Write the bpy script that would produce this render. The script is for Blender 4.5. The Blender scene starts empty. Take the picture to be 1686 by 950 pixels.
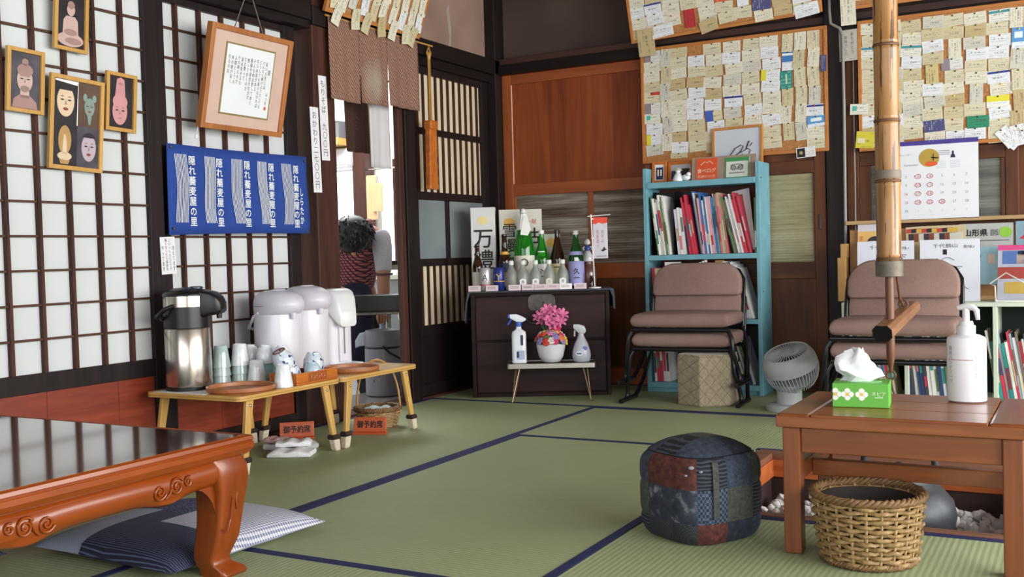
import bpy, bmesh, math, random
from mathutils import Vector, Matrix
S = bpy.context.scene
COL = S.collection
R = math.radians
PI = math.pi
# ------------------------------------------------------------------ camera
# world: X along the back wall, Y along the shoji wall, Z up, metres; the camera sits 0.78 m over the mats
cam_d = bpy.data.cameras.new('camera'); cam = bpy.data.objects.new('camera', cam_d); COL.objects.link(cam)
cam_d.sensor_width = 36.0; cam_d.lens = 1711.0 / 1686.0 * 36.0; cam_d.clip_start = 0.05
def cam_axes(yaw, pit, rol):
    f = Vector((math.sin(yaw)*math.cos(pit), math.cos(yaw)*math.cos(pit), math.sin(pit)))
    r = Vector((math.cos(yaw), -math.sin(yaw), 0)); u = r.cross(f)
    return r*math.cos(rol)+u*math.sin(rol), u*math.cos(rol)-r*math.sin(rol), f
_r, _u, _f = cam_axes(-0.50488664, -0.03230284, -0.02806639)
cam.matrix_world = Matrix(((_r.x, _u.x, -_f.x, 0), (_r.y, _u.y, -_f.y, 0), (_r.z, _u.z, -_f.z, 0.78), (0, 0, 0, 1)))
S.camera = cam
# ------------------------------------------------------------------ world, window light, exposure
W = bpy.data.worlds.new('sky'); S.world = W; W.use_nodes = True
W.node_tree.nodes['Background'].inputs[0].default_value = (0.86, 0.93, 1.0, 1)
W.node_tree.nodes['Background'].inputs[1].default_value = 1.6
def area(name, loc, rot, sx, sy, power, color=(1, 1, 1), spread=180):
    d = bpy.data.lights.new(name, 'AREA'); d.shape = 'RECTANGLE'; d.size = sx; d.size_y = sy
    d.energy = power; d.color = color; d.spread = R(spread)
    o = bpy.data.objects.new(name, d); COL.objects.link(o); o.location = loc; o.rotation_euler = rot
    o['kind'] = 'helper'
    return o
# daylight through the wide windows of the right wall and behind the camera; an unseen area light added to brighten the kitchen
area('window_daylight_side', (2.55, 2.4, 1.25), (0, R(90), 0), 1.7, 5.6, 235, (1.0, 0.98, 0.95))
area('window_daylight_rear', (-0.4, -2.0, 1.3), (R(90), 0, 0), 5.0, 1.8, 48, (0.97, 0.98, 1.0))
area('kitchen_fill_light', (-4.6, 5.5, 2.45), (0, 0, 0), 1.6, 1.6, 75, (0.95, 0.98, 1.0))
S.view_settings.view_transform = 'Standard'
S.view_settings.look = 'None'
S.view_settings.exposure = 0.35
S.view_settings.gamma = 1.0
S.view_settings.use_curve_mapping = False

# ------------------------------------------------------------------ materials
def lin(h):
    h = h.lstrip('#'); c = [int(h[i:i+2], 16)/255 for i in (0, 2, 4)]
    return tuple(((x+0.055)/1.055)**2.4 if x > 0.04045 else x/12.92 for x in c) + (1,)
MATS = {}
class NT:
    """small node-tree writer"""
    def __init__(s, name):
        s.m = bpy.data.materials.new(name); s.m.use_nodes = True; s.t = s.m.node_tree
        s.b = s.t.nodes['Principled BSDF']; s.L = s.t.links
    def n(s, typ, **kw):
        x = s.t.nodes.new(typ)
        for k, v in kw.items(): setattr(x, k, v)
        return x
    def put(s, sock, v):
        if v is None: return
        if isinstance(v, bpy.types.NodeSocket): s.L.new(v, sock)
        else: sock.default_value = v
    def math(s, op, a, b=None, c=None):
        x = s.n('ShaderNodeMath', operation=op)
        s.put(x.inputs[0], a)
        if b is not None: s.put(x.inputs[1], b)
        if c is not None: s.put(x.inputs[2], c)
        return x.outputs[0]
    def mix(s, f, a, b):
        x = s.n('ShaderNodeMix', data_type='RGBA'); s.put(x.inputs[0], f); s.put(x.inputs[6], a); s.put(x.inputs[7], b)
        return x.outputs[2]
    def coord(s, kind='Object', scale=(1, 1, 1), rot=(0, 0, 0), loc=(0, 0, 0)):
        c = s.n('ShaderNodeTexCoord'); m = s.n('ShaderNodeMapping')
        m.inputs['Scale'].default_value = scale; m.inputs['Rotation'].default_value = rot; m.inputs['Location'].default_value = loc
        s.L.new(c.outputs[kind], m.inputs[0]); return m.outputs[0]
    def noise(s, vec, scale=5, detail=3, rough=.5, dist=0):
        x = s.n('ShaderNodeTexNoise'); s.L.new(vec, x.inputs['Vector'])
        x.inputs['Scale'].default_value = scale; x.inputs['Detail'].default_value = detail
        x.inputs['Roughness'].default_value = rough; x.inputs['Distortion'].default_value = dist
        return x.outputs[0]
    def ramp(s, f, stops):
        x = s.n('ShaderNodeValToRGB'); s.put(x.inputs[0], f); e = x.color_ramp.elements
        while len(e) < len(stops): e.new(0.5)
        for i, (p, c) in enumerate(stops): e[i].position = p; e[i].color = c
        return x.outputs[0]
    def bump(s, h, strength=.3, dist=.002):
        x = s.n('ShaderNodeBump'); x.inputs['Strength'].default_value = strength; x.inputs['Distance'].default_value = dist
        s.put(x.inputs['Height'], h); s.L.new(x.outputs[0], s.b.inputs['Normal'])
    def fin(s, col, rough=.5, metal=0, spec=None, coat=0, trans=0, alpha=None, sheen=0):
        s.put(s.b.inputs['Base Color'], col); s.put(s.b.inputs['Roughness'], rough); s.b.inputs['Metallic'].default_value = metal
        if spec is not None: s.b.inputs['Specular IOR Level'].default_value = spec
        if coat: s.b.inputs['Coat Weight'].default_value = coat; s.b.inputs['Coat Roughness'].default_value = .08
        if trans: s.b.inputs['Transmission Weight'].default_value = trans
        if sheen: s.b.inputs['Sheen Weight'].default_value = sheen
        if alpha is not None: s.b.inputs['Alpha'].default_value = alpha
        return s.m
def plain(name, col, rough=.5, metal=0, var=.06, vs=9, bump=0, bs=60, **kw):
    if name in MATS: return MATS[name]
    t = NT(name); c = lin(col); v = t.coord()
    n = t.noise(v, vs, 3)
    d = tuple(x*(1-var*2) for x in c[:3])+(1,); l = tuple(min(1, x*(1+var*1.4)) for x in c[:3])+(1,)
    if bump: t.bump(t.noise(v, bs, 3), bump, .002)
    MATS[name] = t.fin(t.ramp(n, [(.3, d), (.7, l)]), rough, metal, **kw); return MATS[name]
def wood(name, c0, c1, axis='Z', scale=1.0, rough=.45, ring=9, coat=0, bump=.15, spec=None):
    if name in MATS: return MATS[name]
    t = NT(name); sc = {'X': (.7, 9, 9), 'Y': (9, .7, 9), 'Z': (9, 9, .7)}[axis]
    v = t.coord('Object', tuple(x*scale for x in sc))
    n = t.noise(v, 1.6, 5, .6, 1.2); fine = t.noise(v, 14, 2, .6)
    f = t.math('ADD', t.math('MULTIPLY', n, .75), t.math('MULTIPLY', fine, .25))
    col = t.ramp(f, [(.32, lin(c0)), (.68, lin(c1))])
    t.bump(fine, bump, .001)
    MATS[name] = t.fin(col, rough, 0, spec, coat); return MATS[name]
def fabric(name, c0, c1, scale=260, rough=.9, bump=.35, sheen=0, big=.15):
    if name in MATS: return MATS[name]
    t = NT(name); v = t.coord('Object'); n = t.noise(v, scale, 2); b = t.noise(v, 6, 3)
    f = t.math('ADD', t.math('MULTIPLY', n, 1-big*2), t.math('MULTIPLY', b, big*2))
    t.bump(n, bump, .001)
    MATS[name] = t.fin(t.ramp(f, [(.3, lin(c0)), (.7, lin(c1))]), rough, sheen=sheen); return MATS[name]
def emit(name, col, strength):
    if name in MATS: return MATS[name]
    t = NT(name); t.b.inputs['Base Color'].default_value = lin(col); t.b.inputs['Emission Color'].default_value = lin(col)
    t.b.inputs['Emission Strength'].default_value = strength; MATS[name] = t.m; return t.m

# ------------------------------------------------------------------ mesh building
class MB:
    def __init__(s): s.v = []; s.f = []; s.mi = []; s.uv = {}; s.cm = 0
    def add(s, vs, fs, M=None):
        o = len(s.v)
        for p in vs:
            p = Vector(p); s.v.append(M @ p if M else p)
        for f in fs: s.f.append(tuple(o+i for i in f)); s.mi.append(s.cm)
        return s
    def bb(s, x0, x1, y0, y1, z0, z1, M=None):
        return s.add([(x0, y0, z0), (x1, y0, z0), (x1, y1, z0), (x0, y1, z0), (x0, y0, z1), (x1, y0, z1), (x1, y1, z1), (x0, y1, z1)],
                     [(3, 2, 1, 0), (4, 5, 6, 7), (0, 1, 5, 4), (1, 2, 6, 5), (2, 3, 7, 6), (3, 0, 4, 7)], M)
    def box(s, c, d, M=None):
        return s.bb(c[0]-d[0]/2, c[0]+d[0]/2, c[1]-d[1]/2, c[1]+d[1]/2, c[2]-d[2]/2, c[2]+d[2]/2, M)
    def loft(s, rings, cap=True, closed=True):
        n = len(rings[0]); vs = [p for r in rings for p in r]; fs = []
        for i in range(len(rings)-1):
            for j in range(n if closed else n-1):
                k = (j+1) % n; fs.append((i*n+j, i*n+k, (i+1)*n+k, (i+1)*n+j))
        if cap: fs.append(tuple(range(n-1, -1, -1))); fs.append(tuple((len(rings)-1)*n+j for j in range(n)))
        return s.add(vs, fs)
    def lathe(s, prof, n=24, c=(0, 0, 0), sx=1, sy=1, cap=True, M=None):
        rs = [[Vector((c[0]+max(r, 1e-4)*sx*math.cos(2*PI*j/n), c[1]+max(r, 1e-4)*sy*math.sin(2*PI*j/n), c[2]+z)) for j in range(n)] for r, z in prof]
        if M: rs = [[M @ p for p in r] for r in rs]
        return s.loft(rs, cap)
    def tube(s, pts, r, n=8, closed=False, cap=True):
        pts = [Vector(p) for p in pts]; m = len(pts); rr = r if isinstance(r, (list, tuple)) else [r]*m
        rings = []; up = None
        for i, p in enumerate(pts):
            if closed: t = (pts[(i+1) % m]-pts[i-1])
            else: t = pts[min(i+1, m-1)]-pts[max(i-1, 0)]
            if t.length < 1e-9: t = Vector((0, 0, 1))
            t.normalize()
            if up is None: up = Vector((0, 0, 1)) if abs(t.z) < .9 else Vector((1, 0, 0))
            a = up - t*up.dot(t)
            if a.length < 1e-5: a = t.orthogonal()
            a.normalize(); up = a; b = t.cross(a)
            rings.append([p+(a*math.cos(2*PI*j/n)+b*math.sin(2*PI*j/n))*rr[i] for j in range(n)])
        if closed: rings.append(rings[0]); cap = False
        return s.loft(rings, cap)
    def cyl(s, p, q, r, r2=None, n=14): return s.tube([p, q], [r, r if r2 is None else r2], n)
    def prism(s, poly, t0, t1, M=None):
        """polygon in XZ extruded along Y from t0 to t1"""
        n = len(poly); vs = [(x, t0, z) for x, z in poly]+[(x, t1, z) for x, z in poly]
        fs = [tuple(range(n)), tuple(range(2*n-1, n-1, -1))]+[(j, j+n, (j+1) % n+n, (j+1) % n) for j in range(n)]
        return s.add(vs, fs, M)
    def sphere(s, c, r, n=12, m=8, sc=(1, 1, 1), M=None):
        prof = [(math.sin(PI*i/m), -math.cos(PI*i/m)) for i in range(m+1)]
        rs = [[Vector((c[0]+max(a, 1e-3)*r*sc[0]*math.cos(2*PI*j/n), c[1]+max(a, 1e-3)*r*sc[1]*math.sin(2*PI*j/n), c[2]+z*r*sc[2])) for j in range(n)] for a, z in prof]
        if M: rs = [[M @ p for p in r_] for r_ in rs]
        return s.loft(rs)
    def mesh(s, name, mats=None, smooth=None):
        me = bpy.data.meshes.new(name); me.from_pydata([tuple(p) for p in s.v], [], s.f)
        for i, p in enumerate(me.polygons): p.material_index = s.mi[i]
        if mats:
            for m in (mats if isinstance(mats, (list, tuple)) else [mats]): me.materials.append(m)
        bm = bmesh.new(); bm.from_mesh(me); bmesh.ops.recalc_face_normals(bm, faces=bm.faces); bm.to_mesh(me); bm.free()
        if smooth is not None:
            me.polygons.foreach_set('use_smooth', [True]*len(me.polygons)); me.set_sharp_from_angle(angle=R(smooth))
        me.update(); return me
def ob(name, data, parent=None, loc=(0, 0, 0), rot=(0, 0, 0), bevel=0, seg=2, sub=0):
    o = bpy.data.objects.new(name, data); COL.objects.link(o); o.location = loc; o.rotation_euler = rot
    if parent: o.parent = parent
    if bevel:
        b = o.modifiers.new('b', 'BEVEL'); b.width = bevel; b.segments = seg; b.limit_method = 'ANGLE'; b.angle_limit = R(40)
    if sub:
        d = o.modifiers.new('s', 'SUBSURF'); d.levels = sub; d.render_levels = sub
    return o
def part(name, mb, mat, parent=None, smooth=None, **kw): return ob(name, mb.mesh(name, mat, smooth), parent, **kw)
def tag(o, label=None, cat=None, group=None, kind=None):
    for k, v in (('label', label), ('category', cat), ('group', group), ('kind', kind)):
        if v: o[k] = v
    return o
def thing(name, label, cat, loc=(0, 0, 0), rz=0, group=None, rot=None):
    o = bpy.data.objects.new(name, None); o.empty_display_size = .05; COL.objects.link(o)
    o.location = loc; o.rotation_euler = rot if rot else (0, 0, rz)
    return tag(o, label, cat, group)
def struct(name, label=None, mb=None, mat=None, loc=(0, 0, 0), **kw):
    if mb is None:
        o = bpy.data.objects.new(name, None); COL.objects.link(o); o.location = loc
    else: o = part(name, mb, mat, None, loc=loc, **kw)
    return tag(o, label, None, None, 'structure')
def dup(o, parent=None, loc=None, rot=None, label=None):
    c = o.copy(); COL.objects.link(c); c.parent = parent
    if loc is not None: c.location = loc
    if rot is not None: c.rotation_euler = rot
    if label: c['label'] = label
    for ch in list(o.children): dup(ch, c)
    return c
def box(x0, x1, y0, y1, z0, z1): return MB().bb(x0, x1, y0, y1, z0, z1)
_glyphs = {}
def text_mesh(body, size, vertical=False, offset=0.0, space=1.0, line=1.0):
    """flat lettering in local XZ facing -Y, centred on the origin"""
    key = (body, size, vertical, offset, space, line)
    if key in _glyphs: return _glyphs[key]
    c = bpy.data.curves.new('lettering', 'FONT'); c.body = '\n'.join(body) if vertical else body
    c.size = 1; c.align_x = 'CENTER'; c.align_y = 'CENTER'; c.resolution_u = 2; c.space_character = space
    c.space_line = (1.03 if vertical else 1.0)*line
    o = bpy.data.objects.new('lettering', c); COL.objects.link(o); bpy.context.view_layer.update()
    me = bpy.data.meshes.new_from_object(o.evaluated_get(bpy.context.evaluated_depsgraph_get()))
    bpy.data.objects.remove(o); bpy.data.curves.remove(c)
    xs = [v.co.x for v in me.vertices]; ys = [v.co.y for v in me.vertices]
    cx, cy = ((min(xs)+max(xs))/2, (min(ys)+max(ys))/2) if xs else (0, 0)
    vs = []; fs = []
    # heavier strokes: copies of the glyph shifted by a fraction of its size
    for k, (dx, dz) in enumerate(((0, 0),) if not offset else ((0, 0), (offset, 0), (-offset, 0), (0, offset), (0, -offset))):
        q = len(vs); vs += [((v.co.x-cx+dx)*size, -.00003*k, (v.co.y-cy+dz)*size) for v in me.vertices]
        fs += [tuple(q+i for i in p.vertices) for p in me.polygons]
    bpy.data.meshes.remove(me); me = bpy.data.meshes.new('lettering'); me.from_pydata(vs, [], fs); me.update()
    me.materials.clear(); _glyphs[key] = me; return me
def text(body, size, mat, parent, loc=(0, 0, 0), rot=(0, 0, 0), vertical=False, name='lettering', fit=None, **kw):
    me = text_mesh(body, size, vertical, **kw).copy(); me.materials.append(mat)
    o = ob(name, me, parent, loc, rot)
    if fit:
        xs = [v.co.x for v in me.vertices]; zs = [v.co.z for v in me.vertices]
        if xs:
            sx = fit[0]/max(1e-6, max(xs)-min(xs)) if fit[0] else 1; sz = fit[1]/max(1e-6, max(zs)-min(zs)) if fit[1] else 1
            for v in me.vertices: v.co.x *= sx; v.co.z *= sz
    return o
def arc(cx, cz, r, a0, a1, n): return [(cx+r*math.cos(R(a0+(a1-a0)*i/n)), cz+r*math.sin(R(a0+(a1-a0)*i/n))) for i in range(n+1)]
def rrect(x0, x1, z0, z1, r, n=4):
    return arc(x1-r, z1-r, r, 0, 90, n)+arc(x0+r, z1-r, r, 90, 180, n)+arc(x0+r, z0+r, r, 180, 270, n)+arc(x1-r, z0+r, r, 270, 360, n)
ORD = ['zeroth', 'first', 'second', 'third', 'fourth', 'fifth', 'sixth', 'seventh', 'eighth', 'ninth', 'tenth', 'eleventh', 'twelfth', 'thirteenth', 'fourteenth', 'fifteenth', 'sixteenth', 'seventeenth', 'eighteenth', 'nineteenth', 'twentieth']
ORD += ['twenty-first', 'twenty-second', 'twenty-third', 'twenty-fourth', 'twenty-fifth', 'twenty-sixth', 'twenty-seventh', 'twenty-eighth', 'twenty-ninth', 'thirtieth']
XL, YB = -3.2, 5.65
# ================================================================== materials of the room
M_post = wood('blackened_post', '#120c0d', '#281c1c', 'Z', 1, .5, spec=.25)
M_postr = wood('brown_post', '#2e1a17', '#553329', 'Z', 1, .5, spec=.25)
M_beam = wood('blackened_beam', '#0f0a0a', '#241a1a', 'Y', 1, .5, spec=.25)
M_beamx = wood('blackened_beam_x', '#0c0808', '#1c1413', 'X', 1, .5, spec=.25)
M_frame = wood('dark_door_frame', '#150e10', '#2b1f1f', 'Z', 1, .5, spec=.25)
M_kumiko = wood('shoji_lattice_wood', '#2c1915', '#5b3429', 'Z', 1.3, .55, spec=.25)
M_kumikoy = wood('shoji_lattice_wood_flat', '#331f1a', '#61402f', 'Y', 1.3, .55, spec=.25)
M_paper = plain('shoji_paper', '#d3d7d8', .9, var=.02, vs=3)
M_red = wood('red_cedar_panel', '#6a2415', '#a2452c', 'Y', .6, .4, coat=.1)
M_orange = wood('orange_door_wood', '#7b3a1c', '#b5622f', 'Z', .5, .45)
M_orangex = wood('orange_door_rail', '#7b3a1c', '#a9592b', 'X', .6, .45)
M_brown = wood('brown_door_wood', '#412213', '#6c3e22', 'Z', .6, .5, spec=.3)
M_brownx = wood('brown_door_rail', '#3c2012', '#64391f', 'X', .6, .5, spec=.3)
M_plas = plain('brown_plaster', '#93796b', .95, var=.12, vs=2.5, bump=.15, bs=25)
M_plasd = plain('sooty_plaster', '#4d3c36', .95, var=.18, vs=2.0, bump=.15, bs=25)
M_ceil = wood('ceiling_board', '#3a2a22', '#5b4436', 'X', .6, .6)
M_white = plain('white_wall', '#e8e8e4', .8, var=.02)
M_navy = fabric('tatami_border_navy', '#121640', '#1e2760', 300, .8, .2)
def tatami_mat(name, along):
    """green rush weave; the ridges run along the given axis"""
    t = NT(name); v = t.coord('Object')
    w = t.n('ShaderNodeTexWave', wave_type='BANDS', bands_direction='X' if along == 'Y' else 'Y'); t.L.new(v, w.inputs[0])
    w.inputs['Scale'].default_value = 20; w.inputs['Distortion'].default_value = .15; w.inputs['Detail'].default_value = 1
    sc = (4, 90, 1) if along == 'X' else (90, 4, 1)
    v2 = t.coord('Object', sc); n = t.noise(v2, 3, 3); b = t.noise(v, 1.3, 2)
    f = t.math('ADD', t.math('MULTIPLY', n, .5), t.math('MULTIPLY', b, .5))
    c = t.ramp(f, [(.3, lin('#939e76')), (.7, lin('#adb88d'))])
    c2 = t.mix(t.math('MULTIPLY', w.outputs[1], .22), c, lin('#76825c'))
    t.bump(w.outputs[1], .3, .0015)
    return t.fin(c2, .55, spec=.3)
M_tatx = tatami_mat('tatami_weave_x', 'X'); M_taty = tatami_mat('tatami_weave_y', 'Y')

# ================================================================== floor: tatami mats
floor = struct('floor', 'green tatami mats with navy cloth borders', box(-3.3, 2.6, -2.1, 5.75, -.5, -.42), plain('subfloor', '#3a2f27', .9))
def mat_piece(x0, x1, y0, y1, long):
    """one mat; its borders run along the long side"""
    m = part('tatami_mat', box(x0+.001, x1-.001, y0+.001, y1-.001, -.05, 0), M_taty if long == 'X' else M_tatx, floor)
    b = .03
    es = ((x0, x0+b, y0, y1), (x1-b, x1, y0, y1)) if long == 'Y' else ((x0, x1, y0, y0+b), (x0, x1, y1-b, y1))
    for e in es: part('border_strip', box(e[0]+.001, e[1]-.001, e[2]+.001, e[3]-.001, -.001, .0022), M_navy, m)
for a in ((-3.18, -2.165, .95, 2.95, 'Y'), (-3.18, -2.165, 2.95, 4.77, 'Y'), (-3.18, -2.165, -2.1, .95, 'Y'),
          (-2.165, -1.125, 1.25, 2.11, 'X'), (-2.165, -1.125, 2.11, 3.905, 'Y'), (-2.165, -1.125, 3.905, 4.77, 'X'),
          (-2.165, -1.125, -.6, 1.25, 'Y'), (-2.165, -1.125, -2.1, -.6, 'Y'),
          (-3.18, -1.35, 4.77, 5.65, 'X'), (-1.35, .5, 4.77, 5.65, 'X'), (.5, 2.5, 4.77, 5.65, 'X'),
          (-1.125, .7, 3.95, 4.77, 'X'), (-1.125, .7, 2.06, 2.965, 'X'), (-1.125, .7, 1.15, 2.06, 'X'), (-1.125, .7, -2.1, 1.15, 'X'),
          (-.08, .7, 2.965, 3.95, 'Y'), (.7, 1.6, -2.1, 1.3, 'Y'), (.7, 1.6, 1.3, 3.1, 'Y'), (.7, 1.6, 3.1, 4.77, 'Y'), (1.6, 2.5, -2.1, 1.3, 'Y'), (1.6, 2.5, 1.3, 4.77, 'Y')):
    mat_piece(*a)

# ================================================================== left wall
wall_left = struct('wall_left', 'brown plaster wall above the shoji and the kitchen doorway', box(XL-.12, XL-.02, -2.1, 5.75, 1.97, 2.8), M_plas)
part('plaster_crack', MB().prism([(5.13, 2.2), (5.16, 2.05), (5.14, 2.0), (5.17, 1.99), (5.18, 2.1), (5.16, 2.25)], -.002, 0, Matrix.Rotation(R(90), 4, 'Z') @ Matrix.Translation((0, -(XL-.02)-.0, 0))), plain('pale_plaster', '#a3948a', .95), wall_left)
struct('trim_1', 'dark wooden lintel beam above the kitchen doorway and slatted door', box(XL-.1, XL+.05, 3.85, 5.65, 1.885, 1.975), M_beam, bevel=.004)
struct('trim_2', 'dark wooden lintel beam above the shoji screens', box(XL-.1, XL+.04, -2.1, 3.86, 1.905, 2.03), M_beam, bevel=.004)
struct('trim_3', 'grooved dark top rail over the shoji screens', box(XL-.09, XL+.025, -2.1, 3.86, 1.87, 1.905), M_beam, bevel=.003)
struct('trim_4', 'brown wooden post beside the doorway carrying paper menu strips', box(XL-.1, XL+.03, 3.862, 4.02, 0, 2.8), M_postr, bevel=.005)
struct('trim_5', 'black wooden post between doorway and slatted door', box(XL-.03, XL+.03, 4.605, 4.70, 0, 1.89), M_post, bevel=.004)
struct('trim_6', 'inner dark jamb of the kitchen doorway', box(XL-.012, XL+.022, 4.555, 4.60, -.05, 1.89), M_postr, bevel=.004)
struct('trim_7', 'dark corner post where shoji wall meets back wall', box(XL-.1, XL+.05, 5.565, 5.75, 0, 2.8), M_post, bevel=.005)
struct('trim_8', 'low wooden sill under the shoji wall', box(XL-.1, XL+.02, -2.1, 5.65, -.05, .012), M_postr, bevel=.003)
struct('trim_9', 'dark head board over the slatted door', box(XL-.09, XL+.02, 4.6, 5.6, 1.838, 1.886), M_beam, bevel=.002)

def shoji(name, label, y0, y1, x, bars, rows, stile=.07):
    """a shoji: stiles, rails, paper and every lattice bar; x is its front face"""
    d = struct(name, label)
    zb, zt = .412, 1.868
    for a, b in ((y0, y0+stile), (y1-stile, y1)): part('stile', box(x-.03, x, a, b, .012, 1.87), M_frame, d, bevel=.002)
    part('bottom_rail', box(x-.03, x-.002, y0+stile, y1-stile, .345, zb), M_frame, d, bevel=.002)
    part('top_rail', box(x-.03, x-.002, y0+stile, y1-stile, zt-.03, zt), M_frame, d, bevel=.002)
    part('base_rail', box(x-.03, x-.002, y0+stile, y1-stile, .012, .07), M_frame, d, bevel=.002)
    part('shoji_paper', box(x-.026, x-.022, y0+stile-.01, y1-stile+.01, zb-.01, zt-.02), M_paper, d)
    yy = [y0+stile]+[b for b in (y0+.33, y0+.74, y0+1.05) if b < y1-stile-.1]+[y1-stile]
    for a, b in zip(yy, yy[1:]): part('panel_board', box(x-.022, x-.014, a+.001, b-.001, .07, .346), M_red, d)
    vb = box(-.0225, -.001, -.0065, .0065, zb, zt-.03).mesh('lattice_bar', M_kumiko)
    for b in bars: ob('lattice_bar', vb, d, (x, b, 0))
    hb = box(-.0215, -.006, y0+stile, y1-stile, -.004, .004).mesh('cross_bar', M_kumikoy)
    for r in rows: ob('cross_bar', hb, d, (x, 0, r))
    return d
rows = [.53+.1207*k for k in range(11)]
shoji('door_1', 'large white paper shoji screen with framed photos hung on it', 1.66, 2.955, XL+.0, [2.268+.1285*k for k in range(-4, 5)], rows)
shoji('door_2', 'white paper shoji screen behind the blue banner', 2.945, 3.81, XL-.032, [3.089+.1295*k for k in range(0, 5)], rows, .072)
shoji('door_3', 'shoji screen at the near end of the wall', .4, 1.67, XL-.032, [.6+.1285*k for k in range(8)], rows)
shoji('door_9', 'shoji screen farthest from the doorway', -.9, .42, XL, [-.7+.1285*k for k in range(8)], rows)
struct('wall_left_near', None, box(XL-.12, XL-.02, -2.1, -.89, 0, 1.9), M_plas)

# slatted door beside the chest
d4 = struct('door_4', 'dark slatted sliding door with frosted panes beside the corner')
x = XL-.01; y0, y1 = 4.70, 5.56
for a, b in ((y0, y0+.075), (y1-.07, y1)): part('stile', box(x-.03, x, a, b, .012, 1.84), M_frame, d4, bevel=.002)
for a, b in ((1.80, 1.84), (1.465, 1.50), (1.10, 1.145), (.73, .772), (.345, .40), (.012, .075)):
    part('rail', box(x-.03, x-.001, y0+.075, y1-.07, a, b), M_frame, d4, bevel=.002)
part('muntin', box(x-.03, x-.002, 5.06, 5.095, .772, 1.10), M_frame, d4, bevel=.002)
M_cream = plain('cream_backing', '#d8cbae', .8, var=.04)
for a, b in ((1.5, 1.80), (1.145, 1.465), (.40, .73)):
    part('paper_backing', box(x-.028, x-.022, y0+.07, y1-.065, a-.01, b+.01), M_cream, d4)
    sl = box(-.0215, -.011, -.0075, .0075, a, b).mesh('slat', M_kumiko)
    for k in range(11): ob('slat', sl, d4, (x, y0+.108+.0645*k, 0))
def frosted(name, c0, c1, rough=.35):
    t = NT(name); v = t.coord('Object', (1, 1, 1)); n = t.noise(v, 2.2, 2); f = t.noise(v, 180, 2)
    t.bump(f, .25, .001); return t.fin(t.ramp(n, [(.3, lin(c0)), (.7, lin(c1))]), rough, spec=.5)
M_frost = frosted('frosted_pane', '#737d80', '#93a0a2')
for a, b in ((y0+.075, 5.06), (5.095, y1-.07)): part('pane', box(x-.02, x-.014, a, b, .772, 1.10), M_frost, d4)
part('panel_board', box(x-.024, x-.012, y0+.075, y1-.07, .075, .345), M_post, d4)

# ================================================================== back wall
wall_back = struct('wall_back', 'sooty dark wall above the wooden doors', box(-3.3, 2.6, YB+.03, YB+.13, 0, 2.8), M_plasd)
struct('trim_10', 'black lintel beam over the wooden doors', box(-3.16, 2.5, YB-.05, YB+.05, 1.885, 1.945), M_beamx, bevel=.004)
struct('trim_11', 'brown strip on top of the black lintel', box(-3.16, 2.5, YB-.03, YB+.05, 1.945, 1.985), wood('sooty_strip', '#2a1816', '#4a2a20', 'X', .8, .6), bevel=.003)
struct('trim_12', 'black post right of the wooden doors carrying a cable', box(-1.19, -1.095, YB-.055, YB+.05, 0, 2.8), M_post, bevel=.005)
ORB = [wood('orange_board_%d' % i, a, b, 'Z', .5, .45, spec=.3) for i, (a, b) in enumerate((('#70331a', '#9c5027'), ('#854219', '#b0632c'), ('#642c17', '#8d4524')))]
def reeded(name, c0, c1, c2):
    """reeded glass with blurred bands of what is behind it"""
    t = NT(name); v = t.coord('Object', (.7, 1, 9)); n = t.noise(v, 2.4, 3, .6)
    w = t.n('ShaderNodeTexWave', wave_type='BANDS', bands_direction='Z'); t.L.new(t.coord('Object'), w.inputs[0]); w.inputs['Scale'].default_value = 22
    t.bump(w.outputs[1], .8, .004)
    c = t.ramp(n, [(.34, lin(c0)), (.5, lin(c1)), (.68, lin(c2))])
    return t.fin(t.mix(t.math('MULTIPLY', w.outputs[1], .25), c, lin(c0)), .28, spec=.6)
M_reed = reeded('reeded_glass', '#5b4a3e', '#8c7f72', '#b9b2a6')
M_reed2 = reeded('reeded_glass_pale', '#8a7f60', '#a49a78', '#b3aa8b')
def wood_door(name, label, x0, x1, y, panes, pw, mats, zg0=.716, zg1=1.142, ztop=1.885, seams=()):
    d = struct(name, label); mv, mh = mats; st = .06
    part('stile', box(x0, x0+st, y-.03, y, 0, ztop), mv, d, bevel=.003); part('stile', box(x1-st, x1, y-.03, y, 0, ztop), mv, d, bevel=.003)
    for a, b in ((ztop-.06, ztop), (zg1, zg1+.07), (zg0-.09, zg0), (.0, .10)): part('rail', box(x0+st, x1-st, y-.028, y, a, b), mh, d, bevel=.003)
    xs = [x0+st]+list(seams)+[x1-st]
    for a, b in zip(xs, xs[1:]): part('panel_board', box(a, b, y-.016, y-.004, zg1+.07, ztop-.06), mv if mv is not M_orange else ORB[int(abs(a)*100) % 3], d, bevel=.0008)
    for a, b in zip(xs, xs[1:]): part('panel_board', box(a, b, y-.016, y-.004, .10, zg0-.09), M_brown, d, bevel=.0015)
    for a, b in panes: part('pane', box(a, b, y-.016, y-.009, zg0, zg1), pw, d)
    mid = []
    for (a, b), (c, e) in zip(panes, panes[1:]): part('muntin', box(b, c, y-.027, y, zg0, zg1), mv, d, bevel=.002)
    for a, b in ((x0+st, panes[0][0]), (panes[-1][1], x1-st)):
        if b-a > .004: part('glass_stop', box(a, b, y-.026, y, zg0, zg1), mv, d, bevel=.002)
    return d
wood_door('door_5', 'orange wooden door with a reeded glass band behind the bottles', -3.15, -2.16, YB+.02, [(-3.075, -2.585), (-2.555, -2.235)], M_reed, (M_orange, M_orangex), seams=(-2.84, -2.73, -2.53, -2.42))
part('bead_moulding', MB().cyl((-3.085, YB-.008, 1.215), (-3.085, YB-.008, 1.822), .006), plain('pale_bead', '#c98a66', .4), bpy.data.objects['door_5'])
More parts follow.
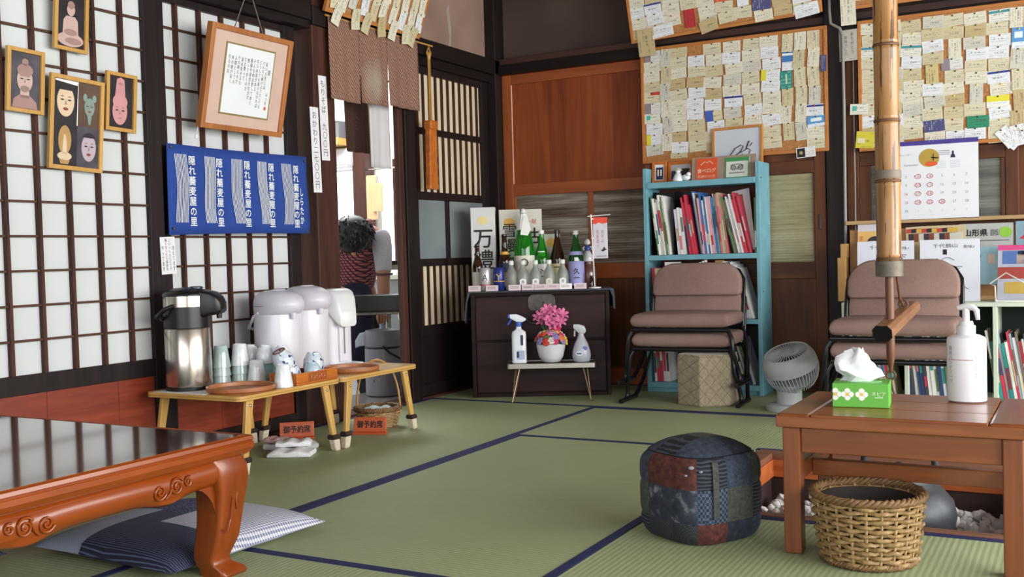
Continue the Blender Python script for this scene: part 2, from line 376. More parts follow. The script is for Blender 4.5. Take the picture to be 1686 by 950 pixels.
wood_door('door_6', 'brown wooden door with a pale reeded window beside the post', -2.18, -1.195, YB-.012, [(-1.545, -1.262)], M_reed2, (M_brown, M_brownx), .70, 1.17, seams=(-1.6,))
hd = part('finger_pull', box(-1.236, -1.222, YB-.046, YB-.04, .87, .95), plain('dark_pull', '#2a221e', .5), bpy.data.objects['door_6'], bevel=.004)
wood_door('door_7', 'wooden door behind the calendar with a grey reeded window', -1.09, -.28, YB+.012, [(-.97, -.36)], reeded('reeded_grey', '#5d605a', '#777a73', '#8a8d86'), (M_brown, M_brownx), .90, 1.19, seams=(-.7,))
wood_door('door_8', 'wooden door with a grey window at the end of the back wall', -.31, .62, YB+.032, [(-.24, .55)], reeded('reeded_grey_b', '#5d605a', '#777a73', '#8a8d86'), (M_brown, M_brownx), .93, 1.15, seams=(.2,))
struct('trim_13', 'pale wooden ledge below the grey windows', box(-1.09, .9, YB-.09, YB+.0, .885, .905), wood('pale_ledge', '#a88a5e', '#c8a878', 'X', .6, .5), bevel=.003)
# rest of the room, out of the photograph: right wall with wide windows, wall behind the camera, ceiling
struct('wall_right', 'plaster wall with wide windows', MB().bb(2.5, 2.6, -2.1, 5.75, -.05, .35).bb(2.5, 2.6, -2.1, 5.75, 2.1, 2.8).bb(2.5, 2.6, 5.2, 5.75, .35, 2.1).bb(2.5, 2.6, -2.1, -.5, .35, 2.1), M_plas)
struct('wall_front', 'plaster wall with windows behind the camera', MB().bb(-3.3, 2.6, -2.2, -2.1, -.05, .4).bb(-3.3, 2.6, -2.2, -2.1, 2.2, 2.8).bb(-3.3, -2.9, -2.2, -2.1, .4, 2.2).bb(2.1, 2.6, -2.2, -2.1, .4, 2.2), M_plas)
struct('ceiling', 'dark board ceiling', box(-3.3, 2.6, -2.2, 5.75, 2.8, 2.88), M_ceil)
# ================================================================== low lacquered table in front
M_lac = wood('orange_lacquer', '#742f06', '#98460b', 'Y', .7, .32, coat=.2, bump=.03)
M_lacx = wood('orange_lacquer_x', '#742f06', '#98460b', 'X', .7, .32, coat=.2, bump=.03)
M_lacz = wood('orange_lacquer_z', '#6c2b06', '#90420b', 'Z', .7, .34, coat=.2, bump=.03)
M_lactop = wood('dark_lacquer_top', '#3a1a12', '#5c2c20', 'Y', .5, .09, coat=.6, bump=.015)
zt = thing('low_table', 'low orange lacquered table with carved apron and dark glossy top', 'table', (-2.425, 1.525, 0))
HX, HY, TZ = .575, .44, .345
part('tabletop', box(-HX+.012, HX-.012, -HY+.012, HY-.012, TZ-.03, TZ), M_lactop, zt)
def ring_moulding(prof):
    """mitred frame: profile points (outward offset, z) swept round the rectangle"""
    m = MB(); rs = []
    for o, z in prof: rs.append([Vector((sx*(HX+o), sy*(HY+o), z)) for sx, sy in ((-1, -1), (1, -1), (1, 1), (-1, 1))])
    return m.loft(rs, cap=False)
part('top_rim', ring_moulding([(-.0125, TZ-.028), (-.0125, TZ+.0012), (-.010, TZ-.003), (-.006, TZ-.003), (-.002, TZ+.0005), (.002, TZ-.002), (.004, TZ-.010), (.0, TZ-.014), (.004, TZ-.018), (.004, TZ-.030), (-.006, TZ-.044), (-.012, TZ-.048), (-.05, TZ-.048)]), M_lac, zt)
ap = [(-.025, TZ-.048), (-.018, TZ-.055), (-.012, TZ-.066), (-.010, TZ-.08), (-.013, TZ-.094), (-.022, TZ-.106), (-.032, TZ-.112), (-.05, TZ-.112), (-.05, TZ-.048)]
def apron(L, wav):
    m = MB(); rs = []; n = 40
    for i in range(n+1):
        u = -L+2*L*i/n; k = abs(u)/L
        drop = .016*math.exp(-((k-.45)/.14)**2) - .012*math.exp(-((k-.98)/.08)**2)
        rs.append([Vector((u, o, z - (drop if z < TZ-.1 else drop*.25))) for o, z in ap])
    return m.loft(rs)
for rz, L, off, mt in ((0, HX-.03, HY, M_lacx), (180, HX-.03, HY, M_lacx), (90, HY-.03, HX, M_lacx), (-90, HY-.03, HX, M_lacx)):
    a = part('apron', apron(L, 0), mt, zt, smooth=35, rot=(0, 0, R(rz)), loc=(-off*math.sin(R(rz)), off*math.cos(R(rz)), 0))
    for c in (-.45, .45):
        m = MB(); sg = 1 if c > 0 else -1
        def spiral(cx, cz, r0, turns, ph, d):
            pts = []
            for i in range(int(turns*14)+1):
                t = i/14; r = r0*(1-t/(turns+.25)); an = ph+d*2*PI*t
                x_, z_ = cx+r*math.cos(an), cz+r*math.sin(an)
                pts.append((x_, -.0085-.011*abs((z_-(TZ-.08))/.03)**2*.6, z_))
            m.tube(pts, .0028, 6)
        b = c*L
        spiral(b-.036*sg, TZ-.086, .020, 1.7, R(200), 1); spiral(b+.014*sg, TZ-.083, .022, 1.8, R(150), -1); spiral(b+.049*sg, TZ-.078, .013, 1.4, R(120), -1)
        m.tube([(b-.018*sg, -.0125, TZ-.105), (b-.006*sg, -.0095, TZ-.093), (b+.002*sg, -.0095, TZ-.07)], .0028, 6)
        part('carved_scroll', m, M_lac, a, smooth=60)
# cabriole legs with an arched bracket towards each apron
def bracket():
    pl = [(0, TZ-.05), (0, TZ-.20)]+[(-.085*(1-math.cos(R(a)))-.0, TZ-.20+.095*math.sin(R(a))) for a in range(0, 91, 15)][1:]+[(-.12, TZ-.10), (-.12, TZ-.05)]
    return MB().prism(pl, -.014, .014).mesh('arch_bracket', M_lacz, 40)
brm = bracket()
for sx in (-1, 1):
    for sy in (-1, 1):
        o = ob('arch_bracket', brm, zt, (sx*(HX-.10), sy*(HY-.045), 0), (0, 0, 0)); o.scale.x = sx
        o = ob('arch_bracket', brm, zt, (sx*(HX-.045), sy*(HY-.10), 0), (0, 0, R(90))); o.scale.x = sy
def leg():
    m = MB(); rs = []
    for z, h, o in ((TZ-.048, .055, -.008), (TZ-.07, .055, .002), (TZ-.10, .053, .006), (TZ-.13, .048, .007), (.17, .044, .004), (.13, .042, .001), (.095, .041, -.003), (.065, .037, -.010), (.045, .033, -.014), (.03, .034, -.010), (.018, .041, .002), (.006, .044, .006), (0, .042, .004)):
        r = h*.28; cx = -.062+o
        pl = []
        for (sx, sy, a0) in ((1, 1, 0), (-1, 1, 90), (-1, -1, 180), (1, -1, 270)):
            for k in range(4):
                an = R(a0+30*k); pl.append(Vector((cx+sx*(h-r)+r*math.cos(an), cx+sy*(h-r)+r*math.sin(an), z)))
        rs.append(pl)
    return m.loft(rs)
lm = leg().mesh('leg', M_lacz, 50)
for sx, sy, rz in ((1, 1, 0), (-1, 1, 90), (-1, -1, 180), (1, -1, 270)):
    l = ob('leg', lm, zt, (sx*HX, sy*HY, 0), (0, 0, R(rz)))
    g = MB(); g.tube([(-.010, -.085, .20), (-.009, -.075, .21), (-.009, -.066, .20), (-.011, -.07, .15), (-.0125, -.085, .115), (-.0125, -.1, .125)], .0018, 5)
    g.tube([(-.010, -.045, .215), (-.0095, -.053, .19), (-.011, -.048, .165)], .0018, 5)
    part('carved_line', g, M_lac, l, smooth=60)

# ================================================================== floor cushions
def stripes(name, c0, c1, scale, ang=0, check=False, duty=.5):
    t = NT(name); v = t.coord('Object', (1, 1, 1), (0, 0, R(ang)))
    s = t.n('ShaderNodeSeparateXYZ'); t.L.new(v, s.inputs[0])
    a = t.math('LESS_THAN', t.math('FRACT', t.math('MULTIPLY', s.outputs[0], scale)), duty)
    if check:
        b = t.math('LESS_THAN', t.math('FRACT', t.math('MULTIPLY', s.outputs[1], scale)), duty); a = t.math('MULTIPLY', t.math('ADD', a, b), .5)
    t.bump(t.noise(v, 300, 2), .3, .001)
    return t.fin(t.mix(a, lin(c0), lin(c1)), .9)
def wavy(name, c0, c1):
    t = NT(name); w = t.n('ShaderNodeTexWave', wave_type='BANDS', bands_direction='Y'); t.L.new(t.coord('Object'), w.inputs[0])
    w.inputs['Scale'].default_value = 22; w.inputs['Distortion'].default_value = 9; w.inputs['Detail'].default_value = 1; w.inputs['Detail Scale'].default_value = 4
    return t.fin(t.ramp(w.outputs[1], [(.4, lin(c0)), (.6, lin(c1))]), .9)
M_pin = stripes('navy_pinstripe_cloth', '#23263c', '#5c6484', 150, 90, duty=.3)
M_ging = stripes('grey_gingham_cloth', '#e0e2ea', '#6c7192', 110, 3, True)
M_lightw = stripes('pale_blue_weave', '#a9b1c2', '#8890a6', 190, 40, True)
M_wavy = wavy('indigo_wave_cloth', '#23264a', '#55597c')
def pillow_pt(u, v, h, hh):
    e = max(0, 1-abs(u)**3.2)*max(0, 1-abs(v)**3.2); pin = 1-.05*(1-abs(u*v))*(abs(u)**6+abs(v)**6)
    return (u*h*pin, v*h*pin, .018+hh*e**.45, .018-.018*e**.3)
def patch(u0, u1, v0, v1, h, hh, n=12):
    m = MB(); top = []; vs = []; fs = []
    for i in range(n+1):
        for j in range(n+1):
            x_, y_, a, b = pillow_pt(u0+(u1-u0)*i/n, v0+(v1-v0)*j/n, h, hh); vs.append((x_, y_, a))
    N = (n+1)**2
    for i in range(n+1):
        for j in range(n+1):
            x_, y_, a, b = pillow_pt(u0+(u1-u0)*i/n, v0+(v1-v0)*j/n, h, hh); vs.append((x_, y_, min(b, a-.0005)))
    for i in range(n):
        for j in range(n):
            k = i*(n+1)+j; q = (k, k+n+1, k+n+2, k+1); fs.append(q); fs.append(tuple(N+z for z in reversed(q)))
    for k in range(n):
        for a, b in (((0)*(n+1)+k, k+1), (n*(n+1)+k, n*(n+1)+k+1), (k*(n+1), (k+1)*(n+1)), (k*(n+1)+n, (k+1)*(n+1)+n)): fs.append((a, b, N+b, N+a))
    return m.add(vs, fs)
zb = thing('floor_cushion', 'blue patchwork floor cushion beside the carved table leg', 'cushion', (-2.235, 2.09, .003), R(-3), 'zabuton floor cushions')
for a, mt in (((-1, .02, .05, 1), M_wavy), ((.02, 1, -.3, 1), M_ging), ((-1, -.35, -1, .05), M_lightw), ((-.35, 1, -1, -.3), M_pin), ((-.35, .02, -.3, .05), M_pin)):
    part('cloth_patch', patch(*a, .28, .055), mt, zb, smooth=60)
zb2 = thing('floor_cushion', 'navy pinstriped floor cushion under the low table', 'cushion', (-2.80, 1.50, .003), R(-3), 'zabuton floor cushions')
part('cushion_cover', patch(-1, 1, -1, 1, .26, .06, 24), M_pin, zb2, smooth=60)

# ================================================================== bamboo folding tables and what stands on them
M_bam = wood('pale_bamboo_strip', '#b98d48', '#d8ae66', 'Y', .6, .35, coat=.2)
M_bamz = wood('pale_bamboo_leg', '#b98d48', '#d8ae66', 'Z', .6, .35, coat=.2)
M_felt = fabric('cream_felt', '#c2b49c', '#ddd2bd', 200, .95)
M_rope = fabric('dark_cord', '#1d1412', '#3c2a22', 300, .9)
M_bolt = plain('nickel', '#d0ccc4', .25, 1, var=.02)
TT = .295
def bamboo_table(label, y0, y1):
    x0, x1 = -3.165, -2.675; t = thing('folding_table', label, 'table', ((x0+x1)/2, (y0+y1)/2, 0), 0, 'folding bamboo tables')
    hx, hy = (x1-x0)/2, (y1-y0)/2; r = .03
    pl = rrect(-hx, hx, -hy, hy, r)
    top = MB().loft([[Vector((a, b, TT-.02)) for a, b in pl], [Vector((a, b, TT)) for a, b in pl]])
    part('tabletop', top, M_bam, t, bevel=.003)
    for i, z in enumerate((TT-.011,)): part('edge_line', MB().tube([(a*1.0006, b*1.0006, z) for a, b in pl], .0008, 4, True), plain('bamboo_node', '#8a6330', .5), t)
    for sx in (-1, 1):
        for sy in (-1, 1):
            p = Vector((sx*(hx-.03), sy*(hy-.075), TT-.02)); q = Vector((sx*(hx-.02), sy*(hy-.025), .0)); d = (q-p)
            def sec(f, w=.015, w2=.0085): c = p+d*f; return [c+Vector((a*w2, b*w, 0)) for a, b in ((-1, -1), (1, -1), (1, 1), (-1, 1))]
            l = part('leg', MB().loft([sec(0, .019, .0085), sec(.55), sec(.86, .012)]), M_bamz, t, bevel=.003)
            part('felt_foot', MB().loft([sec(.80, .015, .011), sec(.84, .018, .015), sec(.97, .016, .014), sec(1.0, .014, .012)]), M_felt, l, bevel=.004)
            part('cord_binding', MB().loft([sec(.755, .019, .015), sec(.785, .022, .018), sec(.81, .022, .018), sec(.83, .019, .015)]), M_rope, l, bevel=.003)
            part('bolt', MB().sphere(p+d*.08+Vector((sx*.0095, 0, 0)), .006, 8, 6), M_bolt, l, smooth=60)
    return t
bamboo_table('pale bamboo folding table carrying the steel air pot and cups', 2.79, 3.375)
bamboo_table('pale bamboo folding table carrying the white hot-water pots', 3.385, 3.935)
cl = part('paper_sheet', box(-3.12, -2.86, 2.792, 3.04, TT, TT+.0015), plain('white_sheet', '#e2e2e2', .8), None)
tag(cl, 'thin white sheet under the steel air pot', 'sheet')

M_steel = NT('brushed_steel'); _v = M_steel.coord('Object', (1, 1, .02)); M_steel = M_steel.fin(lin('#c9c2b8'), .24, 1)
M_blk = plain('black_plastic', '#141315', .35, var=.03)
ap_ = thing('air_pot', 'stainless steel air pot with black lid and spout', 'air pot', (-3.045, 2.905, TT+.0015), R(25))
part('base_ring', MB().lathe([(.085, 0), (.09, .002), (.09, .014), (.086, .016)], 40), M_blk, ap_, smooth=40)
part('body', MB().lathe([(.086, .016), (.087, .02), (.087, .232), (.083, .238)], 48), M_steel, ap_, smooth=40)
part('shoulder', MB().lathe([(.083, .236), (.0875, .24), (.0875, .318), (.084, .32)], 48), M_blk, ap_, smooth=40)
part('neck_band', MB().lathe([(.084, .318), (.0875, .32), (.0875, .362), (.084, .363)], 48), M_steel, ap_, smooth=40)
part('lid', MB().lathe([(.0885, .361), (.089, .366), (.084, .374), (.07, .384), (.04, .392), (0, .395)], 48), M_blk, ap_, smooth=40)
sp = MB()
def rr_sec(x_, hw, z0, z1, r=.012): return [Vector((x_, a, b)) for a, b in rrect(-hw, hw, z0, z1, r, 3)]
sp.loft([rr_sec(.02, .045, .28, .388), rr_sec(.07, .05, .276, .383), rr_sec(.11, .048, .285, .374), rr_sec(.135, .042, .29, .356), rr_sec(.146, .035, .296, .338)])
part('pump_head', sp, M_blk, ap_, smooth=50)
part('spout', MB().cyl((.128, 0, .292), (.128, 0, .272), .011, .010), M_blk, ap_, smooth=50)
part('push_button', MB().lathe([(.026, 0), (.026, .006), (.02, .009)], 20, (.04, 0, .388)), plain('grey_button', '#3a3a3e', .3), ap_, smooth=40)
part('carry_handle', MB().tube([(-.02, -.088, .325), (-.045, -.098, .315), (-.085, -.085, .285), (-.105, 0, .268), (-.085, .085, .285), (-.045, .098, .315), (-.02, .088, .325)], .0085, 8), M_blk, ap_, smooth=60)

def glaze(name, c0, c1, spots=None):
    t = NT(name); v = t.coord('Object'); n = t.noise(v, 25, 3); col = t.ramp(n, [(.35, lin(c0)), (.65, lin(c1))])
    if spots: col = t.mix(t.math('GREATER_THAN', t.noise(v, 55, 1), .60), col, lin(spots))
    return t.fin(col, .16, coat=.4)
M_cel = glaze('celadon_glaze', '#9fb6b6', '#b9cbc9'); M_wht = glaze('white_glaze', '#d7dde2', '#e9edf0'); M_patt = glaze('blue_pattern_glaze', '#c5d2dd', '#dbe4ea', '#3c4a78')
M_grn = glaze('green_glaze', '#86a9a6', '#a4c1bb'); M_pbl = glaze('pale_blue_glaze', '#adc3d3', '#c6d6e0')
def cup_mesh(nm, mt, rr_=.038, rb=.025, h=.088, rnd=0):
    """upside-down cup: wide rim at the bottom, foot ring on top"""
    if rnd: pr = [(rr_-.003, 0), (rr_, .001), (rr_*1.04, h*.25), (rr_*.98, h*.6), (rr_*.72, h*.9), (rb, h*.93), (rb, h), (rb-.004, h), (rb-.004, h-.004), (0, h-.004)]
    else: pr = [(rr_-.003, 0), (rr_, .001), (rr_-.0015, h*.12), (rr_*.4+rb*.6, h*.6), (rb+.001, h-.003), (rb-.001, h), (rb-.004, h), (rb-.005, h-.002), (0, h-.002)]
    return MB().lathe(pr, 28, cap=False).mesh(nm, mt, 45)
CM = {k: cup_mesh('tea_cup', v, rnd=r_) for k, v, r_ in (('cel', M_cel, 0), ('wht', M_wht, 0))}
CM['rw'] = cup_mesh('tea_cup', M_wht, .036, .02, .075, 1); CM['rg'] = cup_mesh('tea_cup', M_grn, .04, .022, .08, 1); CM['rp'] = cup_mesh('tea_cup', M_patt, .041, .027, .075, 1); CM['rb'] = cup_mesh('tea_cup', M_pbl, .034, .02, .068, 1)
def cup(kind, x_, y_, z_, label, rot=(0, 0, 0)): return tag(ob('tea_cup', CM[kind], None, (x_, y_, z_), rot), label, 'cup', 'upside-down tea cups on the bamboo table')
for k, w in enumerate(('bottom', 'middle', 'top')):
    cup('cel', -3.04, 3.072, TT+.0335*k, 'celadon cup, %s of the stack nearest the steel air pot' % w)
    cup('wht' if k == 2 else 'cel', -3.018, 3.155, TT+.0335*k, 'pale upside-down cup, %s of the second stack beside the air pot' % w)
cup('wht', -2.94, 3.165, TT, 'single white upside-down cup behind the round tray')
cup('wht', -2.716, 3.07, TT, 'white upside-down cup standing alone at the table edge')
for n_, (x_, y_) in zip(('first', 'second', 'third'), ((-3.062, 3.262), (-2.976, 3.258), (-2.888, 3.262))):
    cup('rg', x_, y_, TT, 'green round cup carrying a white one, %s in the row before the pots' % n_)
    cup('rw', x_, y_, TT+.066, 'round white cup on a green one, %s in the row before the pots' % n_)
# orange slotted tray with patterned cups
tb = thing('wooden_tray', 'small orange wooden box tray with carved side holding patterned cups', 'tray', (-2.755, 3.237, TT), 0)
M_otr = wood('orange_tray_wood', '#a4541c', '#cf7a30', 'Y', 1, .35)
for a in ((-.07, .07, -.125, .125, 0, .008), (.062, .07, -.125, .125, .008, .046), (-.07, -.062, -.125, .125, .008, .046), (-.062, .062, -.125, -.117, .008, .046), (-.062, .062, .117, .125, .008, .046)):
    part('tray_side', box(*a), M_otr, tb, bevel=.002)
part('carved_panel', box(.069, .0718, -.055, .055, .008, .042), wood('carved_brown', '#84401c', '#a85a28', 'Y', 1, .5), tb)
for k in (-.03, 0, .03): part('carved_rosette', MB().tube([(.072, k+.01*math.cos(i*PI/6), .025+.01*math.sin(i*PI/6)) for i in range(12)], .0022, 5, True), M_otr, tb)
cup('rp', -2.772, 3.182, TT+.024, 'lower blue-patterned cup leaning out of the orange tray', (R(26), R(-8), 0))
cup('rp', -2.778, 3.163, TT+.064, 'upper blue-patterned cup leaning out of the orange tray, brown foot ring showing', (R(26), R(-8), 0))
part('foot_ring', MB().tube([(.024*math.cos(i*PI/8), .024*math.sin(i*PI/8), .075) for i in range(16)], .003, 6, True), plain('bare_clay', '#7a4a3c', .8), bpy.context.scene.objects[-1] if False else [o for o in COL.objects if o.get('label', '').startswith('upper blue-patterned')][0])
cup('rb', -2.732, 3.262, TT+.008, 'small plain pale blue cup in the orange tray'); cup('rp', -2.775, 3.322, TT+.008, 'lower patterned cup at the far end of the orange tray'); cup('rp', -2.775, 3.322, TT+.034, 'upper patterned cup at the far end of the orange tray')
M_tray = wood('turned_tray_wood', '#8f5230', '#b87848', 'Y', .7, .4)
def round_tray(label, x_, y_, r_):
    t = thing('round_tray', label, 'tray', (x_, y_, TT+.0003), 0, 'round wooden trays')
    part('tray_base', MB().lathe([(r_*.93, 0), (r_*.97, .006), (r_*.9, .007), (0, .007)], 48), M_tray, t, smooth=40)
    part('tray_rim', MB().lathe([(r_*.95, .003), (r_, .008), (r_, .021), (r_*.97, .0225), (r_*.935, .020), (r_*.92, .007)], 48, cap=False), M_tray, t, smooth=40)
round_tray('round wooden tray before the cup stacks', -2.803, 2.93, .128); round_tray('round wooden tray before the white pots', -2.795, 3.60, .118)

# white hot-water pots
M_pw = plain('pot_white', '#dedce4', .3, var=.015, coat=.2); M_pl = plain('pot_lid_white', '#d2cfda', .35, var=.02)
M_grey = plain('print_grey', '#7c7c88', .5); M_ored = plain('print_orange', '#d9552c', .5)
def hot_pot(label, x_, y_, rz, h=.365, r_=.104):
    t = thing('hot_water_pot', label, 'hot water pot', (x_, y_, TT), R(rz), 'white hot-water pots')
    part('base_ring', MB().lathe([(r_*.93, 0), (r_*.97, .004), (r_*.97, .016)], 40), M_pl, t, smooth=40)
    part('body', MB().lathe([(r_*.96, .014), (r_, .024), (r_, h*.70), (r_*.985, h*.715)], 48), M_pw, t, smooth=40)
    m = MB(); rs = []
    for z, k, e in ((h*.712, .98, 0), (h*.73, .995, .012), (h*.80, 1.01, .026), (h*.86, 1.0, .026), (h*.92, .94, .018), (h*.965, .76, .010), (h*.99, .5, 0), (h, .15, 0)):
        ring = []
        for j in range(40):
            an = 2*PI*j/40; q = r_*k+e*max(0, math.cos(an))**3*1.6; ring.append(Vector((q*math.cos(an), q*math.sin(an)*.98, z)))
        rs.append(ring)
    part('lid', m.loft(rs), M_pl, t, smooth=50)
    part('lid_seam', MB().tube([(r_*1.008*math.cos(2*PI*j/40)+.040*max(0, math.cos(2*PI*j/40))**3, r_*.99*math.sin(2*PI*j/40), h*.815) for j in range(40)], .0012, 4, True), M_grey, t)
    part('spout', MB().cyl((r_+.012, 0, h*.73), (r_+.012, 0, h*.665), .014, .012), M_pl, t, smooth=50)
    part('push_plate', MB().lathe([(.03, 0), (.03, .004), (.024, .007)], 20, (.015, 0, h*.985), .8, 1.2), M_pw, t, smooth=40)
    part('carry_handle', MB().tube([(0, -r_*.96, h*.74), (-.03, -r_*.98, h*.70), (-.09, -r_*.85, h*.56), (-.112, 0, h*.50), (-.09, r_*.85, h*.56), (-.03, r_*.98, h*.70), (0, r_*.96, h*.74)], .007, 8), M_pw, t, smooth=60)
    return t
hot_pot('white hot-water pot nearest the cups, carry handle hanging down', -3.04, 3.412, -12, .365, .1)
p2 = hot_pot('white hot-water pot in the middle of the three', -3.055, 3.615, -14, .375, .1)
# tall dispenser pot at the doorway end
t = thing('hot_water_dispenser', 'white dispenser pot with overhanging spout head and small red emblem', 'hot water pot', (-3.065, 3.80, TT), R(-8))
part('body', MB().loft([[Vector((a, b, z)) for a, b in rrect(-.075, .075, -.078, .078, .04, 5)] for z in (0, .30)]), M_pw, t, smooth=50)
hd_ = MB(); hd_.loft([rr_sec(-.09, .085, .27, .335, .03), rr_sec(-.03, .09, .262, .352, .03), rr_sec(.05, .085, .25, .353, .03), rr_sec(.085, .068, .205, .345, .025), rr_sec(.105, .058, .185, .32, .02), rr_sec(.118, .05, .18, .25, .018)])
part('spout_head', hd_, plain('dispenser_head', '#dcdfe0', .35, var=.02), t, smooth=50)
part('gauge_column', box(.07, .088, -.028, .028, .018, .2), M_pw, t, bevel=.006)
part('gauge_slot', box(.0875, .0885, -.006, .004, .055, .175), M_grey, t)
part('spout', MB().cyl((.103, 0, .19), (.103, 0, .175), .012, .01), M_pl, t, smooth=50)
part('foot_plate', MB().loft([[Vector((a, b, z)) for a, b in rrect(-.08, .145, -.08, .08, .035, 5)] for z in (0, .012)]), M_pw, t, bevel=.004)
part('emblem', MB().prism([(0, 0), (-.02, .016), (-.022, -.012)], -.0792, -.0782), M_ored, t, loc=(.012, 0, .205))
part('emblem_ring', MB().tube([(.024+.008*math.cos(i*PI/6), -.0787, .2+.008*math.sin(i*PI/6)) for i in range(12)], .0016, 5, True), M_grey, t)
part('emblem_line', box(-.012, .04, -.0792, -.0782, .17, .172), M_grey, t)

# reserved signs, towels, basket below the tables
M_sign = wood('red_orange_sign_wood', '#a8431c', '#cf6230', 'X', 1, .4); M_ink = plain('black_ink', '#141214', .6, var=.02)
def reserved_sign(label, x_, y_, rz):
    t = thing('reserved_sign', label, 'sign', (x_, y_, 0), R(rz), 'wooden reserved signs')
    part('sign_base', box(-.076, .076, -.02, .03, 0, .01), M_sign, t, bevel=.002)
    p = part('sign_board', box(-.074, .074, -.005, .005, 0, .066), M_sign, t, bevel=.002, loc=(0, .002, .009), rot=(R(-12), 0, 0))
    text('御予約席', .036, M_ink, p, (0, -.0058, .034), offset=.025, fit=(.118, .034))
reserved_sign('orange wooden reserved sign in front of the handled basket', -2.80, 3.72, 22)
reserved_sign('orange wooden reserved sign beside the folded towels', -3.03, 3.50, 40)
M_tow = fabric('white_towelling', '#d5d5da', '#efeff2', 180, .95, .6)
def folded(label, x_, y_, z_, sx, sy, h, rz, mt=None):
    m = MB(); rs = []; n = 14
    for i in range(n+1):
        u = -1+2*i/n; k = 1-.12*u*u; e = (1-abs(u)**8); w = .004*math.sin(u*7+x_*90)
        rs.append([Vector((u*sx/2, b*sy/2*k, max(0, c*h*(.7+.3*e)+w*c))) for b, c in ((-1, .15), (-1.02, .5), (-.97, .85), (-.8, 1), (-.2, 1.06), (.4, 1), (.85, .95), (.98, .8), (1.02, .5), (1, .15), (.9, 0), (-.9, 0))])
    m.loft(rs)
    return tag(part('folded_towel', m, mt or M_tow, None, smooth=50, loc=(x_, y_, z_), rot=(0, 0, R(rz))), label, 'towel', 'folded towels on the mat')
folded('white folded towel lying lowest on the mat, under the bamboo table', -2.80, 3.20, .001, .17, .13, .026, 25)
folded('white folded towel farther in under the bamboo table', -2.90, 3.31, .001, .2, .12, .03, 10)
folded('white folded towel on top of the pile', -2.83, 3.25, .031, .14, .10, .022, 35)
folded('pinkish folded cloth on the towel pile', -2.93, 3.27, .033, .12, .08, .018, 5, fabric('pink_towelling', '#b08a8a', '#c9a8a6', 180, .95, .6))

def wicker_wall(r0, r1, h, nst, rows, rt, sx=1, sy=1, phase=0, z0=.006, wob=0):
    """horizontal withies woven in and out of upright stakes"""
    m = MB(); n = nst*4
    for k in range(rows):
        f = (k+.5)/rows; z = z0+f*h; r_ = r0+(r1-r0)*f**.8; rnd = random.Random(k*7+nst)
        pts = []
        for i in range(n):
            a = 2*PI*i/n; s_ = math.cos(PI*i/2+(PI if k % 2 else 0)) if False else math.cos(nst/2*a+(PI if k % 2 else 0))
            pts.append(((r_+s_*rt*1.15)*sx*math.cos(a), (r_+s_*rt*1.15)*sy*math.sin(a), z+rnd.uniform(-wob, wob)))
        m.tube(pts, rt*rnd.uniform(.85, 1.1), 6, True)
    return m
def stakes(r0, r1, h, nst, rt, sx=1, sy=1):
    m = MB()
    for i in range(nst):
        a = 2*PI*i/nst
        m.tube([((r0+(r1-r0)*f**.8)*sx*math.cos(a), (r0+(r1-r0)*f**.8)*sy*math.sin(a), .004+h*f) for f in (0, .35, .7, 1.04)], rt, 5)
    return m
def braid(r_, z, rt, n, sx=1, sy=1, strands=3, amp=1.3):
    m = MB()
    for s_ in range(strands):
        pts = []
        for i in range(n):
            a = 2*PI*i/n; ph = n/4*a+2*PI*s_/strands
            pts.append(((r_+math.cos(ph)*rt*amp)*sx*math.cos(a), (r_+math.cos(ph)*rt*amp)*sy*math.sin(a), z+math.sin(ph)*rt*amp))
        m.tube(pts, rt, 6, True)
    return m
M_wick = wood('willow_wicker', '#8a6c44', '#c2a372', 'Z', 2, .6); M_wickd = wood('dark_wicker', '#5c4228', '#8d6b43', 'Z', 2, .6); M_ratt = wood('rattan_handle', '#a87838', '#c99a58', 'Z', 2, .4)
t = thing('handled_basket', 'small round wicker basket with arched handle under the bamboo table', 'basket', (-2.885, 3.90, 0), R(20))
part('wicker_wall', wicker_wall(.082, .098, .075, 22, 10, .0038), M_wick, t, smooth=60); part('wicker_base', MB().lathe([(0, .0), (.084, 0), (.084, .006)], 28), M_wickd, t)
part('wicker_rim', braid(.102, .088, .0062, 72), M_wickd, t, smooth=60)
part('arched_handle', MB().tube([(.104*math.cos(R(a)), .01, .06+.25*math.sin(R(a))**.8) for a in range(0, 181, 10)], .0055, 8), M_ratt, t, smooth=60)
o = folded('pale blue cloth folded inside the handled basket', -2.885, 3.90, .074, .13, .11, .018, 30, fabric('pale_blue_towel', '#aebfc4', '#c6d3d6', 180, .95, .6))
# ================================================================== dark chest set across the corner
CA = R(26.4); CP = Vector((-2.958, 4.876, 0)); CU = Vector((math.cos(CA), math.sin(CA), 0)); CV = Vector((-math.sin(CA), math.cos(CA), 0))
def cpt(u, v, z=0): p = CP+CU*u+CV*v; return (p.x, p.y, z)
M_chest = wood('dark_chest_wood', '#130b0c', '#2c1b19', 'X', .6, .5, spec=.15); M_chestf = wood('dark_chest_front', '#190d0d', '#3a2020', 'X', .6, .45, spec=.2)
M_iron = plain('black_iron', '#57504e', .6, .3, var=.15, vs=40, bump=.3, bs=80)
M_dcloth = fabric('dark_grey_cloth', '#33363c', '#4d5258', 200, .95)
CZ = .575
ch = thing('wooden_chest', 'old dark wooden chest with iron lock plate across the corner', 'chest', tuple(CP), CA)
part('chest_body', MB().bb(0, .76, .012, .40, 0, CZ).bb(0, .022, 0, .012, 0, CZ).bb(.738, .76, 0, .012, 0, CZ).bb(.022, .738, 0, .012, 0, .02).bb(.022, .738, 0, .012, CZ-.018, CZ), M_chest, ch, bevel=.003)
for z0, z1 in ((.312, .553), (.024, .304)): part('drawer_front', box(.026, .734, .003, .014, z0, z1), M_chestf, ch, bevel=.004)
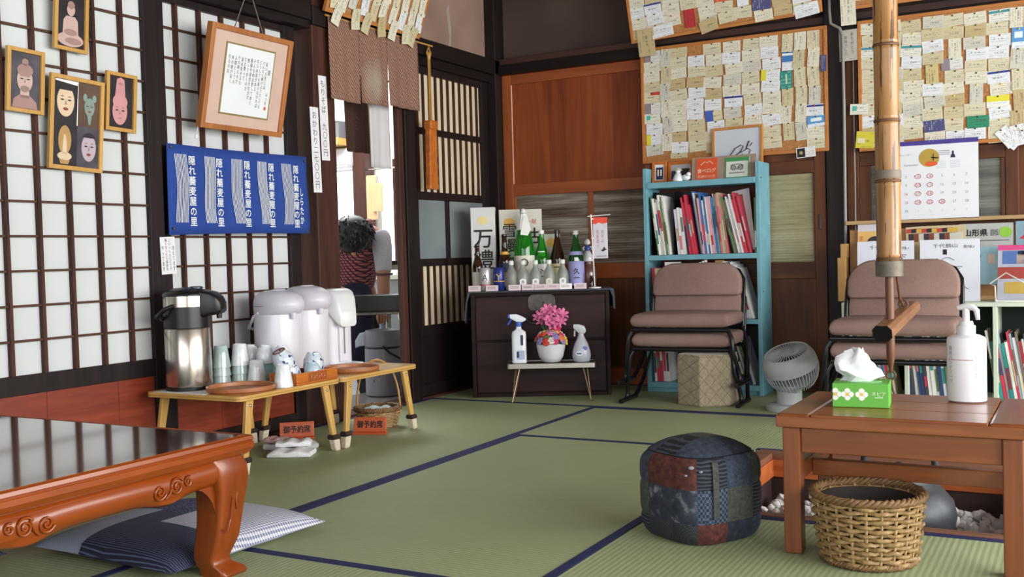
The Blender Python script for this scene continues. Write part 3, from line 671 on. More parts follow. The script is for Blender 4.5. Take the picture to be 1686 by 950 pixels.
part('lock_plate', MB().prism(rrect(-.075, .075, -.045, .045, .03, 4), -.004, .004), M_iron, ch, loc=(.39, .0, .515), bevel=.002)
part('key_hole', MB().prism(rrect(-.006, .006, -.012, .012, .005, 3), -.006, -.003), M_blk, ch, loc=(.40, 0, .51))
part('drawer_pull', MB().tube([(-.05, 0, .0), (-.052, -.02, -.02), (-.03, -.03, -.035), (.03, -.03, -.035), (.052, -.02, -.02), (.05, 0, 0)], .005, 8), M_iron, ch, loc=(.36, 0, .44), smooth=60)
clo = MB().bb(-.012, .78, -.012, .41, CZ, CZ+.009)
part('top_cloth', clo, M_dcloth, ch, bevel=.004)
dr = MB(); rs = []
for i in range(9):
    v = -.01+.42*i/8; w = .006*math.sin(i*1.9); rs.append([Vector((a+w*k, v, z)) for a, z, k in ((.77, CZ+.009, 0), (.786, CZ+.004, 0), (.788, CZ-.04, 1), (.786, CZ-.10-.01*math.sin(i*2.3), 1.5), (.781, CZ-.10-.01*math.sin(i*2.3), 1.5), (.779, CZ-.04, 1), (.765, CZ, 0))])
part('cloth_overhang', dr.loft(rs), M_dcloth, ch, smooth=60)
dl = MB(); rs = []
for i in range(9):
    v = -.01+.42*i/8; w = .008*math.sin(i*1.3+1); rs.append([Vector((-a-w*k, v, z)) for a, z, k in ((.0, CZ+.009, 0), (.014, CZ+.004, 0), (.018, CZ-.05, 1), (.026, CZ-.15-.02*math.sin(i*1.7), 1.5), (.021, CZ-.15-.02*math.sin(i*1.7), 1.5), (.012, CZ-.05, 1), (.0, CZ, 0))])
part('cloth_overhang', dl.loft(rs), M_dcloth, ch, smooth=60)
ZC = CZ+.0095
def glass(name, col, rough=.06):
    t = NT(name); return t.fin(lin(col), rough, trans=.75, spec=.5)
G_grn = glass('green_glass', '#2fae2c'); G_brn = glass('brown_glass', '#4a2412'); G_clr = glass('frosted_clear_glass', '#d5dbd6', .4); G_dgr = glass('dark_green_glass', '#1f7a34')
M_lab = plain('label_cream', '#d9d6c8', .6, var=.02); M_lw = plain('label_white', '#ecebea', .6, var=.02); M_lpur = plain('label_lilac', '#9f9fd6', .6); M_gold = plain('label_gold', '#d8a63a', .45); M_nv = plain('label_navy', '#1b1f4c', .5)
M_capw = plain('cap_white', '#e9e9e6', .5)
def label_band(t, r_, z0, z1, mt, a0=-100, a1=100, name='label_paper', rtop=None):
    """a paper label wrapped on the front of a bottle (front is -Y)"""
    m = MB(); n = 14; rs = []
    for i in range(n+1):
        a = R(-90+a0+(a1-a0)*i/n); c, s_ = math.cos(a), math.sin(a); q = r_+.0006; q2 = (rtop or r_)+.0006
        rs.append([Vector((q*c, q*s_, z0)), Vector((q2*c, q2*s_, z1))])
    vs = [p for r in rs for p in r]; fs = [(2*i, 2*i+2, 2*i+3, 2*i+1) for i in range(n)]
    return part(name, m.add(vs, fs), mt, t, smooth=60)
def bottle(label, u, v, prof, mt, cap=None, capmat=None, bands=(), cat='bottle', name='bottle', ink=None):
    t = thing(name, label, cat, cpt(u, v, ZC), CA, 'bottles on the dark chest')
    part('glass_body', MB().lathe(prof, 28), mt, t, smooth=40)
    h = prof[-1][1]
    if cap: part('bottle_cap', MB().lathe([(cap, h-.016), (cap, h+.004), (cap*.8, h+.007)], 18), capmat or M_capw, t, smooth=40)
    for b in bands: label_band(t, *b)
    if ink: text(ink[0], ink[1], M_ink, t, (ink[2] if len(ink) > 3 else 0, -ink[-1][0]-.0016, ink[-1][1]), vertical=True, offset=.02)
    return t
beer = lambda h, r_: [(r_*.9, 0), (r_, .004), (r_, h*.50), (r_*.9, h*.58), (r_*.5, h*.74), (r_*.42, h*.95), (r_*.46, h*.96), (r_*.46, h)]
sake = lambda h, r_: [(r_*.92, 0), (r_, .005), (r_, h*.48), (r_*.93, h*.56), (r_*.45, h*.80), (r_*.33, h*.90), (r_*.32, h*.97), (r_*.36, h*.975), (r_*.36, h)]
isho = lambda h, r_: [(r_*.92, 0), (r_, .005), (r_, h*.50), (r_*.97, h*.56), (r_*.62, h*.80), (r_*.38, h*.92), (r_*.33, h*.98), (r_*.33, h)]
bottle('small brown beer bottle at the end of the chest before the tall box', .036, .13, beer(.255, .030), G_brn, .013, plain('cap_dark', '#3a2a20', .4), ((.0305, .015, .105, M_lab), (.022, .148, .175, M_lw, -80, 80, 'neck_label', .0175)))
bottle('brown beer bottle with gold neck and navy label behind the blue can', .185, .19, beer(.308, .033), G_brn, .014, plain('cap_dark', '#3a2a20', .4), ((.0335, .02, .10, M_gold), (.0335, .10, .15, M_nv), (.026, .185, .215, M_gold, -100, 100, 'neck_label', .021)))
b = bottle('large green sake bottle wrapped with white paper at the neck', .297, .205, isho(.43, .058), G_grn, None, None, ((.0585, .02, .19, M_lab),), ink=('〇', .05, (.0585, .15)))
part('paper_wrap', MB().lathe([(.041, .335), (.036, .362), (.026, .40), (.019, .43), (.010, .45), (.003, .456)], 9), M_lw, b)
part('paper_fold', MB().prism([(-.03, 0), (.012, -.006), (.03, .03), (.004, .11), (-.012, .10)], -.046, -.042), M_lw, b, loc=(.012, .0, .30), rot=(R(-10), 0, 0))
bottle('green sake bottle with white cap and oval label', .396, .215, sake(.325, .042), G_grn, .016, M_capw, ((.0425, .02, .14, M_lw), (.036, .185, .212, M_lw, -45, 30, 'oval_label', .031)), ink=('心', .05, (.0425, .09)))
bottle('dark brown sake bottle between the two green ones', .484, .22, sake(.325, .042), G_brn, .016, M_blk, ((.0425, .02, .14, plain('label_yellow', '#d9cf9a', .6)),), ink=('一', .05, (.0425, .12)))
bottle('green sake bottle with lilac label nearest the small flag', .588, .15, sake(.315, .044), G_dgr, .016, M_capw, ((.0445, .015, .15, M_lpur), (.040, .185, .205, M_lpur, -90, 90, 'neck_label', .034), (.0445, .152, .172, M_lw, -14, 14, 'small_label', .043)), ink=('久一', .036, (.0445, .085)))
mk = [(.029, 0), (.032, .004), (.032, .075), (.028, .098), (.014, .125), (.0125, .15), (.014, .152), (.014, .156)]
for k, (px_u, w, kj) in enumerate(((.225, 'leftmost', None), (.29, 'second', '霞'), (.36, 'third', '幹'), (.435, 'fourth', '三'), (.51, 'fifth', '雪'))):
    t = bottle('small frosted sake bottle, %s of the five before the large bottles' % w, px_u, .095, mk, G_clr, .0145, M_capw)
    if kj:
        hp = part('house_label', MB().prism([(-.018, 0), (.018, 0), (.018, .026), (0, .034), (-.018, .026)], -.0338, -.0332), M_lw if k != 3 else M_lab, t, loc=(0, 0, .03))
        text(kj, .018, M_ink, hp, (0, -.0342, .014))
def can(label, u, v, mt, band, kj, mi):
    t = thing('drink_can', label, 'can', cpt(u, v, ZC), CA, 'drink cans on the dark chest')
    part('can_body', MB().lathe([(.026, 0), (.032, .008), (.032, .116), (.027, .126), (.0275, .128), (.025, .128), (.0245, .125)], 28), mt, t, smooth=40)
    label_band(t, .0322, *band); text(kj, .026, mi, t, (0, -.0335, .075), vertical=len(kj) > 1, fit=(.03, .035))
    part('can_lid', MB().lathe([(.0245, .1245), (.0, .1245)], 20, cap=False), M_bolt, t)
can('silver pink drink can beside the small beer bottle', .082, .06, plain('can_silver', '#c9c3c6', .3, .5), (.03, .036, plain('can_red', '#b4424c', .4)), 'ASAHI'[:1], M_nv)
can('navy blue beer can with gold writing', .158, .055, plain('can_navy', '#23307a', .3, .3), (.05, .054, M_gold), 'YEBISU'[:1], M_gold)
M_box = plain('white_carton', '#d8d8d8', .55, var=.02); M_boxb = plain('cream_carton', '#cfcdc2', .55, var=.02)
def carton(label, u, v, w, d, h, kj, mt, stamp, size, kz):
    t = thing('sake_carton', label, 'box', cpt(u, v, ZC), CA, 'white sake cartons on the chest')
    part('carton_body', box(-w/2, w/2, -d/2, d/2, 0, h), mt, t, bevel=.002)
    if kj: text(kj, size, M_ink, t, (0, -d/2-.0012, kz), vertical=True, offset=.012)
    if stamp:
        rnd = random.Random(len(label)); pl = []
        for i in range(14):
            a = 2*PI*i/14; q = (.026+.008*rnd.random()); pl.append((q*math.cos(a)*1.05, q*math.sin(a)*.85))
        part('gold_stamp', MB().prism(pl, -d/2-.001, -d/2-.0004), M_gold if stamp == 1 else plain('pale_gold', '#e3d596', .5), t, loc=(0, 0, h*.84))
    return t
carton('tall white sake carton with brush writing at the end of the chest', .062, .325, .14, .12, .472, '万禮', M_box, 2, .12, .23)
carton('white sake carton with brush writing behind the large green bottle', .215, .33, .12, .12, .455, '雪漫々', M_boxb, 1, .085, .25)
c3 = carton('white sake carton with red print and brush writing behind the green bottles', .340, .335, .118, .11, .455, '枯山', M_boxb, 0, .10, .25)
text('一献', .03, plain('red_print', '#c95a50', .6), c3, (0, -.0562, .385))
carton('shorter white carton behind the brown sake bottle', .450, .335, .10, .10, .31, '一', M_boxb, 1, .05, .16)
# price tags along the front edge
M_tagp = plain('pink_tag', '#d9c6cb', .7, var=.02); M_tagw = plain('white_tag', '#f2f2f2', .7, var=.01); M_thin = plain('faint_print', '#9a8f96', .7)
tm = MB().add([(-.034, -.008, 0), (.034, -.008, 0), (.034, 0, .031), (-.034, 0, .031), (-.034, .012, 0), (.034, .012, 0), (-.034, -.007, 0), (.034, -.007, 0), (.034, .0, .0298), (-.034, .0, .0298)], [(0, 1, 2, 3), (3, 2, 5, 4), (6, 9, 8, 7)])
for k, (u, mt, w) in enumerate(((.024, M_tagp, 'before the small beer bottle'), (.12, M_tagp, 'between the two drink cans'), (.245, M_tagp, 'before the leftmost small bottle'), (.318, M_tagp, 'before the second small bottle'), (.388, M_tagp, 'before the third small bottle'), (.455, M_tagp, 'before the fourth small bottle'), (.525, M_tagw, 'before the fifth small bottle'), (.605, M_tagp, 'before the lilac-labelled bottle'))):
    t = part('price_tag', tm, mt, None, loc=cpt(u, .02, ZC), rot=(0, 0, CA+R((k*37 % 11-5)*.6)))
    tag(t, '%s folded price tag %s' % ('bright white' if mt is M_tagw else 'small pinkish', w), 'tag', 'price tags on the chest')
    for z in (.012, .019): part('print_line', MB().add([(-.024, -.0085+z*.25, z), (.02, -.0085+z*.25, z), (.02, -.0083+z*.25, z+.003), (-.024, -.0083+z*.25, z+.003)], [(0, 1, 2, 3)]), M_thin, t)
# brown jar with porcelain doll, tiny bottle, flag
jr = part('brown_jar', MB().lathe([(.035, 0), (.046, .02), (.05, .07), (.044, .11), (.03, .13), (.032, .145), (.028, .147)], 28), plain('brown_jar_glaze', '#5c3a34', .3), None, smooth=45, loc=cpt(.655, .22, ZC)); tag(jr, 'round brown glazed jar under the porcelain doll', 'jar')
t = thing('porcelain_doll', 'small white and blue porcelain doll standing on the brown jar', 'figurine', cpt(.655, .22, ZC+.147), CA)
M_porc = glaze('porcelain_white', '#d5d8dc', '#e6e8ea'); M_pblue = plain('porcelain_blue', '#3a4f9c', .3)
part('skirt', MB().lathe([(.03, 0), (.034, .01), (.03, .03), (.016, .055), (.013, .065)], 18), M_porc, t, smooth=50); part('bodice', MB().lathe([(.0145, .06), (.019, .075), (.012, .088), (.006, .092)], 16), M_pblue, t, smooth=50)
part('head', MB().sphere((0, -.002, .104), .013, 12, 9), plain('porcelain_skin', '#e0c2b2', .4), t, smooth=60); part('bonnet', MB().lathe([(.017, .098), (.018, .108), (.013, .12), (.004, .128)], 14, (0, .003, 0)), M_porc, t, smooth=50)
for s_ in (-1, 1): part('arm', MB().tube([(s_*.016, 0, .082), (s_*.028, -.006, .074), (s_*.022, -.018, .068)], .005, 8), M_porc, t, smooth=60)
part('apron_print', MB().prism([(-.012, .0), (.012, 0), (.008, .035), (-.008, .035)], -.032, -.031), M_pblue, t, loc=(0, .002, .012), rot=(R(-22), 0, 0))
bt = thing('tiny_bottle', 'tiny bottle with white cap beside the flag pole', 'bottle', cpt(.668, .10, ZC), CA)
part('glass_body', MB().lathe([(.014, 0), (.015, .01), (.013, .045), (.006, .06), (.006, .075)], 16), G_brn, bt, smooth=50); part('bottle_cap', MB().lathe([(.008, .07), (.008, .085), (.006, .087)], 12), M_capw, bt, smooth=50)
fl = thing('table_flag', 'small white banner flag with red top on a white stand', 'flag', cpt(.685, .05, ZC), CA)
part('flag_base', MB().lathe([(.034, 0), (.034, .006), (.006, .01)], 24), M_capw, fl, smooth=40); part('flag_pole', MB().cyl((0, 0, .005), (-.012, 0, .405), .0035), M_capw, fl, smooth=50)
part('cross_bar', MB().cyl((-.03, 0, .395), (.095, 0, .402), .0025), M_capw, fl)
for z in (.38, .275, .165): part('flag_clip', MB().sphere((-.006, 0, z), .006, 10, 6, (1.6, 1, .7)), M_capw, fl, smooth=50)
fb = part('banner_cloth', box(-.002, .077, -.0008, .0008, .163, .388), plain('banner_lilac', '#c8c6cf', .8), fl)
part('banner_red', MB().prism([(-.002, .355), (.01, .35), (.03, .36), (.05, .352), (.077, .358), (.077, .388), (-.002, .388)], -.0022, -.0012), plain('banner_red_print', '#dd4a3c', .8), fb)
text('県産酒で', .025, plain('banner_pink', '#c9748c', .8), fb, (.022, -.0018, .27), vertical=True, fit=(.017, .10)); text('乾杯は', .025, plain('banner_beige', '#a59a88', .8), fb, (.05, -.0018, .285), vertical=True, fit=(.017, .07))
part('banner_bird', MB().prism([(.038, .205), (.05, .215), (.056, .228), (.064, .215), (.072, .212), (.06, .206), (.05, .2)], -.0022, -.0012), M_ink, fb)
part('banner_print', box(.012, .068, -.002, -.0012, .172, .178), M_thin, fb)

# ================================================================== small folding table before the chest
TA = R(25); TP = Vector((-2.690, 4.790, 0)); tu = Vector((math.cos(TA), math.sin(TA), 0)); tv = Vector((-math.sin(TA), math.cos(TA), 0)); TZ2 = .2
def tpt(u, v, z=0): p = TP+tu*u+tv*v; return (p.x, p.y, z)
st = thing('folding_tray_table', 'small low folding table with silver edge and thin wire legs', 'table', tuple(TP), TA)
M_alu = plain('aluminium_edge', '#b9b4ac', .35, .7, var=.04); M_wire = plain('brass_wire', '#a08a70', .35, .8)
part('tabletop', box(.004, .463, .004, .183, TZ2-.022, TZ2-.002), wood('dark_veneer', '#3a2a28', '#5a443f', 'X', .6, .3), st)
pl = rrect(0, .467, 0, .187, .012, 4); pin_ = rrect(.006, .461, .006, .181, .008, 4)
part('metal_edge', MB().loft([[Vector((a, b, TZ2-.024)) for a, b in pl], [Vector((a, b, TZ2)) for a, b in pl], [Vector((a, b, TZ2)) for a, b in pin_], [Vector((a, b, TZ2-.004)) for a, b in pin_]], cap=False), M_alu, st, smooth=40)
for u, s_ in ((.06, -1), (.405, 1)):
    for v, q in ((.035, -1), (.15, 1)):
        part('wire_leg', MB().tube([(u-s_*.004, v-.012, TZ2-.024), (u+s_*.035, v+(q*.055 if q < 0 else .018)-.008, .003), (u+s_*.042, v+(q*.058 if q < 0 else .02), .003), (u+s_*.035, v+(q*.055 if q < 0 else .018)+.008, .003), (u+s_*.018, v+.016, TZ2-.024)], .0028, 6), M_wire, st, smooth=60)
    part('hinge', MB().cyl((u, .02, TZ2-.028), (u, .165, TZ2-.028), .005), M_iron, st)
# spray bottle with blue collar
M_spw = plain('bleach_white', '#dfe3ea', .35, var=.02); M_blu = plain('trigger_blue', '#2c55b4', .35)
s1 = thing('spray_bottle', 'white spray bottle with blue trigger and loop handle', 'spray bottle', tpt(.062, .075, TZ2), TA)
bd = [[Vector((a, b, z)) for a, b in rrect(-.040*k, .040*k, -.026*k, .026*k, .02*k, 4)] for z, k in ((0, .95), (.005, 1), (.012, 1), (.014, .97), (.15, .97), (.168, .9), (.178, .5), (.185, .34), (.20, .34))]
part('bottle_body', MB().loft(bd), M_spw, s1, smooth=45)
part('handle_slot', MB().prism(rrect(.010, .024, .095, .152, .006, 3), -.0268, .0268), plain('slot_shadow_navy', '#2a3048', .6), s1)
part('collar', MB().lathe([(.017, .196), (.017, .218), (.013, .22)], 18), M_blu, s1, smooth=45)
part('spray_head', MB().loft([rr_sec(.04, .011, .228, .238, .004), rr_sec(.02, .012, .218, .250, .006), rr_sec(-.01, .013, .220, .262, .006), rr_sec(-.045, .012, .240, .262, .006)]), M_spw, s1, smooth=45)
part('nozzle', box(-.058, -.043, -.009, .009, .241, .261), M_blu, s1, bevel=.003)
part('trigger', MB().tube([(-.035, 0, .243), (-.045, 0, .225), (-.058, 0, .205)], [.007, .006, .005], 8), M_blu, s1, smooth=60)
part('label_print', box(-.012, .03, -.0262, -.0255, .02, .068), plain('pale_blue_print', '#a9b7d0', .5), s1); part('bar_code', box(-.012, .0, -.0266, -.0258, .03, .062), M_nv, s1)
# white pot with flowers
fp = thing('flower_pot', 'white bowl of bright artificial flowers on the small table', 'flower pot', tpt(.232, .09, TZ2), TA)
part('bowl', MB().lathe([(.04, 0), (.05, .004), (.066, .03), (.075, .07), (.079, .098), (.076, .1), (.07, .092), (.0, .09)], 36, cap=False), plain('white_ceramic', '#d8d9dc', .25, coat=.3), fp, smooth=45)
part('foliage_mound', MB().sphere((0, 0, .115), .07, 16, 10, (1, 1, .75)), plain('foil_green', '#6d7a52', .7), fp, smooth=60)
rnd = random.Random(5); fcols = ['#d03a30', '#e0c23a', '#d9789e', '#d9d6cf', '#c83060', '#8a7ab0', '#dd7a3a']
fm = [plain('petal_%d' % i, c, .6) for i, c in enumerate(fcols)]
pm = MB()
for k in range(6):
    a = k*PI/3; pm.sphere((.013*math.cos(a), .013*math.sin(a), .003), .011, 7, 5, (1, 1, .55))
pm.sphere((0, 0, .006), .008, 7, 5)
pms = [pm.mesh('blossom', m, 60) for m in fm]
for k in range(44):
    a = rnd.uniform(0, 2*PI); el = rnd.uniform(.05, 1.15); r_ = .078
    p = Vector((r_*math.cos(el)*math.cos(a), r_*math.cos(el)*math.sin(a), .105+.062*math.sin(el)))
    o = ob('blossom', pms[k % 7], fp, p); o.rotation_euler = (p-Vector((0, 0, .08))).to_track_quat('Z', 'Y').to_euler()
lily = MB()
for k in range(6):
    a = k*PI/3; d = Vector((math.cos(a), math.sin(a), 0)); n_ = Vector((-d.y, d.x, 0))
    rs = [[d*(.004+.034*f)+n_*w*s_+Vector((0, 0, z)) for s_ in (-1, 0, 1)] for f, w, z in ((0, .003, 0), (.35, .009, .016), (.7, .008, .024), (1, .001, .022))]
    lily.loft(rs, cap=False, closed=False)
lm_ = lily.mesh('lily_flower', plain('lily_pink', '#dd74a4', .6), 60)
M_stem = plain('stem_green', '#5d7a44', .7)
for k, (x_, y_, z_) in enumerate(((-.03, -.01, .25), (-.005, -.02, .225), (.035, 0, .245), (.05, -.01, .215), (-.04, .01, .215), (.015, .01, .265), (-.012, .0, .275), (.06, .01, .25), (.01, -.025, .195), (-.055, 0, .24), (.03, -.02, .205))):
    o = ob('lily_flower', lm_, fp, (x_, y_, z_)); o.rotation_euler = Vector((x_*9, y_*9-.7, .55)).to_track_quat('Z', 'Y').to_euler()
    part('flower_stem', MB().tube([(x_*.3, y_*.3, .14), (x_*.8, y_*.8, (z_+.14)/2), (x_, y_, z_)], .0022, 5), M_stem, fp)
part('flower_wrap', MB().lathe([(.03, .15), (.024, .165), (.035, .19)], 14, (.028, 0, 0), cap=False), fm[4], fp)
# frosted spray bottle
s2 = thing('spray_bottle', 'translucent pear-shaped spray bottle with pale label', 'spray bottle', tpt(.395, .088, TZ2), TA)
part('bottle_body', MB().lathe([(.04, 0), (.046, .006), (.05, .03), (.048, .055), (.036, .095), (.021, .125), (.015, .14), (.015, .152)], 30, sy=.72), plain('frosted_plastic', '#b7bcc6', .3, var=.02), s2, smooth=45)
part('spray_head', MB().loft([rr_sec(.026, .012, .158, .172, .004), rr_sec(.018, .014, .148, .19, .006), rr_sec(-.012, .013, .15, .20, .006), rr_sec(-.04, .011, .178, .199, .006)]), plain('grey_white_plastic', '#c3c6cb', .35), s2, smooth=45)
part('trigger', MB().tube([(-.026, 0, .182), (-.034, 0, .16), (-.036, 0, .135)], [.006, .005, .004], 8), plain('grey_white_plastic', '#c3c6cb', .35), s2, smooth=60)
part('round_label', MB().prism([(.012*math.cos(i*PI/8), .012*math.sin(i*PI/8)) for i in range(16)], -.0305, -.0295), plain('label_violet', '#6f72c0', .5), s2, loc=(.018, .0, .072))
part('oval_label', MB().prism([(.02*math.cos(i*PI/8), .014*math.sin(i*PI/8)) for i in range(16)], -.0365, -.0355), plain('label_pale', '#c9d3e2', .5), s2, loc=(-.012, 0, .045)); part('label_print', box(-.026, .0, -.0372, -.0364, .042, .048), M_nv, s2)
# ================================================================== kitchen seen through the doorway (its floor lies lower)
KZ = -.32
struct('floor_kitchen', 'grey kitchen floor below the doorway', box(-6.0, -3.3, 3.6, 6.75, KZ-.05, KZ), plain('kitchen_floor', '#8b8d90', .35))
struct('wall_kitchen_back', 'white kitchen wall', MB().bb(-6.0, -5.62, 6.65, 6.75, KZ, 2.5).bb(-5.62, -5.03, 6.65, 6.75, KZ, .78).bb(-5.62, -5.03, 6.65, 6.75, 1.48, 2.5).bb(-5.03, -4.82, 6.65, 6.75, KZ, 2.5).bb(-4.82, -4.55, 6.65, 6.75, KZ, .7).bb(-4.82, -4.55, 6.65, 6.75, 1.55, 2.5).bb(-4.55, -3.3, 6.65, 6.75, KZ, 2.5), M_white)
struct('wall_kitchen_side', 'white kitchen side wall', box(-6.1, -6.0, 3.6, 6.75, KZ, 2.5), M_white)
struct('wall_kitchen_near', 'kitchen wall beside the doorway', box(-6.0, -3.3, 3.5, 3.6, KZ, 2.5), M_white)
struct('wall_kitchen_right', 'kitchen wall behind the slatted door', box(-3.32, -3.24, 4.72, 6.75, KZ, 1.97), plain('kitchen_backing', '#9a9690', .8))
struct('ceiling_kitchen', 'kitchen ceiling', box(-6.1, -3.32, 3.5, 6.75, 2.5, 2.55), M_white)
struct('floor_step', 'wooden step just inside the kitchen doorway', box(-3.72, -3.3, 3.9, 5.6, KZ, -.004), plain('grey_step', '#8d8a88', .3, var=.08), bevel=.006)
M_bright = emit('sunlit_frosted_pane', '#f2f7ff', 2.2)
w1 = struct('window_1', 'bright frosted kitchen window'); part('pane', box(-5.62, -5.03, 6.69, 6.70, .78, 1.48), M_bright, w1)
for a in ((-5.64, -5.60, .76, 1.5), (-5.05, -5.01, .76, 1.5)): part('window_frame', box(a[0], a[1], 6.63, 6.67, a[2], a[3]), M_pw, w1)
for z in (.74, 1.48): part('window_frame', box(-5.6, -5.05, 6.63, 6.67, z, z+.03), M_pw, w1)
w2 = struct('window_2', 'narrow bright kitchen window'); part('pane', box(-4.82, -4.55, 6.69, 6.70, .7, 1.55), M_bright, w2); part('mullion', box(-4.70, -4.675, 6.64, 6.68, .7, 1.55), M_postr, w2)
struct('trim_14', 'dark kitchen post beside the bright window', box(-4.98, -4.86, 6.5, 6.62, KZ, 2.5), M_postr, bevel=.004)
t = thing('wall_cabinet', 'white kitchen wall cabinet with grey lower band', 'cabinet', (-5.45, 6.5, 1.66))
part('cabinet_body', box(-.5, .46, -.15, .15, .18, .55), M_white, t, bevel=.004); part('grey_band', box(-.5, .46, -.14, .15, .055, .18), plain('band_grey', '#6b6b6e', .5), t); part('wood_edge', box(-.5, .46, -.16, .15, 0, .055), M_bam, t, bevel=.003)
for k in (-.18, .14): part('door', box(k-.15, k+.15, -.158, -.15, .19, .54), M_white, t, bevel=.003)
t = thing('air_conditioner', 'white air conditioner above the kitchen window', 'air conditioner', (-5.33, 6.58, 1.49))
part('casing', MB().loft([[Vector((x_, a, b)) for a, b in ((.07, 0), (-.06, .0), (-.10, .03), (-.12, .08), (-.115, .15), (-.08, .165), (.07, .165))] for x_ in (-.36, .36)]), M_pw, t, bevel=.006)
part('air_flap', box(-.32, .32, -.098, -.07, -.004, .012), M_pl, t, rot=(R(-14), 0, 0)); part('brand_print', box(.08, .17, -.1215, -.119, .085, .095), M_grey, t)
for x_, z0, z1, w in ((-4.80, 1.08, 1.42, 'broad'), (-4.745, 1.14, 1.36, 'narrow')):
    t = thing('cutting_board', '%s pale wooden cutting board hung by the kitchen window' % w, 'cutting board', (x_, 6.5, z0), R(20)); part('board', MB().prism(rrect(-.04, .04, 0, z1-z0, .012), -.012, .012), wood('pale_board', '#c59a6c', '#e0bf94', 'Z', .8, .6), t, bevel=.003)
    part('hanging_cord', MB().tube([(-.01, 0, z1-z0-.02), (0, 0, z1-z0+.06), (.01, 0, z1-z0-.02)], .002, 5), M_rope, t)
part('hook_rail', MB().cyl((-4.86, 6.53, 1.47), (-4.5, 6.53, 1.47), .006), M_bolt, w2)
# steel cart with boxes
M_gpipe = plain('grey_steel', '#a5a69d', .4, .3); t = thing('kitchen_cart', 'grey steel kitchen rack with dark shelf', 'rack', (-3.60, 5.27, KZ), R(29))
for x_, y_ in ((-.19, 0), (-.19, .3), (.26, 0), (.26, .3)): part('post', box(x_-.014, x_+.014, y_-.014, y_+.014, 0, 1.10), M_gpipe, t)
for z in (1.06, .86, .62): part('shelf_board', box(-.19, .26, .0, .3, z-.03, z), M_gpipe, t, bevel=.003)
part('shelf_liner', box(-.17, .25, .0, .29, 1.06, 1.085), M_blk, t)
def kbox(label, x_, y_, z_, d, c, name='storage_box'):
    t = thing(name, label, 'box', (x_, y_, z_), R(29), 'boxes on the kitchen rack')
    part('box_body', box(-d[0]/2, d[0]/2, -d[1]/2, d[1]/2, 0, d[2]*.8), plain(label.replace(' ', '_')[:20], c, .5), t, bevel=.004); part('lid', box(-d[0]/2-.004, d[0]/2+.004, -d[1]/2-.004, d[1]/2+.004, d[2]*.8, d[2]), plain(label.replace(' ', '_')[:20], c, .5), t, bevel=.004)
kbox('grey metal box on top of the kitchen rack', -3.53, 5.43, KZ+1.086, (.2, .14, .12), '#a8a59c')
kbox('clear blue box on the lower shelf of the kitchen rack', -3.57, 5.43, KZ+.621, (.2, .18, .10), '#5a8fc4')
kbox('white tray box on the middle shelf of the kitchen rack', -3.55, 5.44, KZ+.861, (.2, .18, .06), '#c9ccd0')
t = thing('kitchen_counter', 'white kitchen counter under the window', 'counter', (-5.2, 6.3, KZ)); part('counter_body', box(-.7, .9, -.3, .32, 0, .95), plain('counter_grey', '#9aa0a6', .4), t, bevel=.004); part('worktop', box(-.72, .92, -.32, .33, .95, .985), M_bolt, t, bevel=.003)
for k in (-.35, .1, .55): part('door', box(k-.2, k+.2, -.312, -.3, .08, .9), plain('counter_door', '#b4babf', .4), t, bevel=.003)
t = thing('kettle', 'shiny steel kettle on the kitchen counter', 'kettle', (-4.62, 6.2, KZ+.985)); part('kettle_body', MB().lathe([(.09, 0), (.10, .02), (.085, .10), (.04, .14), (.0, .145)], 28), M_bolt, t, smooth=50)
part('handle', MB().tube([(.085*math.cos(R(a)), 0, .10+.12*math.sin(R(a))) for a in range(0, 181, 20)], .006, 8), M_bolt, t, smooth=60); part('spout', MB().tube([(.08, 0, .05), (.12, 0, .09), (.14, 0, .12)], [.018, .012, .009], 8), M_bolt, t, smooth=60)
# black side table in the doorway
t = thing('serving_table', 'black-topped table with chrome legs inside the doorway', 'table', (-3.43, 4.62, -.004), R(29)); part('tabletop', box(-.19, .20, -.11, .11, .50, .587), plain('black_top', '#0f0d0e', .4), t, bevel=.005)
part('under_frame', MB().tube([(-.17, -.09, .49), (.18, -.09, .49), (.18, .09, .49), (-.17, .09, .49)], .009, 8, True), M_bolt, t)
for x_, s_ in ((-.15, -1), (.15, 1)):
    for y_ in (-.085, .085): part('leg', MB().tube([(x_, y_, .49), (x_+s_*.012, y_, .42), (x_+s_*.03, y_, 0)], .008, 8), M_bolt, t, smooth=60)
# grey thermos pot with flowers
M_th = plain('thermos_grey', '#7d7a84', .4, var=.04); M_thl = plain('thermos_pale', '#a9b0bd', .35)
t = thing('thermos_pot', 'grey flowered thermos pot standing inside the kitchen doorway', 'thermos', (-3.53, 4.84, -.003), R(209))
part('body', MB().lathe([(.095, 0), (.105, .008), (.105, .27), (.103, .275)], 36), M_th, t, smooth=40); part('band', MB().lathe([(.1045, .272), (.1045, .284)], 36), M_blk, t, smooth=40)
part('lid', MB().lathe([(.103, .284), (.106, .30), (.105, .355), (.098, .375), (.05, .382), (0, .383)], 36), M_th, t, smooth=45)
part('spout', MB().loft([rr_sec(.08, .03, .29, .37, .012), rr_sec(.13, .03, .285, .36, .012), rr_sec(.155, .024, .275, .32, .01)]), M_thl, t, smooth=45)
part('carry_handle', MB().tube([(-.01, .106, .29), (-.05, .10, .25), (-.10, .05, .215), (-.112, 0, .205), (-.10, -.05, .215), (-.05, -.10, .25), (-.01, -.106, .29)], .006, 8), M_blk, t, smooth=60)
part('lift_knob', MB().lathe([(.02, .38), (.016, .395), (.02, .41), (0, .413)], 14), M_thl, t, smooth=45)
rnd = random.Random(3)
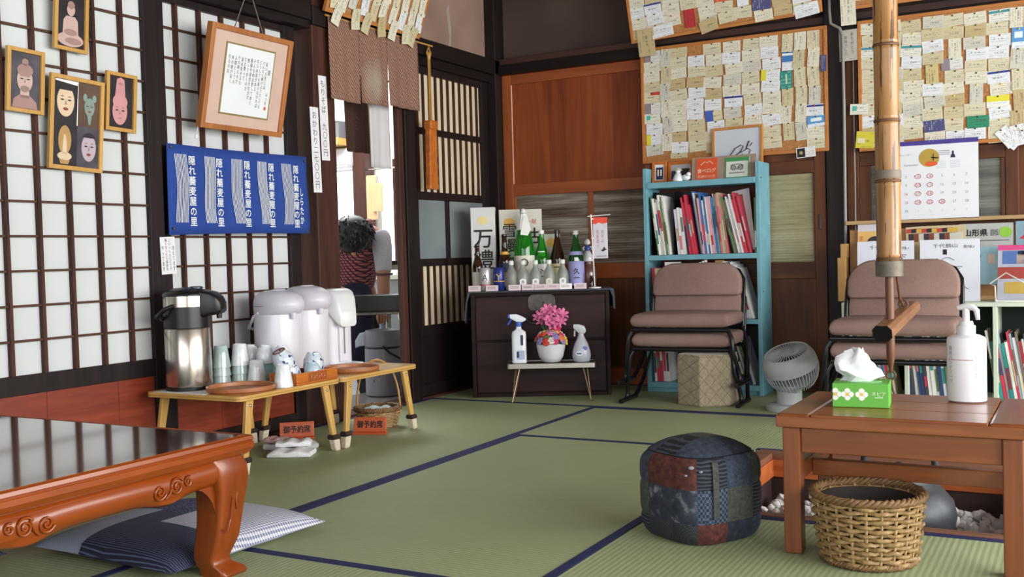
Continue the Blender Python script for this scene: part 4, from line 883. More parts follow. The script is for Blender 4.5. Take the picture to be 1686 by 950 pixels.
for k in range(16):
    a = R(75+rnd.uniform(-28, 28)); z = .12+rnd.uniform(-.03, .04)
    part('flower_print', MB().sphere((.105*math.cos(a), .105*math.sin(a), z), .008, 7, 5, (.5, .5, 1)), plain('print_%d' % (k % 3), ('#5d7060', '#b5a35c', '#8f8aa0')[k % 3], .5), t)

# ------------------------------------------------------------------ person bending down in the kitchen
def skin_mesh(name, pts, edges, mat, parent, root=0, sub=2, smooth=True):
    me = bpy.data.meshes.new(name); me.from_pydata([p[0] for p in pts], edges, []); o = bpy.data.objects.new(name, me); COL.objects.link(o)
    o.modifiers.new('skin', 'SKIN').use_smooth_shade = True
    if not me.skin_vertices: pass
    for i, p in enumerate(pts):
        r_ = p[1] if isinstance(p[1], tuple) else (p[1], p[1]); me.skin_vertices[0].data[i].radius = r_; me.skin_vertices[0].data[i].use_root = (i == root)
    s_ = o.modifiers.new('sub', 'SUBSURF'); s_.levels = sub; s_.render_levels = sub
    bpy.context.view_layer.update()
    m2 = bpy.data.meshes.new_from_object(o.evaluated_get(bpy.context.evaluated_depsgraph_get())); bpy.data.objects.remove(o)
    m2.materials.clear(); m2.materials.append(mat); m2.polygons.foreach_set('use_smooth', [True]*len(m2.polygons))
    return ob(name, m2, parent)
M_skin = plain('skin', '#a9745c', .55, var=.04)
pe = thing('person', 'person in red checked vest bending down to lift the grey thermos', 'person', (-3.95, 5.15, KZ))
def W(x_, y_, z_): return (x_+3.95, y_-5.15, z_-KZ)
B = [(W(-3.95, 5.12, .56), .13), (W(-3.90, 5.05, .70), .12), (W(-3.80, 4.95, .86), .125), (W(-3.745, 4.89, .945), .075), (W(-3.71, 4.85, .955), .045), (W(-3.69, 4.82, .945), .05), (W(-3.665, 4.775, .93), (.08, .085)), (W(-3.675, 4.79, .875), (.068, .07)),
     (W(-3.885, 4.855, .935), .045), (W(-3.90, 4.74, .74), .042), (W(-3.73, 4.66, .63), .034), (W(-3.685, 4.645, .62), .03),
     (W(-3.61, 4.945, .92), .045), (W(-3.535, 4.875, .715), .043), (W(-3.512, 4.83, .52), .032), (W(-3.518, 4.832, .468), .028),
     (W(-4.03, 5.08, .50), .095), (W(-4.06, 5.03, .12), .065), (W(-4.07, 5.15, -.24), .045), (W(-4.05, 5.06, -.29), .04), (W(-3.87, 5.16, .50), .095), (W(-3.86, 5.10, .12), .065), (W(-3.88, 5.22, -.24), .045), (W(-3.86, 5.12, -.29), .04)]
Ed = [(0, 1), (1, 2), (2, 3), (3, 4), (4, 5), (5, 6), (6, 7), (3, 8), (8, 9), (9, 10), (10, 11), (3, 12), (12, 13), (13, 14), (14, 15), (0, 16), (16, 17), (17, 18), (18, 19), (0, 20), (20, 21), (21, 22), (22, 23)]
body = skin_mesh('body', B, Ed, M_skin, pe)
# fingers: gripping hand on the thermos knob, relaxed other hand
for hand, base, dirn, side in (('grip', Vector(W(-3.518, 4.832, .462)), Vector((0, 0, -1)), Vector((.875, .4835, 0))), ('rest', Vector(W(-3.69, 4.645, .62)), Vector((.85, .2, -.45)).normalized(), Vector((-.2, .9, 0)).normalized())):
    nrm = dirn.cross(side).normalized()
    for k, L in enumerate((.045, .052, .05, .04)):
        b_ = base+side*(.010*(k-1.5))*1.7
        pts = [(b_, .0095), (b_+dirn*L*.55+nrm*.012, .0088), (b_+dirn*L*.95+nrm*.004, .008), (b_+dirn*L*1.15-nrm*.012, .007)]
        skin_mesh('finger', [(tuple(p), r_) for p, r_ in pts], [(0, 1), (1, 2), (2, 3)], M_skin, body, sub=1)
    pts = [(base-side*.02-dirn*.01, .011), (base-side*.034+dirn*.018-nrm*.01, .0095), (base-side*.026+dirn*.04-nrm*.018, .008)]
    skin_mesh('thumb', [(tuple(p), r_) for p, r_ in pts], [(0, 1), (1, 2)], M_skin, body, sub=1)
# face, mostly turned down
Hc = Vector(W(-3.66, 4.765, .90)); fd = Vector((.15, -.2, -.97)).normalized(); rt = Vector((.875, .4835, 0)); up_ = rt.cross(fd)
part('nose', MB().sphere(Hc+fd*.088, .014, 10, 8, (1, 1, 1.2)), M_skin, body, smooth=60)
for s_ in (-1, 1):
    part('eye', MB().sphere(Hc+fd*.078+rt*.03*s_+up_*.02, .009, 8, 6), M_ink, body, smooth=60); part('ear', MB().sphere(Hc+rt*.07*s_+fd*.02, .022, 10, 8, (.5, .8, 1.1)), M_skin, body, smooth=60)
part('mouth', MB().tube([Hc+fd*.08+rt*k*.018-up_*.045 for k in (-1, 0, 1)], .005, 6), plain('lips', '#8a4a44', .5), body)
hr = MB(); rnd = random.Random(11); M_hair = plain('black_hair', '#0d0c10', .45, var=.3, vs=60)
hr.sphere(Hc-fd*.018+Vector((.012, -.022, .008)), .110, 24, 16, (1, 1, .98))
hair = part('hair', hr, M_hair, pe, smooth=60)
tf = MB()
for k in range(420):
    d = Vector((rnd.gauss(0, 1), rnd.gauss(0, 1), rnd.gauss(.35, .9))).normalized(); c = Hc-fd*.018+Vector((.012, -.022, .008))
    if d.dot(fd) > .72: continue
    p = c+d*.103; g = (d*.35+Vector((rnd.gauss(0, .3), rnd.gauss(0, .3), -.7))).normalized(); q = p+g*rnd.uniform(.02, .045)+d*.008
    tf.tube([p, (p+q)/2+d*.006, q], [.005, .004, .0008], 4)
tuft = part('hair_strand', tf, M_hair, hair, smooth=60); tuft['kind'] = 'stuff'
# clothes
def check_cloth(name, c0, c1, c2, sc):
    t = NT(name); v = t.coord('Object', (1, 1, 1), (0, 0, R(29))); s_ = t.n('ShaderNodeSeparateXYZ'); t.L.new(v, s_.inputs[0])
    a = t.math('LESS_THAN', t.math('FRACT', t.math('MULTIPLY', s_.outputs[0], sc)), .62); b = t.math('LESS_THAN', t.math('FRACT', t.math('MULTIPLY', s_.outputs[2], sc)), .62)
    return t.fin(t.mix(a, lin(c0), t.mix(b, lin(c1), lin(c2))), .9)
M_vest = check_cloth('red_check_cloth', '#3a262c', '#5a3238', '#b4646a', 62)
skin_mesh('checked_vest', [(W(-3.88, 5.04, .58), .14), (W(-3.83, 4.98, .71), .15), (W(-3.785, 4.94, .84), .155), (W(-3.745, 4.90, .93), .115), (W(-3.875, 4.86, .935), .085), (W(-3.645, 4.935, .935), .088)], [(0, 1), (1, 2), (2, 3), (3, 4), (3, 5)], M_vest, pe)
M_slv = fabric('grey_white_shirt', '#9b9aa0', '#c0bfc6', 220, .9)
for pts in ([(W(-3.62, 4.945, .93), .06), (W(-3.592, 4.94, .90), .068), (W(-3.556, 4.905, .80), .058), (W(-3.537, 4.878, .715), .05), (W(-3.532, 4.87, .69), .046)], [(W(-3.86, 4.86, .95), .075), (W(-3.90, 4.845, .93), .078), (W(-3.905, 4.78, .80), .066), (W(-3.90, 4.74, .73), .056)]):
    skin_mesh('shirt_sleeve', pts, [(i, i+1) for i in range(len(pts)-1)], M_slv, pe)
part('sleeve_cuff', MB().tube([Vector(W(-3.531, 4.869, .69))+Vector((.05*math.cos(i*PI/8), .05*math.sin(i*PI/8), 0)) for i in range(16)], .006, 6, True), plain('cuff_band', '#5a3a3e', .8), pe, smooth=60)
skin_mesh('navy_apron', [(W(-3.76, 4.90, .66), .07), (W(-3.80, 4.95, .56), .13), (W(-3.88, 5.01, .42), .15), (W(-3.94, 5.05, .1), .16)], [(0, 1), (1, 2), (2, 3)], fabric('navy_apron_cloth', '#1c1c30', '#2b2a44', 220, .9), pe)
skin_mesh('trousers', [(W(-3.95, 5.14, .54), .135), (W(-4.03, 5.10, .46), .105), (W(-4.06, 5.04, .12), .08), (W(-4.07, 5.15, -.2), .065), (W(-3.87, 5.17, .46), .105), (W(-3.86, 5.11, .12), .08), (W(-3.88, 5.22, -.2), .065)], [(0, 1), (1, 2), (2, 3), (0, 4), (4, 5), (5, 6)], fabric('dark_trousers', '#1d1d28', '#2c2c3a', 220, .9), pe)
for x_, y_ in ((-4.04, 5.04), (-3.85, 5.10)): part('shoe', MB().sphere(W(x_, y_, -.285), .06, 14, 8, (.75, 1.7, .55)), M_blk, pe, smooth=60)

# ================================================================== cloths and papers in the doorway
def noren_cloth(name, c0, c1, sc=34, stain=False):
    t = NT(name); v = t.coord('Object'); w = t.n('ShaderNodeTexWave', wave_type='BANDS', bands_direction='DIAGONAL'); t.L.new(t.coord('Object', (0, 1.25, 1)), w.inputs[0]); w.inputs['Scale'].default_value = sc; w.inputs['Distortion'].default_value = 2.2; w.inputs['Detail'].default_value = 0; w.inputs['Detail Scale'].default_value = 1.6
    c = t.ramp(w.outputs[1], [(.3, lin(c0)), (.7, lin(c1))])
    if stain:
        d = t.n('ShaderNodeVectorMath', operation='DISTANCE'); t.L.new(t.coord('Object', (0, 1, .8)), d.inputs[0]); d.inputs[1].default_value = (0, 4.30, 1.675*.8)
        m_ = t.ramp(t.math('ADD', d.outputs[1], t.math('MULTIPLY', t.noise(v, 22, 3), .06)), [(.055, (1, 1, 1, 1)), (.13, (0, 0, 0, 1))])
        c = t.mix(t.math('MULTIPLY', m_, .55), c, lin('#a8a192'))
    t.bump(t.noise(v, 400, 2), .2, .001); return t.fin(c, .9)
def cloth_panel(y0, y1, z0, z1, x_, ph, amp=.008, n=16, m_=14):
    vs = []; fs = []
    for i in range(n+1):
        for j in range(m_+1):
            y_ = y0+(y1-y0)*i/n; f = j/m_; z_ = z1+(z0-z1)*f
            vs.append((x_+amp*(.25+f)*math.sin(i*1.15+ph)+.006*f*math.sin(ph*2+i*.4), y_+.006*f*math.sin(ph+i*.3)*0, z_))
    for i in range(n):
        for j in range(m_): k = i*(m_+1)+j; fs.append((k, k+1, k+m_+2, k+m_+1))
    return MB().add(vs, fs)
nr = thing('noren_curtain', 'brown patterned split curtain with a pale stain above the doorway', 'curtain', (0, 0, 0))
M_nor = noren_cloth('brown_noren_cloth', '#6b4a3f', '#a07a68', 30, True)
def solid(o, th): s_ = o.modifiers.new('t', 'SOLIDIFY'); s_.thickness = th; return o
for k, (a, b) in enumerate(((3.945, 4.188), (4.188, 4.421), (4.421, 4.70))):
    m = cloth_panel(a, b, 1.548+.01*k, 1.945, XL+.062, k*1.9, .003)
    for i, v in enumerate(m.v):   # the slit opens from half height down
        f = max(0, (1.80-v.z)/.25)*.006; c = (a+b)/2; m.v[i] = Vector((v.x, v.y-f*(1 if v.y > c else -1)*min(1, abs(v.y-c)/((b-a)/2))**4, v.z))
    solid(part('curtain_panel', m, M_nor, nr, smooth=60), .0015)
part('curtain_rod', MB().cyl((XL+.06, 3.93, 1.94), (XL+.06, 4.85, 1.94), .005), M_ratt, nr)
n2 = thing('inner_curtain', 'dark brown patterned curtain hanging behind the doorway curtain', 'curtain', (0, 0, 0)); solid(part('curtain_panel', cloth_panel(4.30, 4.505, 1.34, 1.75, XL-.14, 1.0), noren_cloth('dark_noren_cloth', '#1e120f', '#4e2c1e', 44), n2, smooth=60), .0015)
part('curtain_rod', MB().cyl((XL-.14, 4.0, 1.75), (XL-.14, 4.75, 1.75), .006), M_ratt, n2)
n3 = thing('hanging_sheet', 'plain white sheet hanging in the kitchen doorway', 'sheet', (0, 0, 0)); solid(part('sheet_cloth', cloth_panel(4.385, 4.56, 1.255, 1.75, XL-.04, .4, .0015), plain('white_drape', '#cfcdd0', .8, var=.02), n3, smooth=60), .001)
M_strip = plain('menu_paper', '#e6e6ea', .8, var=.02)
M_inkg = plain('brush_ink', '#55565e', .7)
def menu_strip(label, y0, z0, z1, body, tilt):
    t = thing('menu_strip', label, 'menu strip', (XL+.0325, y0, z0), 0, 'paper menu strips on the post', rot=(0, R(0), R(90))); t.rotation_euler = (0, 0, R(90))
    p = part('paper', box(-.03, .03, -.001, 0, 0, z1-z0), M_strip, t, rot=(0, R(tilt), 0)); text(body, .05, M_inkg, p, (0, -.0016, (z1-z0)/2), vertical=True, fit=(.032, (z1-z0)*.9))
menu_strip('upper white paper menu strip, nearer the curtain', 3.934, 1.255, 1.655, 'もりそば　九〇〇円', -1.5); menu_strip('lower white paper menu strip on the brown post', 3.866, 1.10, 1.50, 'おかわり二七〇〇円', -1.5)
# wooden clapper block hung on a cord
t = thing('wooden_clapper', 'orange wooden signal board hanging on a cord before the slatted door', 'clapper', (XL+.075, 4.79, 1.15), R(90))
part('board', MB().prism([(-.046, 0), (.040, 0), (.034, .335), (-.034, .335)], -.016, .016), M_otr, t, bevel=.004); part('head_block', MB().prism(rrect(-.038, .038, .325, .375, .012), -.024, .024), M_otr, t, bevel=.006)
part('cord', MB().tube([(-.008, 0, .37), (-.006, 0, .72), (-.02, 0, .74), (0, 0, .775), (.02, 0, .74), (.006, 0, .72), (.008, 0, .37)], .0045, 6), M_ratt, t, smooth=60)
part('cord_knot', MB().sphere((0, 0, .725), .014, 10, 8, (.8, .8, 1.8)), M_ratt, t, smooth=60); part('carved_writing', MB().tube([(.03, -.018, .22), (.036, -.018, .19), (.028, -.018, .16), (.036, -.018, .12), (.03, -.018, .09), (.038, -.018, .06), (.032, -.018, .03)], .002, 4), M_ink, t)
# ================================================================== turquoise bookshelf
M_turq = plain('turquoise_paint', '#6fa6b4', .55, var=.06, vs=14, bump=.1, bs=30)
bs = thing('bookshelf', 'turquoise painted bookshelf full of magazines before the back wall', 'bookshelf', (-1.815, 5.40, 0))
part('side_panel', box(-.325, -.303, 0, .20, 0, 1.235), M_turq, bs, bevel=.002); part('side_panel', box(.303, .325, 0, .20, 0, 1.235), M_turq, bs, bevel=.002)
for z, h in ((.055, .03), (.405, .025), (.755, .028), (1.155, .032)): part('shelf_board', box(-.303, .303, 0 if z < 1 else -.004, .20, z-h, z), M_turq, bs, bevel=.002)
part('back_board', box(-.303, .303, .192, .20, .05, .42), plain('shelf_back_dark', '#3a3530', .8), bs)
part('kick_board', box(-.303, .303, .02, .035, 0, .03), M_turq, bs)
for z in (.55, 1.15): part('screw', MB().sphere((.326, .03, z), .004, 7, 5), M_iron, bs)
SHX, SHY = -1.815, 5.40
PALB = ['#e6e4e0', '#c9384e', '#d8d4c8', '#3d6fae', '#b4283c', '#f0efec', '#5c7f4a', '#2c3f6a', '#dca0ac', '#e7d9b8', '#8a2a3a', '#9fb6c4', '#404046', '#d9d9de', '#b9a58a', '#d46a7a', '#2f8a86', '#7c6f64']
BM = [plain('book_%d' % i, c, .45, var=.05) for i, c in enumerate(PALB)]; M_pages = plain('page_edge', '#e4e0d4', .8, var=.03)
_bn = [0]
def book(x_, y_, z_, th, h, d, ci, lean, label, band=None, group='magazines on the turquoise shelf', cat='book', name='magazine'):
    """spine faces -Y; lean in degrees about the lower corner"""
    t = thing(name, label, cat, (x_, y_, z_), 0, group, rot=(0, R(lean), 0))
    part('cover', MB().bb(0, .0012, 0, d, 0, h).bb(th-.0012, th, 0, d, 0, h).bb(0, th, -.0006, .001, 0, h), BM[ci], t)
    part('page_block', box(.0012, th-.0012, .001, d-.003, .002, h-.002), M_pages, t)
    if band is not None: part('spine_print', box(th*.12, th*.88, -.0016, -.0006, h*band[0], h*band[1]), BM[band[2]], t)
    return t
rnd = random.Random(21)
CNAME = ['white', 'crimson', 'cream', 'blue', 'dark red', 'bright white', 'green', 'navy', 'pink', 'yellowish', 'maroon', 'pale blue', 'black', 'light grey', 'tan', 'rose', 'teal', 'grey-brown']
def row(x0, x1, y_, z_, lean, hs, ths, where, cols=None, d=.15, top=0, group='magazines on the turquoise shelf'):
    x_ = x0; k = 0
    while True:
        th = rnd.uniform(*ths); h = rnd.uniform(*hs); 
        if x_+th*1.05 > x1: break
        k += 1; ci = rnd.choice(cols) if cols else rnd.randrange(len(BM)); le = lean if not callable(lean) else lean(k)
        cb = rnd.randrange(len(BM)); b0 = rnd.uniform(.1, .5)
        book(x_, y_+rnd.uniform(0, .012), z_, th, h, d, ci, -abs(le), '%s-spined magazine, %s in its row, %s' % (CNAME[ci], ORD[min(k, 30)], where) if 'turq' in group else '%s-spined booklet, %s along, %s' % (CNAME[ci], ORD[min(k, 30)], where), (b0, b0+rnd.uniform(.15, .4), cb), group)
        x_ += th/math.cos(R(le))+.0012
row(SHX-.252, SHX-.168, SHY+.014, .756, 7, (.29, .335), (.006, .011), 'top shelf beside the near side panel', [0, 2, 1, 0, 5, 6])
row(SHX-.135, SHX-.075, SHY+.014, .756, 5, (.24, .26), (.012, .018), 'top shelf beside the black files', [0, 13, 0])
row(SHX-.068, SHX-.014, SHY+.014, .756, 9, (.26, .33), (.006, .011), 'top shelf before the blue folder', [1, 4, 1, 10])
row(SHX+.008, SHX+.155, SHY+.014, .756, 6, (.29, .335), (.006, .012), 'top shelf right of the blue folder', [2, 16, 5, 0, 11, 15, 8, 3, 14])
row(SHX+.172, SHX+.282, SHY+.014, .756, 13, (.29, .33), (.006, .011), 'top shelf leaning at the far end', [4, 1, 17, 0, 6, 13, 7])
bk = book(SHX+.288, SHY+.02, .756, .013, .29, .15, 6, 0, 'upright green and white booklet against the far side panel, top shelf', (.1, .4, 5))
for x_, l in ((SHX-.296, 'black magazine file at the near end of the top shelf'), (SHX-.165, 'second black magazine file on the top shelf')):
    t = thing('magazine_file', l, 'magazine file', (x_, SHY+.03, .756), 0, 'black magazine files')
    part('file_side', MB().add([(0, 0, 0), (0, .155, 0), (0, .155, .35), (0, .06, .35), (0, 0, .22), (.003, 0, 0), (.003, .155, 0), (.003, .155, .35), (.003, .06, .35), (.003, 0, .22)], [(0, 1, 2, 3, 4), (9, 8, 7, 6, 5), (0, 5, 6, 1), (1, 6, 7, 2), (2, 7, 8, 3), (3, 8, 9, 4), (4, 9, 5, 0)]), M_blk, t)
    part('file_back', box(.003, .09, .15, .155, 0, .35), M_blk, t)
t = thing('blue_folder', 'blue card folder leaning among the magazines, top shelf', 'folder', (SHX-.01, SHY+.03, .756), rot=(0, R(-8), 0)); part('cover', box(0, .004, 0, .15, 0, .345), plain('folder_blue', '#3a6fb0', .5), t); part('page_block', box(.004, .012, .004, .146, .002, .335), M_pages, t)
t = thing('open_brochure', 'brochure with food pictures standing slanted at the far end, top shelf', 'brochure', (SHX+.188, SHY+.06, .76), rot=(R(-8), R(-9), R(-8))); part('paper', box(0, .10, 0, .002, 0, .335), BM[13], t); part('picture_print', box(.015, .06, -.0008, 0, .20, .31), plain('food_print', '#a8683c', .5), t); part('picture_print', box(.0, .03, -.0008, 0, .05, .18), BM[1], t)
# middle shelf
row(SHX-.285, SHX-.235, SHY+.014, .406, 2, (.22, .31), (.012, .022), 'middle shelf', [14, 0, 9, 1])
row(SHX+.20, SHX+.292, SHY+.014, .406, 17, (.28, .32), (.010, .016), 'middle shelf far end', [0, 11, 13])
for k, (x_, h) in enumerate(((-.10, .30), (.06, .315))): t = thing('book_end', 'tan wooden book end standing on the middle shelf, %s' % ('nearer the bottles' if k == 0 else 'in the middle'), 'book end', (SHX+x_, SHY+.05, .406)); part('upright', box(0, .05, 0, .015, 0, h), M_bam, t, bevel=.003); part('foot', box(0, .05, -.08, 0, 0, .012), M_bam, t, bevel=.003)
for k, (x_, c) in enumerate(((-.035, '#d99aa6'), (-.018, '#e4d6dc'), (-.002, '#d6dde6'), (.012, '#c8788c'))): t = thing('nail_polish', '%s small cylinder standing behind the chair back' % ('pink', 'pale', 'bluish white', 'deep pink')[k], 'bottle', (SHX+x_, SHY+.04, .406), 0, 'small cylinders on the middle shelf'); part('bottle_body', MB().lathe([(.012, 0), (.012, .25+.012*k), (.008, .27+.012*k)], 14), plain('polish_%d' % k, c, .35), t, smooth=45); part('bottle_cap', MB().lathe([(.009, .27+.012*k), (.009, .30+.006*k)], 12), M_capw, t, smooth=45)
t = thing('white_book', 'large white picture book standing open behind the chair back', 'book', (SHX-.23, SHY+.06, .406), R(24)); part('cover', box(0, .09, 0, .008, 0, .31), BM[5], t); part('page_block', box(.002, .088, .008, .02, .004, .306), M_pages, t)
t = thing('low_box', 'dark tray of small goods on the middle shelf', 'box', (SHX-.03, SHY+.08, .406)); part('box_body', box(-.16, .16, -.05, .05, 0, .07), M_blk, t, bevel=.003)
for k in range(5): part('small_pack', box(-.15+k*.062, -.10+k*.062, -.045, .03, .07, .085), BM[(k*5+9) % 18], t)
# bottom shelf
row(SHX-.285, SHX-.19, SHY+.014, .056, 2, (.25, .32), (.012, .02), 'bottom shelf', [14, 1, 0, 13])
row(SHX+.19, SHX+.292, SHY+.014, .056, 16, (.25, .29), (.010, .016), 'bottom shelf far end', [7, 13, 12, 17])
# on top of the bookshelf
ZT = 1.156
def frame_thing(name, label, cat, loc, rot, w, h, fw, mt, inner, dep=.014, group=None):
    t = thing(name, label, cat, loc, 0, group, rot=rot)
    for a in ((-w/2, -w/2+fw, 0, h), (w/2-fw, w/2, 0, h), (-w/2+fw, w/2-fw, 0, fw), (-w/2+fw, w/2-fw, h-fw, h)): part('frame_bar', box(a[0], a[1], 0, dep, a[2], a[3]), mt, t, bevel=.0015)
    part('picture', box(-w/2+fw, w/2-fw, dep*.45, dep*.7, fw, h-fw), inner, t); return t
M_pine = wood('pine_frame', '#a8692f', '#c98d4c', 'Z', .8, .45); M_sigb = plain('sign_card', '#c5cbd6', .35, var=.02)
t = frame_thing('signature_frame', 'light wood frame with a signed white card on the bookshelf', 'picture frame', (-1.652, 5.545, ZT), (R(-5), R(-.5), R(-2)), .285, .29, .015, M_pine, M_sigb)
sg = lambda pts, r_=.0022: MB().tube([(a, .004, b) for a, b in pts], r_, 5)
for pts, r_ in (([(-.07, .10), (-.05, .12), (-.01, .17), (.02, .185), (.035, .18), (.02, .15), (-.03, .115), (-.055, .10), (-.045, .12), (-.03, .11)], .0025), ([(-.03, .125), (.03, .15), (.06, .165), (.075, .155), (.065, .13), (.045, .10)], .0018), ([(.05, .16), (.06, .19), (.068, .205)], .003), ([(.07, .175), (.085, .195)], .002), ([(.03, .14), (.025, .12), (.018, .10)], .0014)): part('signature_stroke', sg(pts, r_), M_ink, t, smooth=60)
t = frame_thing('photo_frame', 'small orange wood frame with a photo of people on the bookshelf top', 'picture frame', (-2.07, 5.47, ZT), (R(-6), 0, R(4)), .085, .12, .016, M_otr, plain('photo_white', '#d8dadf', .4)); part('photo_print', box(-.02, .02, .0045, .0058, .02, .088), M_nv, t)
for k in (-.008, .008): part('photo_figure', box(k-.004, k+.004, .0038, .0046, .04, .075), BM[9], t)
t = frame_thing('photo_frame', 'orange wood frame with a dark photo behind the small doll on the bookshelf', 'picture frame', (-1.955, 5.49, ZT), (R(-6), 0, R(-3)), .15, .115, .016, M_otr, plain('photo_grey', '#a9a9b0', .4)); part('photo_print', box(-.055, .0, .0045, .0058, .018, .065), M_nv, t); part('photo_print', box(.005, .05, .0045, .0058, .018, .075), M_ink, t)
t = thing('small_figurine', 'tiny white seated figurine on the bookshelf top', 'figurine', (-1.945, 5.43, ZT), R(10)); part('body', MB().lathe([(.028, 0), (.03, .012), (.02, .035), (.008, .05)], 16), M_wht, t, smooth=50); part('head', MB().sphere((0, 0, .055), .014, 12, 8), M_wht, t, smooth=60); part('hat', MB().lathe([(.026, .058), (.004, .075)], 14), M_lab, t, smooth=40)
t = thing('small_figurine', 'tiny white animal figurine next to the seated figurine', 'figurine', (-1.90, 5.43, ZT), R(0)); part('body', MB().sphere((0, 0, .018), .02, 12, 8, (1.3, 1, .9)), M_wht, t, smooth=60); part('head', MB().sphere((.018, -.01, .034), .013, 12, 8), M_wht, t, smooth=60)
t = thing('sign_holder', 'brown card holding an orange award sign and a green-edged white sign', 'sign', (-1.685, 5.44, ZT), rot=(R(-9), 0, R(-2)))
part('backing_card', box(-.19, .165, 0, .004, 0, .125), plain('grey_brown_card', '#9a8778', .7), t)
og = part('orange_sign', box(-.165, -.045, -.003, 0, -.0, .118), plain('award_orange', '#d9562c', .55), t); M_osl = plain('award_pale', '#efc6ae', .6)
text('食べログ', .03, M_osl, og, (-.105, -.0042, .05), offset=.02, fit=(.105, .026)); text('話題のお店', .02, M_osl, og, (-.105, -.0042, .018), fit=(.10, .016)); part('sign_emblem', MB().tube([(-.14, -.0036, .082), (-.115, -.0036, .10), (-.105, -.0036, .093), (-.09, -.0036, .102), (-.07, -.0036, .085)], .002, 4), M_osl, og)
gs = part('green_sign', box(.0, .13, -.003, 0, 0, .112), plain('award_white', '#d2d8cf', .55), t); part('sign_border', box(.0, .13, -.0042, -.003, .09, .112), plain('award_green', '#3f9156', .55), gs)
for a in ((.0, .005, 0, .09), (.125, .13, 0, .09), (0, .13, 0, .005)): part('sign_border', box(a[0], a[1], -.0042, -.003, a[2], a[3]), plain('award_green', '#3f9156', .55), gs)
for s_ in (-1, 1): part('owl_eye', MB().tube([(.065+s_*.019+.013*math.cos(i*PI/8), -.0042, .055+.012*math.sin(i*PI/8)) for i in range(16)], .002, 5, True), M_ink, gs); part('owl_pupil', MB().tube([(.065+s_*.019+.005*math.cos(i*PI/6), -.0042, .055+.005*math.sin(i*PI/6)) for i in range(12)], .0014, 5, True), M_ink, gs)
part('owl_brow', MB().tube([(.03, -.0042, .066), (.045, -.0042, .073), (.085, -.0042, .073), (.1, -.0042, .066)], .0018, 5), M_ink, gs); part('owl_beak', MB().prism([(.061, .05), (.069, .05), (.065, .042)], -.0045, -.0032), M_ink, gs); part('sign_print', box(.022, .108, -.0042, -.003, .024, .031), M_thin, gs)

# ================================================================== stacked low chairs
M_cush = fabric('brown_chair_cloth', '#7a6059', '#947970', 240, .9, .4, big=.25); M_tubeb = plain('black_enamel_tube', '#15151a', .25, .2, var=.03)
def make_chair(label):
    """low tube chair: seat front edge at y=0, back towards +Y; seat top at z=.345"""
    t = thing('low_chair', label, 'chair', (0, 0, 0), 0, 'low stacking chairs with brown cushions')
    rs = []
    for x_, kx in ((-.252, .45), (-.25, .66), (-.243, .86), (-.225, .98), (0, 1.03), (.225, .98), (.243, .86), (.25, .66), (.252, .45)):
        hw = .04*max(kx, .25); rs.append([Vector((x_, y_, .322+dz*hw/.04)) for y_, dz in ((-.004, -.03), (-.016, -.012), (-.017, .010), (-.002, .03), (.03, .038), (.18, .040), (.36, .038), (.40, .025), (.41, 0), (.40, -.028), (.2, -.032))])
    part('seat', MB().loft(rs), M_cush, t, smooth=60)
    bk = []
    W_ = .24
    for y_, kk in ((-.040, .55), (-.036, .80), (-.024, .95), (-.004, 1), (.016, .97), (.024, .85)):
        ring = []
        for a, b in [(W_-.115+.115*math.cos(R(x_)), .065+.11*math.sin(R(x_))) for x_ in range(0, 91, 10)]+[(-W_+.115+.115*math.cos(R(x_)), .065+.11*math.sin(R(x_))) for x_ in range(90, 181, 10)]+arc(-W_+.02, .02, .02, 180, 270, 3)+arc(W_-.02, .02, .02, 270, 360, 3): ring.append(Vector((a*(kk*.1+.9), .40+y_+.18*b, .435+.0875+(b-.0875)*(kk*.3+.7))))
        bk.append(ring)
    part('backrest', MB().loft(bk), M_cush, t, smooth=60)
    for s_ in (-1, 1):
        x_ = s_*.245
        part('front_leg', MB().tube([(x_*.98, .015, .285), (s_*.268, .0, .24), (s_*.275, -.005, .16), (s_*.29, .02, .09), (s_*.298, .035, .04), (s_*.30, .02, .013), (s_*.302, -.06, .012)], .011, 10), M_tubeb, t, smooth=60)
        part('rear_leg', MB().tube([(x_*.97, .38, .285), (s_*.268, .36, .20), (s_*.28, .28, .10), (s_*.292, .22, .04), (s_*.30, .18, .013), (s_*.302, .02, .012)], .011, 10), M_tubeb, t, smooth=60)
        part('floor_runner', MB().tube([(s_*.302, -.075, .011), (s_*.302, .20, .011)], .013, 8), M_tubeb, t, smooth=60)
        part('back_tube', MB().tube([(s_*.248, .37, .275), (s_*.248, .40, .40), (s_*.246, .425, .47), (s_*.243, .44, .52), (s_*.215, .46, .565), (s_*.15, .465, .59)], .010, 10), M_tubeb, t, smooth=60)
    part('seat_rail', MB().tube([(-.25, .0, .278), (.25, .0, .278)], .012, 10), M_tubeb, t, smooth=60); part('seat_rail', MB().tube([(-.25, .385, .278), (.25, .385, .278)], .011, 10), M_tubeb, t, smooth=60)
    return t
DZ = .10
c0 = make_chair('low brown-cushioned chair, lower of the stack before the turquoise shelf'); c0.location = (-1.80, 5.0, 0); c0.rotation_euler = (0, 0, R(3)); c0.scale = (1, .86, 1)
dup(c0, None, (-1.80, 4.985, DZ), (0, 0, R(3)), 'low brown-cushioned chair, upper of the stack before the turquoise shelf')
dup(c0, None, (-.725, 4.63, 0), (0, 0, 0), 'low brown-cushioned chair, lower of the stack behind the bamboo pole')
dup(c0, None, (-.725, 4.615, DZ), (0, 0, 0), 'low brown-cushioned chair, upper of the stack behind the bamboo pole')

